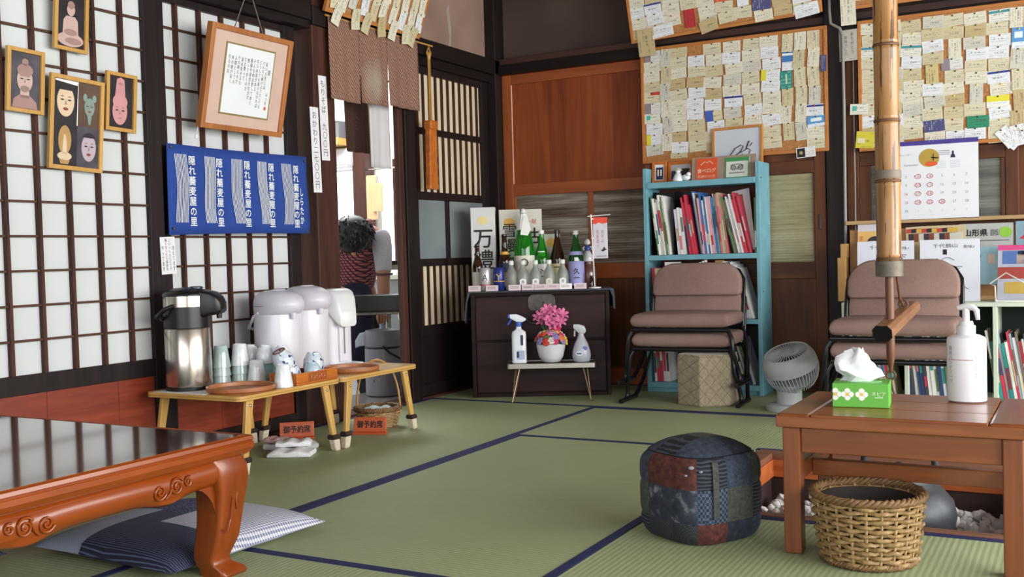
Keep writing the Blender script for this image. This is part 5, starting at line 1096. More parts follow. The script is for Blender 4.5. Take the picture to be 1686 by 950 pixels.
# ================================================================== quilted hassock and fan
def quilt(name):
    t = NT(name); v = t.coord('Object'); s_ = t.n('ShaderNodeSeparateXYZ'); t.L.new(v, s_.inputs[0]); h = t.math('ADD', s_.outputs[0], t.math('MULTIPLY', s_.outputs[1], .6))
    a = t.math('ABSOLUTE', t.math('SUBTRACT', t.math('FRACT', t.math('MULTIPLY', t.math('ADD', h, s_.outputs[2]), 15)), .5)); b = t.math('ABSOLUTE', t.math('SUBTRACT', t.math('FRACT', t.math('MULTIPLY', t.math('SUBTRACT', h, s_.outputs[2]), 15)), .5))
    m_ = t.math('MAXIMUM', a, b); t.bump(t.math('POWER', m_, 10.0), -1.0, .04)
    n = t.noise(v, 60, 3); return t.fin(t.mix(t.math('GREATER_THAN', m_, .475), t.ramp(n, [(.3, lin('#8d7f66')), (.7, lin('#a6997f'))]), lin('#6d604a')), .7, sheen=.3)
hs = thing('quilted_hassock', 'beige quilted six-sided hassock under the stacked chairs', 'hassock', (-1.683, 5.075, 0), R(3))
hexp = lambda r_, z: [Vector((r_*math.cos(R(30+60*k)), r_*math.sin(R(30+60*k)), z)) for k in range(6)]
part('quilted_side', MB().loft([hexp(.155, 0), hexp(.158, .01), hexp(.158, .235), hexp(.154, .248)]), quilt('quilted_beige'), hs, bevel=.008); part('hassock_lid', MB().loft([hexp(.150, .246), hexp(.154, .25), hexp(.15, .257), hexp(.12, .259)]), quilt('quilted_beige_top'), hs, bevel=.004)
M_fang = plain('fan_grey', '#a9adb0', .4, var=.02); M_fand = plain('fan_dark', '#5a5e62', .5)
fa = thing('circulator_fan', 'grey desk air circulator fan tilted upward beside the bookshelf', 'fan', (-1.245, 4.965, 0), R(22))
part('fan_base', MB().lathe([(.105, 0), (.11, .008), (.108, .03), (.095, .035)], 36, sy=.85), M_fang, fa, smooth=40); part('fan_neck', MB().lathe([(.06, .03), (.058, .085), (.062, .12)], 28, sy=.9), M_fang, fa, smooth=40)
hdm = Matrix.Translation((.01, 0, .205)) @ (Matrix.Rotation(R(-22), 4, 'Z') @ (Vector((.875, .4835, 0))*-.33+Vector((.4835, -.875, 0))*.24+Vector((0, 0, .90)))).to_track_quat('Z', 'Y').to_matrix().to_4x4()   # the fan's axis points up, a little forward and aside
part('fan_shell', MB().lathe([(.128, .0), (.130, .02), (.126, .05), (.112, .078), (.104, .086), (.098, .082), (.106, .07), (.118, .045), (.121, .02)], 40, cap=False, M=hdm), M_fang, fa, smooth=50)
part('motor_dome', MB().lathe([(.02, -.105), (.06, -.098), (.09, -.075), (.05, -.06), (.02, -.06)], 32, M=hdm), M_fang, fa, smooth=50)
gr = MB().tube([(0, -.0, 0), (.128, 0, 0)], .001, 3)
gm = MB()
gm.tube([(.129, 0, .0), (.122, 0, -.035), (.106, 0, -.07), (.084, 0, -.095)], .0024, 5); gm = gm.mesh('rear_grille_rib', M_fang, 60)
for k in range(48): o = ob('rear_grille_rib', gm, fa); o.matrix_local = hdm @ Matrix.Rotation(2*PI*k/48, 4, 'Z')
fm2 = MB(); fm2.tube([(.036, 0, .078), (.06, .012, .084), (.085, .016, .084), (.103, .014, .078)], .003, 5); fm2 = fm2.mesh('front_grille_rib', M_fang, 60)
for k in range(40): o = ob('front_grille_rib', fm2, fa); o.matrix_local = hdm @ Matrix.Rotation(2*PI*k/40, 4, 'Z')
part('fan_shade_disc', MB().lathe([(.118, .0), (.118, .004), (0, .004)], 32, M=hdm), M_fand, fa, smooth=40)  # dark disc added behind the blades, its colour standing in for shade inside
part('hub_cap', MB().lathe([(.038, .074), (.036, .084), (.02, .088), (0, .089)], 28, M=hdm), M_fang, fa, smooth=45)
for k in range(5):
    bl = MB(); a0 = 2*PI*k/5; bl.loft([[Vector((r_*math.cos(a0+da), r_*math.sin(a0+da), z)) for da, z in ((-.3, .02), (0, .04), (.32, .055))] for r_ in (.03, .065, .108)], cap=False, closed=False)
    for i, v_ in enumerate(bl.v): bl.v[i] = hdm @ v_
    part('fan_blade', bl, M_fand, fa, smooth=60)
M_cable = plain('white_cable', '#c9c6be', .5)
rnd = random.Random(4)
for q in range(4):
    p0 = Vector((-1.10, 5.12, .05)); pts = []
    for i in range(14): pts.append((p0.x+.10*math.sin(i*.9+q*1.7)+.012*i, p0.y+.05*math.cos(i*1.2+q), .012+.07*abs(math.sin(i*.8+q*.9))*(1 if q < 2 else .4)))
    tag(part('power_cable', MB().tube(pts, .0035, 6), M_cable, None, smooth=60), 'tangled white power cable behind the fan, %s loop' % ('tallest', 'second', 'lower', 'lowest')[q], 'cable', 'tangled cables behind the fan')
# ================================================================== sunken hearth with stones, hanging kettle and bamboo hook
ir = struct('floor_hearth', 'sunken square hearth with wooden frame and white stones')
M_irf = wood('hearth_frame_wood', '#6a4230', '#8f5f45', 'X', .8, .5); M_iro = wood('hearth_inner_wood', '#a04f22', '#c8703a', 'X', .8, .45); M_irw = wood('hearth_well_wood', '#2d1c1a', '#46302c', 'X', .6, .6)
X0, X1, Y0, Y1 = -1.105, -.085, 2.968, 3.948; FW = .042
for a in ((X0, X1, Y0, Y0+FW), (X0, X1, Y1-FW-.02, Y1)): part('frame_board', box(a[0], a[1], a[2], a[3], -.02, .004), M_irf, ir, bevel=.003)
for a in ((X0, X0+FW+.02), (X1-FW, X1)): part('frame_board', box(a[0], a[1], Y0+FW, Y1-FW-.02, -.02, .004), M_irf, ir, bevel=.003)
part('inner_board', box(X0+FW, X1-FW, Y1-FW-.024, Y1-.01, -.085, -.02), M_iro, ir, bevel=.002); part('inner_board', box(X0+.02, X0+FW+.024, Y0+FW, Y1-FW-.02, -.085, -.02), M_iro, ir, bevel=.002)
part('inner_board', box(X0+FW, X1-FW, Y0+.01, Y0+FW+.004, -.085, -.02), M_iro, ir, bevel=.002); part('inner_board', box(X1-FW-.004, X1-.01, Y0+FW, Y1-FW, -.085, -.02), M_iro, ir, bevel=.002)
part('well_wall', MB().bb(X0, X1, Y1-FW-.012, Y1, -.36, -.085).bb(X0, X0+FW+.012, Y0, Y1, -.36, -.085).bb(X0, X1, Y0, Y0+FW, -.36, -.085).bb(X1-FW, X1, Y0, Y1, -.36, -.085), M_irw, ir)
part('well_floor', box(X0, X1, Y0, Y1, -.38, -.345), plain('ash_bed', '#b8b2a8', .95, bump=.3), ir)
rnd = random.Random(9); M_st = [plain('white_stone_%d' % i, c, .8, var=.05) for i, c in enumerate(('#d9d9da', '#c4c4c6', '#e6e6e4'))]
sms = []
for k in range(6):
    bm = bmesh.new(); bmesh.ops.create_icosphere(bm, subdivisions=1, radius=1)
    for v in bm.verts: v.co *= rnd.uniform(.72, 1.1)
    me = bpy.data.meshes.new('stone'); bm.to_mesh(me); bm.free(); me.materials.append(M_st[k % 3])
    me.polygons.foreach_set('use_smooth', [k % 2 == 0]*len(me.polygons)); sms.append(me)
def stone(x_, y_, z_, s_): o = ob('stone', sms[rnd.randrange(6)], ir, (x_, y_, z_), (rnd.uniform(0, 6), rnd.uniform(0, 6), rnd.uniform(0, 6))); o.scale = (s_*1.15, s_, s_*.8)
for k in range(120): stone(rnd.uniform(X0+.10, -.70), rnd.uniform(3.55, 3.86), -.20+rnd.uniform(0, .07), rnd.uniform(.015, .024))
for k in range(130): stone(rnd.uniform(-.45, X1-.07), rnd.uniform(3.40, 3.86), -.185+rnd.uniform(0, .045), rnd.uniform(.016, .026))
for k in range(45): stone(rnd.uniform(-.75, -.40), rnd.uniform(3.6, 3.86), -.20+rnd.uniform(0, .04), rnd.uniform(.018, .026))
part('ash_mound', box(X0+FW, X1-FW, 3.25, Y1-FW, -.35, -.205), plain('ash_bed', '#b8b2a8', .95, bump=.3), ir)
# kettle
M_irn = plain('cast_iron', '#3d4146', .5, .35, var=.1, vs=30, bump=.25, bs=90)
kt = thing('iron_kettle', 'round cast iron kettle hanging over the hearth behind the basket', 'kettle', (-.52, 3.43, -.165), R(20))
part('kettle_body', MB().lathe([(.07, 0), (.12, .01), (.158, .05), (.168, .10), (.158, .145), (.125, .185), (.095, .205), (.092, .215), (.086, .217)], 44), M_irn, kt, smooth=45)
part('lid', MB().lathe([(.088, .216), (.084, .226), (.045, .236), (0, .238)], 36), M_irn, kt, smooth=45); part('lid_knob', MB().sphere((0, 0, .247), .014, 12, 8), M_irn, kt, smooth=60)
part('bail_handle', MB().tube([(-.10, 0, .20), (-.108, 0, .25), (-.10, 0, .32), (-.075, 0, .37), (0, 0, .40), (.075, 0, .37), (.10, 0, .32), (.108, 0, .25), (.10, 0, .20)], .0115, 10), M_irn, kt, smooth=60)
part('spout', MB().tube([(0, -.14, .12), (0, -.19, .16), (0, -.215, .20)], [.03, .02, .015], 12), M_irn, kt, smooth=60)
for s_ in (-1, 1): part('lug', MB().tube([(s_*.10, -.016, .20), (s_*.10, 0, .225), (s_*.10, .016, .20)], .008, 8), M_irn, kt, smooth=60)
# bamboo hearth hook
def bamboo(name):
    t = NT(name); v = t.coord('Object', (14, 14, .9)); n = t.noise(v, 1.5, 4, .6); s_ = t.noise(t.coord('Object', (30, 30, 1.6)), 3, 3)
    c = t.ramp(n, [(.25, lin('#6f4a24')), (.5, lin('#a0733c')), (.75, lin('#bd915a'))]); c = t.mix(t.math('GREATER_THAN', s_, .58), c, lin('#54341a')); t.bump(n, .1, .001)
    return t.fin(c, .38, coat=.15)
hk = thing('hearth_hook', 'thick bamboo hearth hook pole with wooden lever hanging over the hearth', 'hearth hook', (-.54, 3.43, 0))
prof = []; nodes = [2.72, 2.45, 2.15, 1.87, 1.63, 1.40, 1.165, .978, .735]
zs = sorted(set([2.80]+[n_+d for n_ in nodes for d in (-.016, -.008, -.003, 0, .003, .008, .016)]+[.69]), reverse=True)
for z in zs:
    dn = min(abs(z-n_) for n_ in nodes); r_ = .037+(.0035 if dn < .0015 else -.0012 if dn < .004 else .0018 if dn < .009 else 0); prof.append((r_, z))
part('bamboo_pole', MB().lathe(prof[::-1], 32), bamboo('old_bamboo'), hk, smooth=50)
for z in nodes[5:]: part('node_ring', MB().lathe([(.0388, z-.004), (.0405, z), (.0388, z+.004)], 32, cap=False), plain('node_brown', '#5d3d24', .6), hk, smooth=60)
part('bamboo_band', MB().lathe([(.0392, .985), (.0402, .988), (.0402, 1.008), (.0392, 1.011)], 32, cap=False), plain('grey_band', '#77695f', .6), hk, smooth=50)
part('metal_ferrule', MB().lathe([(.036, .679), (.0415, .68), (.0415, .727), (.0385, .729)], 32), plain('tin_ferrule', '#6e675c', .6, .4, var=.15, vs=30), hk, smooth=40)
M_rod = wood('hook_rod_wood', '#4a2a1a', '#7a4c30', 'Z', 1, .4)
part('hook_rod', MB().lathe([(.004, .375), (.006, .39), (.013, .425), (.0135, .46), (.0135, .70)], 20), M_rod, hk, smooth=40)
part('hook_ring', MB().tube([(.013*math.cos(i*PI/8), 0, .368+.013*math.sin(i*PI/8)) for i in range(16)], .0035, 6, True), plain('rusty_iron', '#6a5548', .6, .5), hk, smooth=60)
lv = MB(); A_ = Vector((-.012, -.075, .505)); B_ = Vector((.04, .22, .575)); d_ = (B_-A_).normalized(); sd = d_.cross(Vector((0, 0, 1))).normalized(); up2 = sd.cross(d_)
oc = lambda c, h, w: [c+sd*a*w+up2*b*h for a, b in ((-1, -.5), (-.6, -1), (.6, -1), (1, -.5), (1, .5), (.6, 1), (-.6, 1), (-1, .5))]
lv.loft([oc(A_, .025, .031), oc(A_+d_*.12, .024, .029), oc(B_-d_*.02, .021, .025), oc(B_, .017, .021)])
part('lever_beam', lv, wood('lever_wood', '#6a4630', '#8f6444', 'Y', .8, .5), hk, bevel=.003); part('lever_end', MB().loft([oc(A_-d_*.002, .024, .030), oc(A_, .0245, .0305)]), M_blk, hk)
part('lever_cord', MB().tube([B_-d_*.10+Vector((0, 0, .02)), B_-d_*.11+Vector((-.005, -.02, .06)), (.022, .05, .60), (.018, .01, .70)], .0035, 6), M_rod, hk, smooth=60)
part('cord_ring', MB().tube([B_-d_*.105+Vector((.013*math.cos(i*PI/8), 0, .035+.013*math.sin(i*PI/8))) for i in range(16)], .004, 6, True), plain('rusty_iron', '#6a5548', .6, .5), hk, smooth=60)
part('kettle_chain', MB().tube([(.0, 0, .355), (.005, 0, .32), (.018, 0, .29), (.022, 0, .25)], .004, 6), plain('rusty_iron', '#6a5548', .6, .5), hk, smooth=60)

# ================================================================== wooden bench with tissue box and soap bottle
M_bn = wood('bench_wood', '#6b3617', '#96562a', 'X', .7, .3, coat=.25, bump=.05); M_bnz = wood('bench_leg_wood', '#5c2c12', '#834722', 'Z', .7, .35, coat=.2, bump=.05); M_bny = wood('bench_end_wood', '#6b3617', '#93532b', 'Y', .7, .3, coat=.25, bump=.05)
bn = thing('wooden_bench', 'reddish brown wooden bench with stretchers in front of the hearth', 'bench', (-.4035, 2.84, 0))
BZ = .36; hx, hy = .2885, .222
part('end_board', box(-hx, -hx+.085, -hy, hy, BZ-.036, BZ), M_bny, bn, bevel=.008); part('end_board', box(hx-.085, hx, -hy, hy, BZ-.036, BZ), M_bny, bn, bevel=.008)
for k in range(3):
    w_ = (2*hy)/3; part('top_plank', box(-hx+.0855, hx-.0855, -hy+w_*k+.0006, -hy+w_*(k+1)-.0006, BZ-.036, BZ), M_bn, bn, bevel=.003)
part('front_edge', box(-hx+.0, hx, -hy-.004, -hy+.0006, BZ-.034, BZ-.006), M_bn, bn, bevel=.002)
for sx in (-1, 1):
    for sy in (-1, 1): part('leg', box(sx*(hx-.035)-.022, sx*(hx-.035)+.022, sy*(hy-.03)-.022, sy*(hy-.03)+.022, .0025, BZ-.036), M_bnz, bn, bevel=.003)
    part('side_rail', box(sx*(hx-.035)-.012, sx*(hx-.035)+.012, -hy+.05, hy-.05, BZ-.10, BZ-.036), M_bny, bn, bevel=.002); part('side_stretcher', box(sx*(hx-.035)-.013, sx*(hx-.035)+.013, -hy+.05, hy-.05, .18, .225), M_bny, bn, bevel=.003)
for sy in (-1, 1): part('long_rail', box(-hx+.057, hx-.057, sy*(hy-.03)-.012, sy*(hy-.03)+.012, BZ-.10, BZ-.036), M_bn, bn, bevel=.003)
part('long_stretcher', box(-hx+.048, hx-.048, -.045, -.015, .17, .213), M_bn, bn, bevel=.003)
M_tis = plain('tissue_green', '#5fae3c', .45, var=.02); M_tisl = plain('tissue_green_pale', '#8cc47a', .4)
tb_ = thing('tissue_box', 'green tissue box with white flower print on the bench', 'tissue box', (-.518, 2.825, BZ+.0005), R(6))
part('carton', box(-.07, .07, -.055, .055, 0, .062), M_tis, tb_, bevel=.002); part('opening_film', MB().loft([[Vector((.05*math.cos(i*PI/12), .03*math.sin(i*PI/12), z)) for i in range(24)] for z in (.0622, .0632)]), M_tisl, tb_)
M_fw = plain('flower_white', '#e9ece2', .5); M_fy = plain('flower_yellow', '#e0b43a', .5)
for cx in (-.062, -.032, .003):
    for k in range(4): a = k*PI/2; part('flower_petal', MB().prism([(cx+.0085*math.cos(a)+.0075*math.cos(i*PI/6), .034+.0085*math.sin(a)+.0075*math.sin(i*PI/6)) for i in range(12) if abs(cx+.0085*math.cos(a)+.0075*math.cos(i*PI/6)) < .0695], -.0556, -.0550), M_fw, tb_)
    part('flower_centre', MB().prism([(cx+.004*math.cos(i*PI/4), .034+.004*math.sin(i*PI/4)) for i in range(8)], -.0560, -.0554), M_fy, tb_)
text('ネピア', .012, M_fw, tb_, (.045, -.0556, .036)); part('box_print', box(.035, .055, -.0558, -.055, .026, .0275), M_fw, tb_)
ts = MB(); rings = []
for j, (z, r_, sw) in enumerate(((.058, .030, 0), (.072, .040, .02), (.088, .046, .0), (.105, .040, -.006), (.12, .034, -.004), (.135, .024, .006), (.146, .012, .01))):
    rings.append([Vector((sw-.018+r_*(1+.28*math.sin(3*a+j*.8)+.12*math.sin(7*a+j))*math.cos(a)*1.05, r_*.62*(1+.25*math.cos(4*a+j))*math.sin(a), z+.006*math.sin(3*a+j))) for a in [2*PI*i/28 for i in range(28)]])
part('tissue_sheet', ts.loft(rings), plain('tissue_white', '#e3e6ec', .9, var=.01), tb_, smooth=40)
M_soap = plain('soap_white', '#d9d7dc', .35, var=.015); M_sprt = plain('soap_print', '#8f8a92', .5); M_sred = plain('soap_red_line', '#b06a62', .5)
sb = thing('soap_dispenser', 'large white pump bottle standing on the bench', 'pump bottle', (-.277, 2.965, BZ+.0005), R(4))
part('bottle_body', MB().lathe([(.042, 0), (.048, .004), (.0485, .012), (.0485, .160), (.046, .170), (.034, .176), (.024, .178)], 44, sy=.8), M_soap, sb, smooth=45)
part('collar', MB().lathe([(.023, .177), (.0235, .200), (.018, .203), (.0165, .212)], 28), M_soap, sb, smooth=40); part('pump_stem', MB().cyl((0, 0, .20), (0, 0, .245), .009), M_soap, sb, smooth=50)
part('pump_head', MB().tube([(-.020, .004, .247), (.0, 0, .25), (.018, -.004, .248), (.026, -.008, .24), (.029, -.01, .216)], [.007, .0095, .008, .0075, .005], 12), M_soap, sb, smooth=60)
o = text('NEWLINE', .016, M_sprt, sb, (.026, -.0325, .10), (0, R(90), R(32)))
o = text('薬用ハンドソープ', .012, M_sprt, sb, (-.038, -.026, .10), (0, 0, R(-45)), vertical=True)

# ================================================================== wicker basket under the bench
wb = thing('wicker_basket', 'large round willow basket standing under the bench', 'basket', (-.478, 2.655, .0025))
M_wk2 = wood('brown_willow', '#6d5230', '#a98a5a', 'Z', 3, .5)
part('wicker_wall', wicker_wall(.108, .128, .152, 22, 14, .0056, wob=.0018), M_wk2, wb, smooth=60)
for i in range(22):
    a = 2*PI*(i+.0)/22; q = MB(); q.tube([((.108+.02*f**.8)*math.cos(a), (.108+.02*f**.8)*math.sin(a), .004+.165*f) for f in (0, .3, .6, 1)], .0035, 5); part('stake', q, M_wick, wb, smooth=60)
part('wicker_rim', braid(.131, .166, .0055, 72, strands=3, amp=1.25), M_wickd, wb, smooth=60); part('wicker_foot', braid(.110, .008, .0045, 96, strands=3), M_wickd, wb, smooth=60); part('wicker_base', MB().lathe([(0, 0), (.106, 0), (.106, .006)], 36), M_wickd, wb)
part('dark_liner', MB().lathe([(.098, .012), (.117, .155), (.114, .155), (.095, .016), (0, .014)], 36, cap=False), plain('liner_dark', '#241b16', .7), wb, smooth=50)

# ================================================================== patchwork pouf
def kasuri(name, c0, c1, c2, sc, mode='noise'):
    t = NT(name); v = t.coord('Object')
    if mode == 'noise': f = t.noise(v, sc, 4, .65)
    elif mode == 'stripe':
        w = t.n('ShaderNodeTexWave', wave_type='BANDS', bands_direction='Z'); t.L.new(v, w.inputs[0]); w.inputs['Scale'].default_value = sc; w.inputs['Distortion'].default_value = 3; f = w.outputs[0]
    else: k = t.n('ShaderNodeTexChecker'); t.L.new(v, k.inputs[0]); k.inputs[3].default_value = sc; f = t.math('MULTIPLY', t.math('ADD', k.outputs[1], t.noise(v, 60, 2)), .5)
    t.bump(t.noise(v, 400, 2), .4, .001); return t.fin(t.ramp(f, [(.35, lin(c0)), (.55, lin(c1)), (.72, lin(c2))]), .9)
PF = [kasuri('pouf_red', '#3a1c1a', '#562a24', '#6e3a2e', 60), kasuri('pouf_indigo', '#161a26', '#222938', '#343d4e', 40), kasuri('pouf_navy_stripe', '#14161f', '#1c2130', '#3c414c', 30, 'stripe'), kasuri('pouf_grey', '#343838', '#444842', '#545850', 90), kasuri('pouf_flower', '#1f2430', '#303644', '#7c7c82', 26), kasuri('pouf_check', '#222a3a', '#344052', '#4c596c', 120, 'check'), kasuri('pouf_blue', '#252c38', '#343e4e', '#434d5e', 60), kasuri('pouf_dark_weave', '#1a1c22', '#272b31', '#363c40', 240, 'check')]
pf = thing('patchwork_pouf', 'round patchwork pouf of indigo and red cloths with a strap', 'pouf', (-.937, 2.735, .0025), R(-29))
pf.scale = (.9, .9, .94)
def pr(a, z):
    n_ = 3.4; q = (abs(math.cos(a))**n_+abs(math.sin(a))**n_)**(-1/n_); H_ = .268; k = 1.0
    if z < .05: k = 1-.10*((.05-z)/.05)**2
    if z > .20: k = 1-.34*((z-.20)/(H_-.20))**2.4
    return .152*q*k*(1+.02*math.sin(PI*z/H_))
def side_patch(a0, a1, z0, z1, mt):
    m = MB(); n, k = 8, 8; vs = []; fs = []; g = .0022
    for i in range(n+1):
        for j in range(k+1):
            a = a0+(a1-a0)*i/n; z = z0+(z1-z0)*j/k; e = min(i, n-i)/n*min(j, k-j)/k; r_ = pr(a, z)+.0045*min(1, e*14)**.6
            vs.append((r_*math.cos(a), r_*math.sin(a), z))
    for i in range(n):
        for j in range(k): c = i*(k+1)+j; fs.append((c, c+k+1, c+k+2, c+1))
    part('cloth_patch', m.add(vs, fs), mt, pf, smooth=60)
part('pouf_core', MB().loft([[Vector(((pr(a, z)-.0015)*math.cos(a), (pr(a, z)-.0015)*math.sin(a), z)) for a in [2*PI*i/48 for i in range(48)]] for z in (0, .02, .05, .12, .20, .225, .245, .26)]), plain('pouf_seam', '#0e1018', .95), pf, smooth=60)
cuts = [R(x_) for x_ in (-180, -142, -112, -72, -45, -12, 25, 70, 115, 150, 180)]
plan = [(2, 4, 3), (3, 7, 6), (4, 1, 0)][:0]
low = [1, 2, 7, 7, 0, 1, 6, 4, 2, 3]; mid = [6, 3, 4, 4, 5, 3, 2, 1, 6, 5]; upp = [1, 6, 0, 0, 2, 6, 3, 4, 1, 2]
for i in range(10):
    for z0, z1, L_ in ((.001, .062, low), (.062, .158, mid), (.158, .243, upp)): side_patch(cuts[i], cuts[i+1], z0, z1, PF[L_[i]])
def top_patch(x0, x1, y0, y1, mt):
    m = MB(); vs = []; fs = []; n = 10
    for i in range(n+1):
        for j in range(n+1):
            u, v = x0+(x1-x0)*i/n, y0+(y1-y0)*j/n; rr = max(abs(u), abs(v)); a = math.atan2(v, u) if rr > 0 else 0; R_ = pr(a, .243)
            q = math.hypot(u, v); s_ = (rr/q if q > 0 else 1); r_ = rr*R_; z = .243+.040*(1-rr**2.6)+.003
            vs.append((r_*math.cos(a), r_*math.sin(a), z))
    for i in range(n):
        for j in range(n): c = i*(n+1)+j; fs.append((c, c+n+1, c+n+2, c+1))
    part('cloth_patch', m.add(vs, fs), mt, pf, smooth=60)
for a, mt in (((-1, -.35, -1, -.1), 6), ((-1, -.35, -.1, 1), 0), ((-.35, .3, -1, -.2), 2), ((-.35, .3, -.2, 1), 3), ((.3, 1, -1, .1), 6), ((.3, 1, .1, 1), 1)): top_patch(*a, PF[mt])
part('carry_strap', MB().loft([[Vector((math.cos(a)*(pr(a, z)+o_), math.sin(a)*(pr(a, z)+o_), z)) for a, o_ in ((R(-30), .006), (R(-30), .012), (R(-24), .012), (R(-24), .006))] for z in (.08, .12, .16, .2, .22, .235)]), PF[3], pf, smooth=40)
for k, (a, z, rx) in enumerate(((-50, .222, .012), (-41, .212, .008), (-55, .20, .007))):
    A = R(a); c = Vector((math.cos(A)*(pr(A, z)+.0045), math.sin(A)*(pr(A, z)+.0045), z)); part('leaf_print', MB().sphere(c, rx, 8, 6, (.8, .8, .45)), plain('print_pale', '#8d8c8e', .9), pf, smooth=60)
rl = label_band(sb, .0488, .112, .1135, M_sred, -60, 20, 'red_line'); rl.scale = (1, .82, 1)
# ================================================================== framed photos on the shoji
M_pfr = wood('light_oak_frame', '#b5853c', '#d3a55c', 'Z', .9, .4)
XW = XL+.006
def wall_frame(label, y0, y1, z0, z1, tilt, fw=.014, lean=3):
    """picture hung on the shoji wall, facing +X"""
    w, h = y1-y0, z1-z0
    t = thing('photo_frame', label, 'picture frame', (XW, (y0+y1)/2, z0), 0, 'photo frames on the shoji', rot=(R(lean), R(tilt), R(90)))
    for a in ((-w/2, -w/2+fw, 0, h), (w/2-fw, w/2, 0, h), (-w/2+fw, w/2-fw, 0, fw), (-w/2+fw, w/2-fw, h-fw, h)): part('frame_bar', box(a[0], a[1], -.016, -.001, a[2], a[3]), M_pfr, t, bevel=.0015)
    return t, w, h
def ell(cx, cz, rx, rz, n=20, a0=0, a1=360): return [(cx+rx*math.cos(R(a0+(a1-a0)*i/n)), cz+rz*math.sin(R(a0+(a1-a0)*i/n))) for i in range(n if a1-a0 == 360 else n+1)]
def shape(parent, name, poly, mt, layer): return part(name, MB().prism(poly, -.006-.0006*layer-.0004, -.006-.0006*layer), mt, parent)
def photo_bg(t, x0, x1, z0, z1, mt): return part('photo_print', box(x0, x1, -.006, -.002, z0, z1), mt, t)
M_pdk = plain('photo_dark', '#231d24', .35, var=.3, vs=18); M_pdg = plain('photo_grey_dark', '#4a4650', .35, var=.3, vs=14); M_pbr = plain('photo_brown', '#5c4638', .35, var=.15)
M_wx = plain('carving_pink', '#c8a9a2', .4, var=.04); M_wx2 = plain('carving_pink_deep', '#cf9496', .4, var=.05); M_wxs = plain('carving_shade', '#a5827c', .4); M_msk = plain('mask_ivory', '#dcc3a2', .4, var=.03); M_mskl = plain('mask_lilac', '#b9a8b6', .4, var=.03); M_mskg = plain('mask_green', '#7f958c', .4, var=.06); M_lip = plain('mask_lip', '#8d3a38', .4); M_gldw = plain('carving_gold', '#b89058', .4, var=.1)
def face(t, cx, cz, rx, rz, mt, open_m=True, cap=True):
    shape(t, 'face_print', [(x_, z_) for x_, z_ in ell(cx, cz, rx, rz, 24)], mt, 1)
    if cap: shape(t, 'hair_print', ell(cx, cz+rz*.45, rx*1.02, rz*.62, 16, 25, 155), M_pdk, 2)
    for s_ in (-1, 1):
        shape(t, 'eye_print', ell(cx+s_*rx*.42, cz+rz*.08, rx*.22, rz*.05, 10), M_pdk, 3); shape(t, 'brow_print', ell(cx+s_*rx*.42, cz+rz*.3, rx*.2, rz*.05, 8), M_wxs, 3)
    shape(t, 'nose_print', [(cx-rx*.14, cz-rz*.22), (cx+rx*.14, cz-rz*.22), (cx+rx*.03, cz+rz*.12)], M_wxs, 2); shape(t, 'mouth_print', ell(cx, cz-rz*.5, rx*.3, rz*(.10 if open_m else .045), 12), M_lip if open_m else M_wxs, 3)
# carved head with top knot
t, w, h = wall_frame('light wood frame with a photo of a pale carved head', 2.268, 2.412, 1.315, 1.533, 1.5)
photo_bg(t, -w/2+.012, w/2-.012, .012, h-.012, M_pdg); shape(t, 'bust_print', [(-.048, .016), (.05, .016), (.045, .04), (.02, .06), (-.02, .06), (-.042, .045)], M_wxs, 1); shape(t, 'neck_print', [(-.018, .05), (.018, .05), (.016, .09), (-.016, .09)], M_wx, 1); face(t, 0, .112, .030, .042, M_wx, False, False); shape(t, 'hair_print', ell(0, .145, .031, .022, 16), M_wxs, 2); shape(t, 'topknot_print', ell(0, .173, .013, .012, 14), M_wxs, 2)
# four masks
t, w, h = wall_frame('large light wood frame with four photos of masks and carvings', 2.422, 2.648, 1.128, 1.462, 2.2, .015)
f0 = .015; cxm = .006; czm = .162
photo_bg(t, -w/2+f0, cxm, czm, h-f0, M_pdk); photo_bg(t, cxm, w/2-f0, czm, h-f0, M_pbr); photo_bg(t, -w/2+f0, cxm, f0, czm, M_pdk); photo_bg(t, cxm, w/2-f0, f0, czm, M_pdg); shape(t, 'photo_edge', [(cxm-.004, czm), (cxm, czm), (cxm, h-.02), (cxm-.002, h-.02)], M_lw, 1); shape(t, 'photo_edge', [(-.09, h-.022), (cxm, h-.03), (cxm, h-.016), (-.09, h-.016)], M_lw, 1)
face(t, -.046, .243, .036, .055, M_msk); face(t, .055, .235, .022, .033, M_mskg, True, False); shape(t, 'beard_print', [(.045, .205), (.065, .205), (.06, .172), (.052, .17)], M_mskg, 2)
for s_ in (-1, 1): shape(t, 'horn_print', ell(.055+s_*.02, .268, .009, .014, 10), M_mskg, 2)
face(t, .056, .088, .031, .05, M_mskl); shape(t, 'halo_print', ell(-.046, .105, .027, .052, 20), M_gldw, 1); shape(t, 'statue_print', [(-.056, .055), (-.036, .055), (-.038, .10), (-.044, .125), (-.05, .125), (-.054, .10)], M_msk, 2); shape(t, 'lotus_print', ell(-.046, .048, .03, .015, 14), M_msk, 2); shape(t, 'pedestal_print', [(-.062, .02), (-.03, .02), (-.024, .036), (-.068, .036)], M_gldw, 2)
# pink head with tall hair
t, w, h = wall_frame('light wood frame with a photo of a pink carved head with tall hair', 2.672, 2.812, 1.287, 1.506, 1.8)
photo_bg(t, -w/2+.012, w/2-.012, .012, h-.012, M_pdk); face(t, -.002, .075, .034, .05, M_wx2, False, False); shape(t, 'hair_print', ell(-.002, .112, .034, .028, 16), M_wx2, 2); shape(t, 'topknot_print', [(-.026, .13), (.022, .13), (.016, .195), (.0, .203), (-.018, .195)], M_wx2, 1); shape(t, 'topknot_line', [(-.012, .175), (.010, .175), (.008, .182), (-.010, .182)], M_wxs, 2)
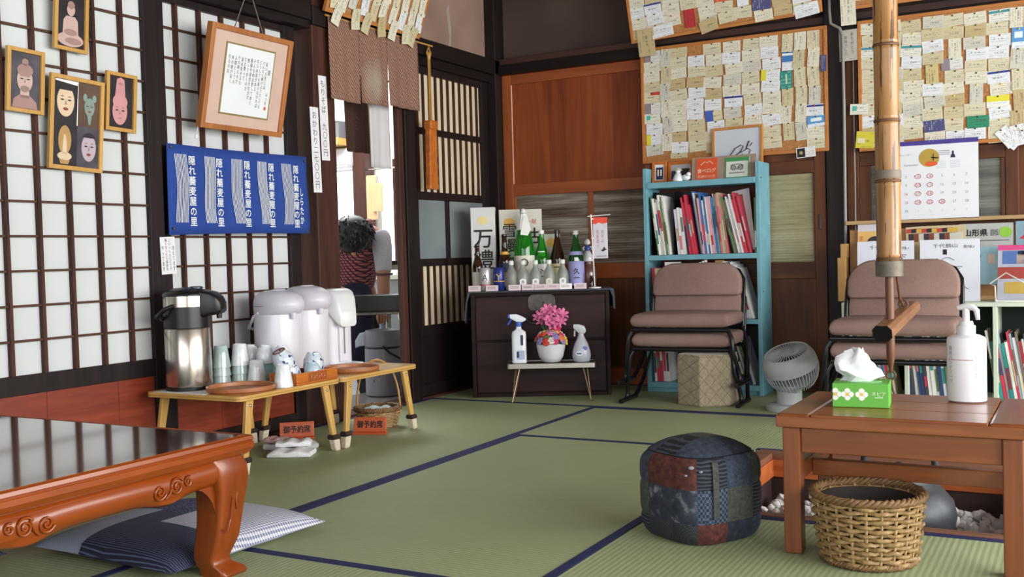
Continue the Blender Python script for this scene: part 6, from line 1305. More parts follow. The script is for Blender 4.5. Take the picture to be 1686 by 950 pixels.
# seated figure
t, w, h = wall_frame('highest light wood frame on the shoji, photo of a pink seated figure', 2.464, 2.606, 1.555, 1.79, 1.8)
photo_bg(t, -w/2+.012, w/2-.012, .012, h-.012, M_pdk); shape(t, 'legs_print', ell(.0, .042, .055, .025, 22), M_wx, 1); shape(t, 'robe_line', ell(.012, .038, .035, .012, 16), M_wxs, 2); shape(t, 'torso_print', [(-.034, .05), (.034, .05), (.03, .11), (.018, .125), (-.018, .125), (-.03, .11)], M_wx, 2); shape(t, 'arms_print', ell(.0, .068, .028, .012, 14), M_wxs, 3); shape(t, 'head_print', ell(0, .148, .017, .022, 16), M_wx, 3); shape(t, 'hair_print', ell(0, .165, .015, .014, 14), M_wxs, 4)

# calligraphy frame, hung leaning forward on cords
M_cfr = wood('reddish_oak_frame', '#94562c', '#b8763f', 'Z', .9, .4); M_mount = plain('pink_mount', '#cfb1a2', .6, var=.03); M_cpap = plain('calligraphy_paper', '#e4e8ea', .7, var=.01)
cw, chh = .485, .425
cf = thing('calligraphy_frame', 'reddish wooden frame with a handwritten verse hung leaning on cords', 'picture frame', (XL+.035, 3.345, 1.338), rot=(R(12), R(.2), R(90)))
for a in ((-cw/2, -cw/2+.022, 0, chh), (cw/2-.022, cw/2, 0, chh), (-cw/2+.022, cw/2-.022, 0, .022), (-cw/2+.022, cw/2-.022, chh-.022, chh)): part('frame_bar', box(a[0], a[1], -.032, 0, a[2], a[3]), M_cfr, cf, bevel=.002)
part('mount_board', box(-cw/2+.022, cw/2-.022, -.02, -.01, .022, chh-.022), M_mount, cf); part('gilt_edge', box(-.147, .147, -.0225, -.019, .066, .362), plain('gilt', '#8c7a48', .5), cf); cp_ = part('verse_paper', box(-.14, .14, -.024, -.02, .073, .355), M_cpap, cf)
cols_ = ['道', '長い人生には', 'どんなに避けようとしても', 'どうしても通らなければ', 'ならぬ道がある', 'そんな時は黙って歩く', '愚痴や弱音を吐かず', '黙って歩くのだ', 'ただ黙って', '涙は見せるな', 'その時なのだ', '人間としての', '命の根が深く', 'なるのは']
rnd = random.Random(6)
for k, c_ in enumerate(cols_):
    L_ = min(.20, .019*len(c_)) if k else .022; z_t = .315-.006*rnd.random()-(.03 if k == 0 else 0); text(c_, .016, M_ink, cp_, (.118-.0185*k, -.0246, z_t-L_/2), vertical=True, fit=(.0125 if k else .018, L_))
text('みつを', .014, M_ink, cp_, (.118, -.0246, .155), vertical=True, fit=(.011, .05)); part('red_seal', box(.112, .124, -.0248, -.024, .108, .122), M_ored, cp_)
for s_ in (-1, 1): part('hanging_cord', MB().tube([(s_*.10, 0, chh-.03), (s_*.02, .03, chh+.14), (s_*.01, .07, chh+.20)], .0025, 5), plain('grey_cord', '#6a6660', .8), cf)
part('pull_cord', MB().tube([(-cw/2+.01, -.005, .0), (-cw/2+.012, .0, -.03)], .0016, 5), M_capw, cf); part('cord_weight', MB().lathe([(.004, 0), (.006, .004), (.006, .018), (.003, .02)], 10, (-cw/2+.012, 0, -.05)), M_capw, cf)

# blue banner with white writing
M_bnr = fabric('indigo_banner', '#1d3a86', '#274a9c', 260, .9, .2); M_bw = plain('banner_white', '#dfe3ea', .85, var=.02)
bn_ = thing('blue_banner', 'blue cloth banner with white writing and wavy lines on the shoji', 'banner', (XL+.0, 3.392, 1.083), rot=(0, 0, R(90)))
vs = []; fs = []; BW, BH = .85, .362
bz = lambda x_, f: (-.5+f)*BH+.008*math.sin(PI*(x_/BW+.5))*-(2*f-1)*.5+(.010 if f < .5 else .004)*(x_/BW)
by = lambda x_, f: -.013-.003*math.sin(x_*19+f*2)
for i in range(41):
    for j in range(9): x_ = -BW/2+BW*i/40+(.006*math.sin(j*.8) if i == 40 else 0); vs.append((x_, by(x_, j/8), bz(x_, j/8)))
for i in range(40):
    for j in range(8): k = i*9+j; fs.append((k, k+9, k+10, k+1))
solid(part('banner_cloth', MB().add(vs, fs), M_bnr, bn_, smooth=60), .0012)
rnd = random.Random(8)
for g in range(5):
    xg = -.30+.155*g+(.004*g)
    text('隠れ蕎麦屋の里', .05, M_bw, bn_, (xg, by(xg, .5)-.0035, -.006), vertical=True, offset=.018, fit=(.038, .285))
    for q in range(9):
        m = MB(); rs = []
        for j in range(19):
            f = j/18; z_ = .14-.275*f; dx = -.088+.0072*q+.008*math.sin(f*4.6+g*1.3)*(.4+f)+.010*f; x_ = xg+dx; y_ = by(x_, .5)-.0035
            rs.append([Vector((x_-.0016, y_, z_)), Vector((x_+.0016, y_, z_))])
        part('wave_line', m.loft(rs, cap=False, closed=False), M_bw, bn_)
text('しらたか', .04, M_bw, bn_, (.372, by(.372, .5)-.0035, -.05), vertical=True, offset=.018, fit=(.026, .165))
for x_, z_ in ((-.405, .165), (-.405, -.16), (.405, .16), (.405, -.165)): part('thumb_tack', MB().sphere((x_, -.018, z_), .006, 8, 6, (1, .6, 1)), M_iron, bn_, smooth=60)
# handwritten note
t = thing('paper_note', 'small white handwritten note pinned under the blue banner', 'note', (XL+.004, 2.965, .742), rot=(0, R(-2), R(90)))
pn = part('paper', box(-.038, .038, -.001, 0, 0, .148), M_strip, t)
for k, c_ in enumerate(('冷えてます', 'ごいっしょにどうぞ', '無くなったら追加を', 'やってます')): text(c_, .014, M_ink, pn, (.027-.018*k, -.0018, .078-(.015 if k in (0, 3) else 0)), vertical=True, fit=(.0115, .125 if k in (1, 2) else .10))

# ================================================================== cork boards and the cards pinned on them
def cork(name):
    t = NT(name); v = t.coord('Object'); n = t.noise(v, 90, 3); return t.fin(t.ramp(n, [(.3, lin('#9a6538')), (.7, lin('#b98250'))]), .9)
M_cork = cork('cork'); M_cbf = wood('cork_board_frame', '#a8662f', '#c2803f', 'X', .8, .5)
def board(label, loc, rot, w, h):
    t = thing('cork_board', label, 'cork board', loc, 0, 'cork boards with cards', rot=rot)
    part('cork_sheet', box(.016, w-.016, -.014, -.004, .016, h-.016), M_cork, t)
    for a in ((0, .018, 0, h), (w-.018, w, 0, h), (.018, w-.018, 0, .018), (.018, w-.018, h-.018, h)): part('frame_bar', box(a[0], a[1], -.02, 0, a[2], a[3]), M_cbf, t, bevel=.002)
    bpy.context.view_layer.update(); return t
def card_mat(name, paper, lines=5, seed=0, vert=False, block=None, ink='#6f6b66', big=True):
    """printed card: rows of fine marks, one heavier line, maybe a colour block; UV runs 0..1 over the front"""
    t = NT(name); uv = t.n('ShaderNodeUVMap'); s_ = t.n('ShaderNodeSeparateXYZ'); t.L.new(uv.outputs[0], s_.inputs[0])
    u, v = (s_.outputs[1], s_.outputs[0]) if vert else (s_.outputs[0], s_.outputs[1])
    def band(x_, a, b): return t.math('MULTIPLY', t.math('GREATER_THAN', x_, a), t.math('LESS_THAN', x_, b))
    row_ = t.math('FLOOR', t.math('MULTIPLY', v, lines)); fr = t.math('FRACT', t.math('MULTIPLY', v, lines))
    c = t.n('ShaderNodeCombineXYZ'); t.put(c.inputs[0], t.math('MULTIPLY', u, 28 if not vert else 14)); t.put(c.inputs[1], t.math('MULTIPLY', row_, 3.7)); c.inputs[2].default_value = seed*2.31
    n = t.noise(c.outputs[0], 1.0, 1); c2 = t.n('ShaderNodeCombineXYZ'); t.put(c2.inputs[0], t.math('MULTIPLY', u, 1.6)); t.put(c2.inputs[1], t.math('MULTIPLY', row_, 5.1)); c2.inputs[2].default_value = seed*1.7; n2 = t.noise(c2.outputs[0], 1.0, 0)
    m = t.math('MULTIPLY', t.math('MULTIPLY', band(fr, .3, .68), t.math('GREATER_THAN', n, .45)), t.math('MULTIPLY', t.math('GREATER_THAN', n2, .48), band(u, .08, .92)))
    m = t.math('MULTIPLY', m, band(v, .05, .95)); col = t.mix(t.math('MULTIPLY', m, .42), lin(paper), lin(ink))
    if big:
        cb = t.n('ShaderNodeCombineXYZ'); t.put(cb.inputs[0], t.math('MULTIPLY', u, 16)); cb.inputs[1].default_value = seed*3.3; nb = t.noise(cb.outputs[0], 1, 1)
        k = t.math('MULTIPLY', t.math('MULTIPLY', band(v, .38+.09*(seed % 3), .50+.09*(seed % 3)), band(u, .12+.1*(seed % 4), .55+.1*(seed % 4))), t.math('GREATER_THAN', nb, .46)); col = t.mix(t.math('MULTIPLY', k, .5), col, lin('#4a4642'))
    for bl in block or (): col = t.mix(t.math('MULTIPLY', band(s_.outputs[0], bl[0], bl[1]), band(s_.outputs[1], bl[2], bl[3])), col, lin(bl[4]))
    return t.fin(col, .75)
CMAT = {}
PAP = {'cream': '#d0c8ac', 'pale': '#d9d4c2', 'kraft': '#bda97e', 'white': '#dde0e4', 'grey': '#c9c6ba', 'buff': '#c8bc98'}
for nm, c_ in PAP.items():
    for k in range(3): CMAT[(nm, 'h', k)] = card_mat('card_%s_h%d' % (nm, k), c_, 6+k, k+len(nm)); CMAT[(nm, 'v', k)] = card_mat('card_%s_v%d' % (nm, k), c_, 4+k, k+5+len(nm), True)
SPEC = {'blue': card_mat('card_sp_blue', '#dfe4ea', 6, 1, block=[(0, 1, .45, 1, '#3b78b8'), (0, 1, .78, .9, '#dfe4ea')], big=False), 'teal': card_mat('card_sp_teal', '#2f8c80', 5, 2, ink='#bcd8cc', big=False, block=[(.45, .6, .25, .8, '#b8d0b8')]),
        'royal': card_mat('card_sp_royal', '#d3c9a8', 6, 3, block=[(0, .46, 0, 1, '#3c5cb0')]), 'yellow': card_mat('card_sp_yellow', '#dfe2e6', 7, 4, block=[(0, .28, 0, 1, '#d9cf3a')]), 'yellowtop': card_mat('card_sp_ytop', '#e2e4de', 7, 5, block=[(0, 1, .5, 1, '#d9d23a')]),
        'red': card_mat('card_sp_red', '#b62c30', 5, 6, True, ink='#1c1416'), 'purple': card_mat('card_sp_purple', '#8a7aae', 7, 7, ink='#5a4a86'), 'orange': card_mat('card_sp_orange', '#d05a30', 4, 8, ink='#f0d8c8'), 'navy': card_mat('card_sp_navy', '#dfe2ea', 7, 9, block=[(0, 1, .78, .95, '#2c3a86')]), 'photo': card_mat('card_sp_photo', '#d6d6d2', 6, 10, block=[(0, .4, 0, 1, '#8d8088')], big=False),
        'green': card_mat('card_sp_green', '#2f8a68', 5, 11, ink='#123c2c'), 'black': card_mat('card_sp_black', '#dcdcdc', 6, 12, block=[(0.04, .46, .08, .92, '#17161a'), (.17, .33, .35, .65, '#a89a70')], big=False), 'redtop': card_mat('card_sp_redtop', '#d3c9a8', 6, 13, block=[(.4, 1, .72, 1, '#c23a34')]), 'tealdot': card_mat('card_sp_tdot', '#dcdcd0', 6, 14, block=[(.12, .36, .35, .8, '#4fb0a4')]),
        'city': card_mat('card_sp_city', '#4a4c7a', 9, 15, True, ink='#d8dce6'), 'gold': card_mat('card_sp_gold', '#c8b884', 5, 16, True, ink='#1c1814'), 'tealhead': card_mat('card_sp_thead', '#dcdcd4', 6, 17, block=[(0, 1, .72, .92, '#3f8c94')]), 'farm': card_mat('card_sp_farm', '#cfc23e', 6, 18, ink='#4a5a20', block=[(.1, .5, .3, .6, '#d8d4b0')]), 'skyblue': card_mat('card_sp_sky', '#dfe6ee', 6, 19, block=[(0, 1, .3, 1, '#5a94cc'), (.2, .8, .5, .8, '#dfe6ee')], big=False)}
SPN = {'blue': 'blue-printed', 'teal': 'teal', 'royal': 'half royal blue', 'yellow': 'yellow-edged white', 'yellowtop': 'bright yellow-topped', 'red': 'red', 'purple': 'purple', 'orange': 'orange', 'navy': 'navy-striped white', 'photo': 'photo', 'green': 'green', 'black': 'black and white', 'redtop': 'red-cornered', 'tealdot': 'teal-dotted', 'city': 'dark city-picture', 'gold': 'gold and black', 'tealhead': 'teal-headed', 'farm': 'yellow picture', 'skyblue': 'sky blue'}
_cm = {}
def card_mesh(w, h, mt, curl):
    key = (round(w, 3), round(h, 3), mt.name, curl)
    if key in _cm: return _cm[key]
    n = 4; vs = []; fs = []; uvs = []
    for i in range(n+1):
        f = i/n; y_ = -curl*(f*2-1)**2 if curl else 0
        vs += [(-w/2, -.0008*0+y_-(.0004), h*(f-1)), (w/2, y_-.0004, h*(f-1))]
    for i in range(n): fs.append((2*i, 2*i+1, 2*i+3, 2*i+2)); uvs += [(0, i/n), (1, i/n), (1, (i+1)/n), (0, (i+1)/n)]
    me = bpy.data.meshes.new('business_card'); me.from_pydata(vs, [], fs); uv = me.uv_layers.new(name='UVMap')
    for k, c_ in enumerate(uvs): uv.data[k].uv = c_
    me.materials.append(mt); me.update(); _cm[key] = me; return me
M_pin = [plain('pin_%d' % i, c_, .3) for i, c_ in enumerate(('#4a4640', '#5a564c', '#b03a34', '#d8c43a', '#e2e2e0', '#3a5a3a'))]
PINM = []
for m in M_pin: PINM.append(MB().lathe([(.001, 0), (.0045, .001), (.0045, .003), (.0025, .005), (0, .0055)], 8).mesh('pin', m, 60))
_nc = [0]
def pin_card(bd, x_, z_, w, h, kind, rot, label, group, layer, pin=0, curl=.0015):
    mt = SPEC[kind] if kind in SPEC else CMAT[kind]
    o = ob('business_card', card_mesh(w, h, mt, curl), None)
    o.matrix_world = bd.matrix_world @ Matrix.Translation((x_, -.0152-.0009*layer, z_)) @ Matrix.Rotation(R(rot), 4, 'Y') @ Matrix.Rotation(R(-1.2-layer*.1), 4, 'X')
    s_ = o.modifiers.new('t', 'SOLIDIFY'); s_.thickness = .0004
    tag(o, label, 'card', group); _nc[0] += 1
    if pin is not None: q = ob('pin', PINM[pin], o, (0, -.0006, -.006), (R(90), 0, 0))
    return o
def fill(bd, W_, H_, cols, seed, wname, group, specials, offs=0, dense=1.0, rotamp=4.2):
    """columns of pinned cards from the top down; specials replace the card at (column, index)"""
    rnd = random.Random(seed)
    for ci, (cx, cwid, top, vert) in enumerate(cols):
        z = H_-top; k = 0
        while z > .045:
            sp = specials.get((ci, k)); isv = vert if not callable(vert) else vert(k)
            if sp and len(sp) > 1 and sp[1] is not None: isv = sp[1]
            w, h = (.060, .098) if isv else (.0985, .060)
            w *= rnd.uniform(.97, 1.03); h *= rnd.uniform(.97, 1.03)
            if z-h < -.012: break
            tone = rnd.choice(['cream']*4+['pale']*4+['white']*3+['buff']*2+['grey']*2+['kraft']); kind = sp[0] if sp else (tone, 'v' if isv else 'h', rnd.randrange(3))
            nm = SPN[kind] if kind in SPEC else {'cream': 'cream', 'pale': 'off-white', 'white': 'white', 'kraft': 'tan', 'grey': 'greyish', 'buff': 'buff'}[kind[0]]
            pin = rnd.choice([0, 0, 1, 0, 1, 5, 3, 2, None])
            pin_card(bd, cx+rnd.uniform(-.008, .008), z, w, h, kind, rnd.gauss(0, rotamp*.6), '%s %scard, %s down in column %s of %s' % (nm, 'upright ' if isv else '', ORD[k+1], ['one', 'two', 'three', 'four', 'five', 'six', 'seven', 'eight', 'nine', 'ten', 'eleven', 'twelve'][ci], wname), group, (ci % 2)*2+(k % 2), pin)
            z -= h*rnd.uniform(.94, 1.02)*dense; k += 1
b1 = board('cork board crowded with business cards above the turquoise bookshelf', (-2.211, YB-.045, 1.278), (0, 0, 0), 1.04, .652)
px = .000932
cols1 = [((155-80)*px, .1, .02, False), ((240-80)*px, .06, .018, True), ((318-80)*px, .1, .016, False), ((428-80)*px, .1, .075, False), ((538-80)*px, .1, .016, False), ((652-80)*px, .1, .02, False), ((765-80)*px, .1, .018, False), ((877-80)*px, .1, .014, False), ((970-80)*px, .06, .016, True), ((1043-80)*px, .06, .014, True), ((1120-80)*px, .06, .014, lambda k: k < 4)]
fill(b1, 1.04, .652, cols1, 41, 'the board above the bookshelf', 'cards on the board above the bookshelf', {(0, 0): ('photo',), (0, 4): ('redtop',), (0, 5): ('photo',), (0, 6): ('tealdot',), (0, 8): ('yellow',), (4, 6): ('royal',), (5, 5): ('navy',), (8, 1): ('blue',), (8, 2): ('teal',), (7, 3): ('yellow',), (10, 4): ('navy',), (10, 5): ('skyblue',)})
pin_card(b1, .92, .028, .10, .055, 'black', -4, 'black and white card pinned on the lower edge of the board above the bookshelf', 'cards on the board above the bookshelf', 6, None); pin_card(b1, 1.022, .50, .03, .085, 'city', 1, 'narrow dark photo strip on the side edge of the board above the bookshelf', 'cards on the board above the bookshelf', 5, None)
b2 = board('cork board crowded with business cards above the calendar', (-1.018, YB-.045, 1.262), (0, 0, 0), 1.04, .668)
cols2 = [(.065, .1, .02, False), (.165, .1, .02, False), (.262, .1, .03, False), (.36, .1, .022, False), (.455, .1, .026, lambda k: k == 2), (.555, .1, .03, lambda k: k == 6), (.66, .1, .03, False), (.742, .06, .03, True), (.808, .06, .022, lambda k: k < 4)]
fill(b2, 1.04, .668, cols2, 77, 'the board above the calendar', 'cards on the board above the calendar', {(0, 2): ('tealhead',), (2, 2): ('tealhead',), (3, 4): ('gold', True), (4, 3): ('photo',), (5, 8): ('green',), (6, 5): ('navy',), (6, 7): ('yellowtop',), (6, 0): ('tealhead',), (7, 1): ('skyblue',), (3, 8): ('city',)})
for k, (x_, z_, r_) in enumerate(((.66, .06, -38), (.73, .075, -12), (.76, .05, 40), (.82, .07, 28))): pin_card(b2, x_, z_, .062, .10, ('white', 'v', k % 3), r_, 'slanted white card hanging over the lower edge above the calendar, %s of four' % ORD[k+1], 'cards on the board above the calendar', 5+k % 2, 0)
pin_card(b2, .035, .10, .09, .085, 'farm', 6, 'yellow picture card at the lower corner of the board beside the bamboo pole', 'cards on the board above the calendar', 5, None); pin_card(b2, .005, .245, .09, .055, 'tealdot', 3, 'green and white card sticking out at the edge beside the bamboo pole', 'cards on the board above the calendar', 5, None)
b3 = board('upper cork board of cards leaning out over the lintel', (-2.24, YB-.10, 1.958), (R(12), R(-2.0), 0), 1.06, .40)
cols3 = [(.055, .1, .15, False), (.155, .1, .14, False), (.255, .1, .16, False), (.355, .1, .15, False), (.455, .1, .15, False), (.555, .1, .14, False), (.655, .1, .15, False), (.76, .1, .16, False), (.86, .1, .15, False), (.96, .1, .16, False)]
fill(b3, 1.06, .40, cols3, 13, 'the upper leaning board', 'cards on the upper leaning board', {(2, 3): ('purple', True), (3, 2): ('red', True), (5, 1): ('orange',), (5, 0): ('skyblue',), (6, 1): ('blue', True), (7, 2): ('city',), (6, 0): ('skyblue',), (1, 1): ('navy',)}, rotamp=4)
for x_, z_, kd, r_ in ((.09, .07, ('kraft', 'v', 0), 0), (.98, .055, ('white', 'h', 1), 6), (.45, .06, ('kraft', 'h', 2), 12), (.19, .075, ('white', 'h', 0), 5)): pin_card(b3, x_, z_, .125 if kd[0] == 'white' else .10, .065 if kd[1] == 'h' else .15, kd, -r_, '%s card hanging over the lower edge of the upper leaning board, at %d cm' % (kd[0], int(x_*100)) if False else '%s card hanging over the upper leaning board, %s' % (kd[0], {.09: 'long and blank', .98: 'next to the black post', .45: 'slanted in the middle', .19: 'over the purple card'}[x_]), 'cards on the upper leaning board', 6, None)
b4 = board('upper cork board of cards beyond the black post', (-1.05, YB-.10, 1.985), (R(12), 0, 0), 1.0, .40)
fill(b4, 1.0, .40, [(.06, .1, .30, False), (.17, .1, .30, True), (.30, .1, .31, False), (.42, .1, .31, False), (.54, .1, .31, False), (.66, .1, .31, False)], 99, 'the upper board beyond the post', 'cards on the upper board beyond the post', {})
pin_card(b4, .0, .095, .075, .17, ('pale', 'v', 1), 0, 'long pale strip hanging at the corner of the upper board beyond the post', 'cards on the upper board beyond the post', 5, None)
b5 = board('cork board of curling cards leaning out above the brown curtain', (XL+.065, 3.90, 1.955), (R(20), 0, R(90)), .79, .38)
fill(b5, .79, .38, [(.05, .06, .17, True), (.12, .06, .18, True), (.20, .06, .16, True), (.285, .06, .17, True), (.36, .06, .18, True), (.44, .06, .16, True), (.52, .06, .17, True), (.60, .06, .18, True), (.68, .06, .16, True), (.75, .06, .17, True)], 55, 'the board above the curtain', 'curling cards above the brown curtain', {(0, 1): ('redtop', True)}, dense=.85, rotamp=9)
for k, (x_, z_, r_) in enumerate(((.10, .05, 14), (.22, .055, -10), (.33, .05, 12), (.43, .055, -14), (.55, .055, 8), (.65, .055, -8), (.73, .05, 14))): pin_card(b5, x_, z_, .065, .10, (('pale', 'cream', 'buff', 'kraft')[k % 4], 'v', k % 3), r_, 'curled card drooping below the board above the curtain, %s of seven' % ORD[k+1], 'curling cards above the brown curtain', 6+k % 2, 0, .006)
# paper note and conduit on the black post
t = thing('post_note', 'grey paper note tucked behind the cable on the black post', 'note', (-1.062, YB-.062, 1.733), rot=(0, R(-1), 0)); pn = part('paper', box(-.046, .046, -.001, 0, 0, .16), plain('grey_note', '#b5b0a6', .8), t); text('ありがとう', .02, M_inkg, pn, (.02, -.0016, .09), vertical=True, fit=(.018, .11)); text('美味でした', .02, M_inkg, pn, (-.012, -.0016, .08), vertical=True, fit=(.016, .10))
cd = part('cable_conduit', MB().tube([(-1.155, YB-.065, 2.6), (-1.155, YB-.065, 2.0), (-1.15, YB-.065, 1.935), (-1.125, YB-.068, 1.918), (-1.105, YB-.068, 1.905), (-1.09, YB-.072, 1.87), (-1.088, YB-.072, 1.5), (-1.092, YB-.072, .8), (-1.09, YB-.072, .3)], .008, 10), plain('grey_conduit', '#8d8a88', .45), None, smooth=60); tag(cd, 'grey cable conduit running down the black post', 'cable')
cd = part('thin_cable', MB().tube([(-1.045, YB-.035, 1.92), (-1.047, YB-.035, 1.4), (-1.045, YB-.04, 1.05), (-1.05, YB-.035, .6)], .003, 6), plain('thin_grey_cable', '#9a9a98', .5), None, smooth=60); tag(cd, 'thin cable hanging beside the grey conduit', 'cable')

# ================================================================== calendar
ca = thing('wall_calendar', 'white September wall calendar with red circled days below the cork board', 'calendar', (-.67, YB-.088, .90), rot=(0, R(.3), 0))
M_calw = plain('calendar_paper', '#e0e3ea', .7, var=.01); M_calp = plain('calendar_violet', '#43358a', .6); M_caln = plain('calendar_print', '#8d8f98', .7); M_calr = plain('calendar_red', '#bd4058', .7)
cp2 = part('calendar_page', box(-.215, .215, -.002, 0, 0, .392), M_calw, ca); part('top_band', box(-.215, .215, -.0035, .001, .37, .392), M_calp, ca)
oval = part('picture_print', MB().prism(ell(-.01, .305, .048, .045, 28), -.003, -.0022), plain('calendar_gold', '#b5963c', .6), cp2)
for pl_ in ([(.0, .31), (.035, .305), (.03, .30), (.0, .302)], [(.008, .325), (.012, .325), (.012, .29), (.008, .29)]): part('picture_stroke', MB().prism(pl_, -.0036, -.003), M_ink, cp2)
part('picture_tint', MB().prism(ell(.0, .275, .03, .012, 14), -.0034, -.003), M_ored, cp2)
text('September', .016, M_caln, cp2, (-.095, -.0024, .272)); text('カレンダー', .012, M_caln, cp2, (-.12, -.0024, .325)); part('portrait_print', MB().prism([(.088, .30), (.112, .30), (.108, .315), (.104, .318), (.105, .33), (.10, .335), (.095, .33), (.096, .318), (.092, .315)], -.003, -.0022), M_nv, cp2)
for k in range(3): part('print_line', box(.03, .085, -.0028, -.0022, .335-.009*k, .338-.009*k), M_caln, cp2)
for cx_ in (.045, .11):
    for r_ in range(5): part('mini_month_row', box(cx_-.024, cx_+.024, -.0028, -.0022, .252+.008*r_, .2545+.008*r_), plain('pale_print', '#c3c6d0', .7), cp2)
days = [[1, 2, 3, 4, 5, 6, 7], [8, 9, 10, 11, 12, 13, 14], [15, 16, 17, 18, 19, 20, 21], [22, 23, 24, 25, 26, 27, 28], [29, 30, 1, 2, 3, 4, 5]]
circ = {3, 4, 10, 11, 17, 18, 24, 25, 26}
for r_, wk in enumerate(days):
    for c_, d in enumerate(wk):
        x_, z_ = -.175+.056*c_, .215-.043*r_; red = (c_ == 0 or d in (16, 23)) and r_ < 4
        text(str(d), .018, M_calr if red or (d in circ and r_ < 4) else (M_caln if r_ < 4 or c_ < 2 else plain('pale_print', '#c3c6d0', .7)), cp2, (x_, -.0025, z_))
        if d in circ and r_ < 4: part('red_ring', MB().tube([(x_+.0135*math.cos(i*PI/9), -.003, z_+.0105*math.sin(i*PI/9)) for i in range(18)], .0013, 4, True), M_calr, cp2)
part('hanging_loop', MB().tube([(-.01, -.002, .385), (0, 0, .41), (.01, -.002, .385)], .002, 5), M_capw, ca)

# ================================================================== low white shelf with magazines at the end of the wall
M_wsh = plain('pale_green_white', '#ccd6c4', .5, var=.02); M_gback = plain('dark_green_back', '#16241c', .8)
ls = thing('low_shelf', 'low white shelf of picture books behind the stacked chairs', 'shelf', (-1.06, 5.28, 0))
part('top_board', box(0, 1.5, 0, .30, .478, .498), M_wsh, ls, bevel=.002); part('bottom_board', box(0, 1.5, 0, .30, .02, .04), M_wsh, ls, bevel=.002)
for x_ in (0, .29, .68, 1.09, 1.48): part('upright', box(x_, x_+.02, 0, .30, 0, .478), M_wsh, ls, bevel=.002)
part('back_panel', box(0, 1.5, .29, .30, .04, .478), M_gback, ls)
rowg = 'picture books in the low white shelf'
row(-.365, -.16, 5.30, .041, 9, (.26, .33), (.008, .016), 'in the low shelf beside the soap bottle', [16, 11, 0, 13, 3, 12, 4, 1, 17], .2, group=rowg)
row(-.745, -.52, 5.30, .041, 6, (.26, .32), (.010, .018), 'in the low shelf behind the chair legs', [6, 12, 13, 7, 0], .2, group=rowg)
row(-1.03, -.80, 5.30, .041, 8, (.26, .32), (.012, .022), 'in the low shelf beside the black post', [14, 9, 14, 12, 0, 2], .2, group=rowg)
t = thing('display_board', 'tan wooden display board standing on the low shelf', 'board', (-1.06, 5.50, .4985), rot=(R(-4), 0, 0)); part('board_panel', box(0, 1.5, 0, .015, 0, .36), wood('tan_board', '#a9743c', '#c4935a', 'X', .6, .5), t, bevel=.002); part('lower_ledge', box(.0, 1.5, -.03, 0, 0, .02), M_bam, t)
def signed(label, x_, y_, w, seed):
    t = thing('signed_card', label, 'signed card', (x_, y_, .4985), 0, 'signed white cards on the low shelf', rot=(R(-4), 0, 0)); p = part('card', box(-w/2, w/2, 0, .003, 0, .298), plain('shikishi_white', '#d9dde8', .6, var=.01), t)
    rnd = random.Random(seed)
    text('千代鶴山', .03, M_inkg, p, (-.02, -.0008, .268), fit=(.11, .02)); text('美味♪', .025, M_inkg, p, (.085, -.0008, .262), fit=(.05, .018)); part('ink_blot', box(-.03, -.012, -.0012, 0, .225, .25), M_ink, p)
    for k in range(5): x0_, z0_ = rnd.uniform(-.06, .04), rnd.uniform(.05, .235); part('pen_stroke', MB().tube([(x0_+.02*i, -.001, z0_+.008*math.sin(i*2+k)) for i in range(5)], .0014, 4), M_inkg, p)
signed('white signed card with pen drawing beside the chair back', -.573, 5.385, .268, 3); signed('white signed card half hidden by the bamboo pole', -.868, 5.385, .268, 5)
def mag(label, x_, y_, z_, w, h, col, prints, cat='magazine'):
    t = thing('travel_magazine', label, cat, (x_, y_, z_), 0, 'travel magazines on the display board', rot=(R(-7), 0, 0)); p = part('cover', box(-w/2, w/2, 0, .006, 0, h), plain(label.replace(' ', '_')[:24], col, .3, var=.04), t)
    for a in prints: part('cover_print', box(a[0], a[1], -.001, 0, a[2], a[3]), plain('cov_'+a[4][1:], a[4], .4), p)
    return t, p
t, p = mag('silver road atlas with black title and green dot on the display board', -.418, 5.465, .62, .236, .25, '#a9aba9', [(-.08, .06, .02, .10, '#9a8a80')]); text('山形県', .06, M_ink, p, (-.045, -.0012, .205), offset=.03, fit=(.105, .036)); text('道路地図', .03, M_ink, p, (.035, -.0012, .205), fit=(.035, .032)); part('green_dot', MB().prism(ell(.085, .205, .028, .026, 24), -.0015, -.0002), plain('dot_green', '#86b83a', .4), p); part('cover_print', box(-.10, .10, -.001, 0, .165, .168), M_ink, p)
t, p = mag('pale blue booklet with a small portrait on the display board', -.40, 5.448, .575, .21, .18, '#8fb8c4', [(-.01, .02, .10, .145, '#d8b8a4'), (-.085, -.04, .13, .145, '#5a8aa0')])
t, p = mag('yellow comic booklet with a round face drawing beside the black post', -.945, 5.465, .60, .14, .285, '#d9b066', [(-.07, .07, .25, .285, '#c8c4cc')]); part('face_print', MB().prism(ell(.02, .185, .038, .028, 18), -.0016, -.0004), M_lw, p); part('hair_print', MB().prism(ell(.02, .195, .042, .03, 14, 10, 170), -.0024, -.0016), M_pdk, p); text('まめ', .03, M_ored, p, (-.052, -.001, .2), vertical=True)
rnd = random.Random(17)
for k in range(9):
    t, p = mag('food leaflet with coloured pictures, %s in the overlapping row' % ORD[k+1], -.735+.024*k, 5.47-.003*k, .66, .085, .205, ['#cfc09a', '#d8cfc0', '#b88a5c', '#9a6a4a', '#c9b48a', '#6a4a3c', '#c8909a', '#b8505c', '#d9a8ac'][k], [(-.03, .03, .13, .17, ['#3a3040', '#8a4a30', '#d8d4c8'][k % 3]), (-.04, .01, .175, .195, ['#c84a3c', '#2c2830', '#d8b04a'][k % 3])], 'leaflet'); t.rotation_euler = (R(-7), R(-3), R(-6))
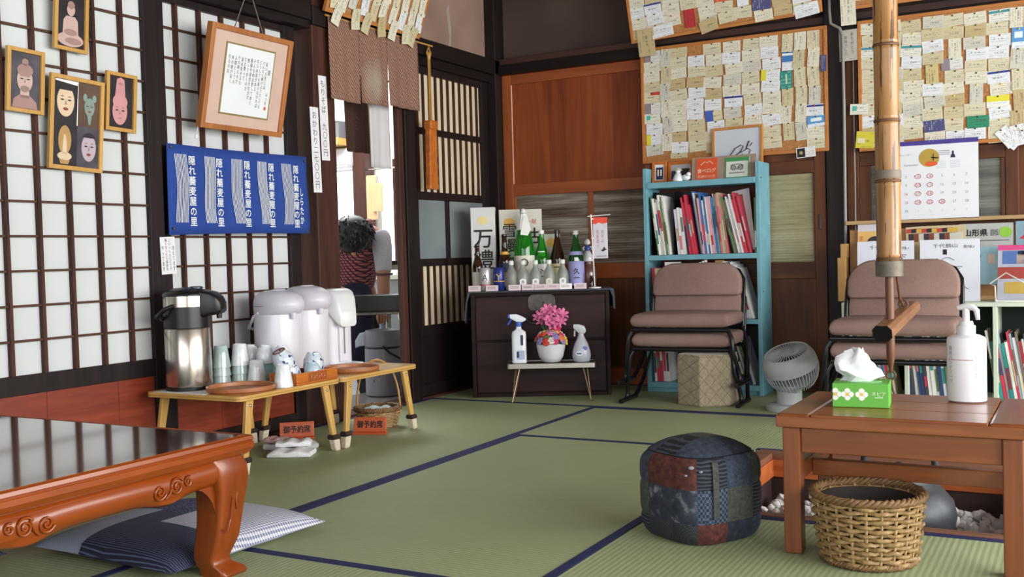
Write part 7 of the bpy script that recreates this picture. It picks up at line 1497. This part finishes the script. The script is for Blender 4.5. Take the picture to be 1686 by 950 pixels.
ws = thing('magazine_stand', 'white wire magazine stand at the end of the low shelf', 'wire stand', (-.29, 5.33, .4985), R(-5)); M_ww = plain('white_wire', '#dadcd8', .4)
part('wire_front', MB().tube([(-.075, -.03, .0), (-.078, -.028, .075), (-.10, -.028, .085), (-.03, -.028, .135), (.05, -.028, .085), (.06, -.028, .07), (.06, -.03, 0)], .0035, 6), M_ww, ws, smooth=60); part('wire_base', MB().tube([(-.075, -.03, .004), (.06, -.03, .004), (.06, .08, .004), (-.075, .08, .004)], .0035, 6, True), M_ww, ws, smooth=60); part('wire_back', MB().tube([(-.075, .08, .0), (-.075, .09, .15), (.06, .09, .15), (.06, .08, 0)], .0035, 6), M_ww, ws, smooth=60)
t = thing('travel_magazine', 'glossy pink-topped travel magazine in the white wire stand', 'magazine', (-.285, 5.35, .505), 0, 'travel magazines on the display board', rot=(R(-10), 0, R(-5))); p = part('cover', box(-.08, .09, 0, .006, 0, .26), plain('mag_glossy', '#b8bccb', .2, var=.05), t)
for a in ((-.08, .09, .235, .26, '#d8508c'), (-.06, .09, .17, .232, '#5a78b8'), (-.08, .09, .10, .155, '#a84a44'), (-.05, .09, .03, .085, '#c8a850'), (.0, .04, .17, .215, '#d8c0b4'), (.005, .035, .21, .232, '#1c1a24')): part('cover_print', box(a[0], a[1], -.001, 0, a[2], a[3]), plain('cov_'+a[4][1:], a[4], .25), p)
t = thing('guide_book', 'blue covered guide book at the end of the display board', 'book', (-.215, 5.465, .62), rot=(R(-7), 0, 0)); p = part('cover', box(-.075, .08, 0, .008, 0, .255), plain('guide_blue', '#7b97a8', .35), t); part('cover_print', MB().prism([(-.06, .17), (.0, .225), (.05, .18), (.05, .165)], -.001, 0), BM[4], p)
t = thing('storage_carton', 'tan cardboard carton between the black post and the display board', 'carton', (-1.085, 5.40, .4985)); part('carton_body', box(-.015, .025, 0, .08, 0, .22), plain('cardboard', '#b58a54', .8), t, bevel=.002); part('carton_flap', box(.0, .028, .01, .08, .22, .29), plain('cardboard', '#b58a54', .8), t)
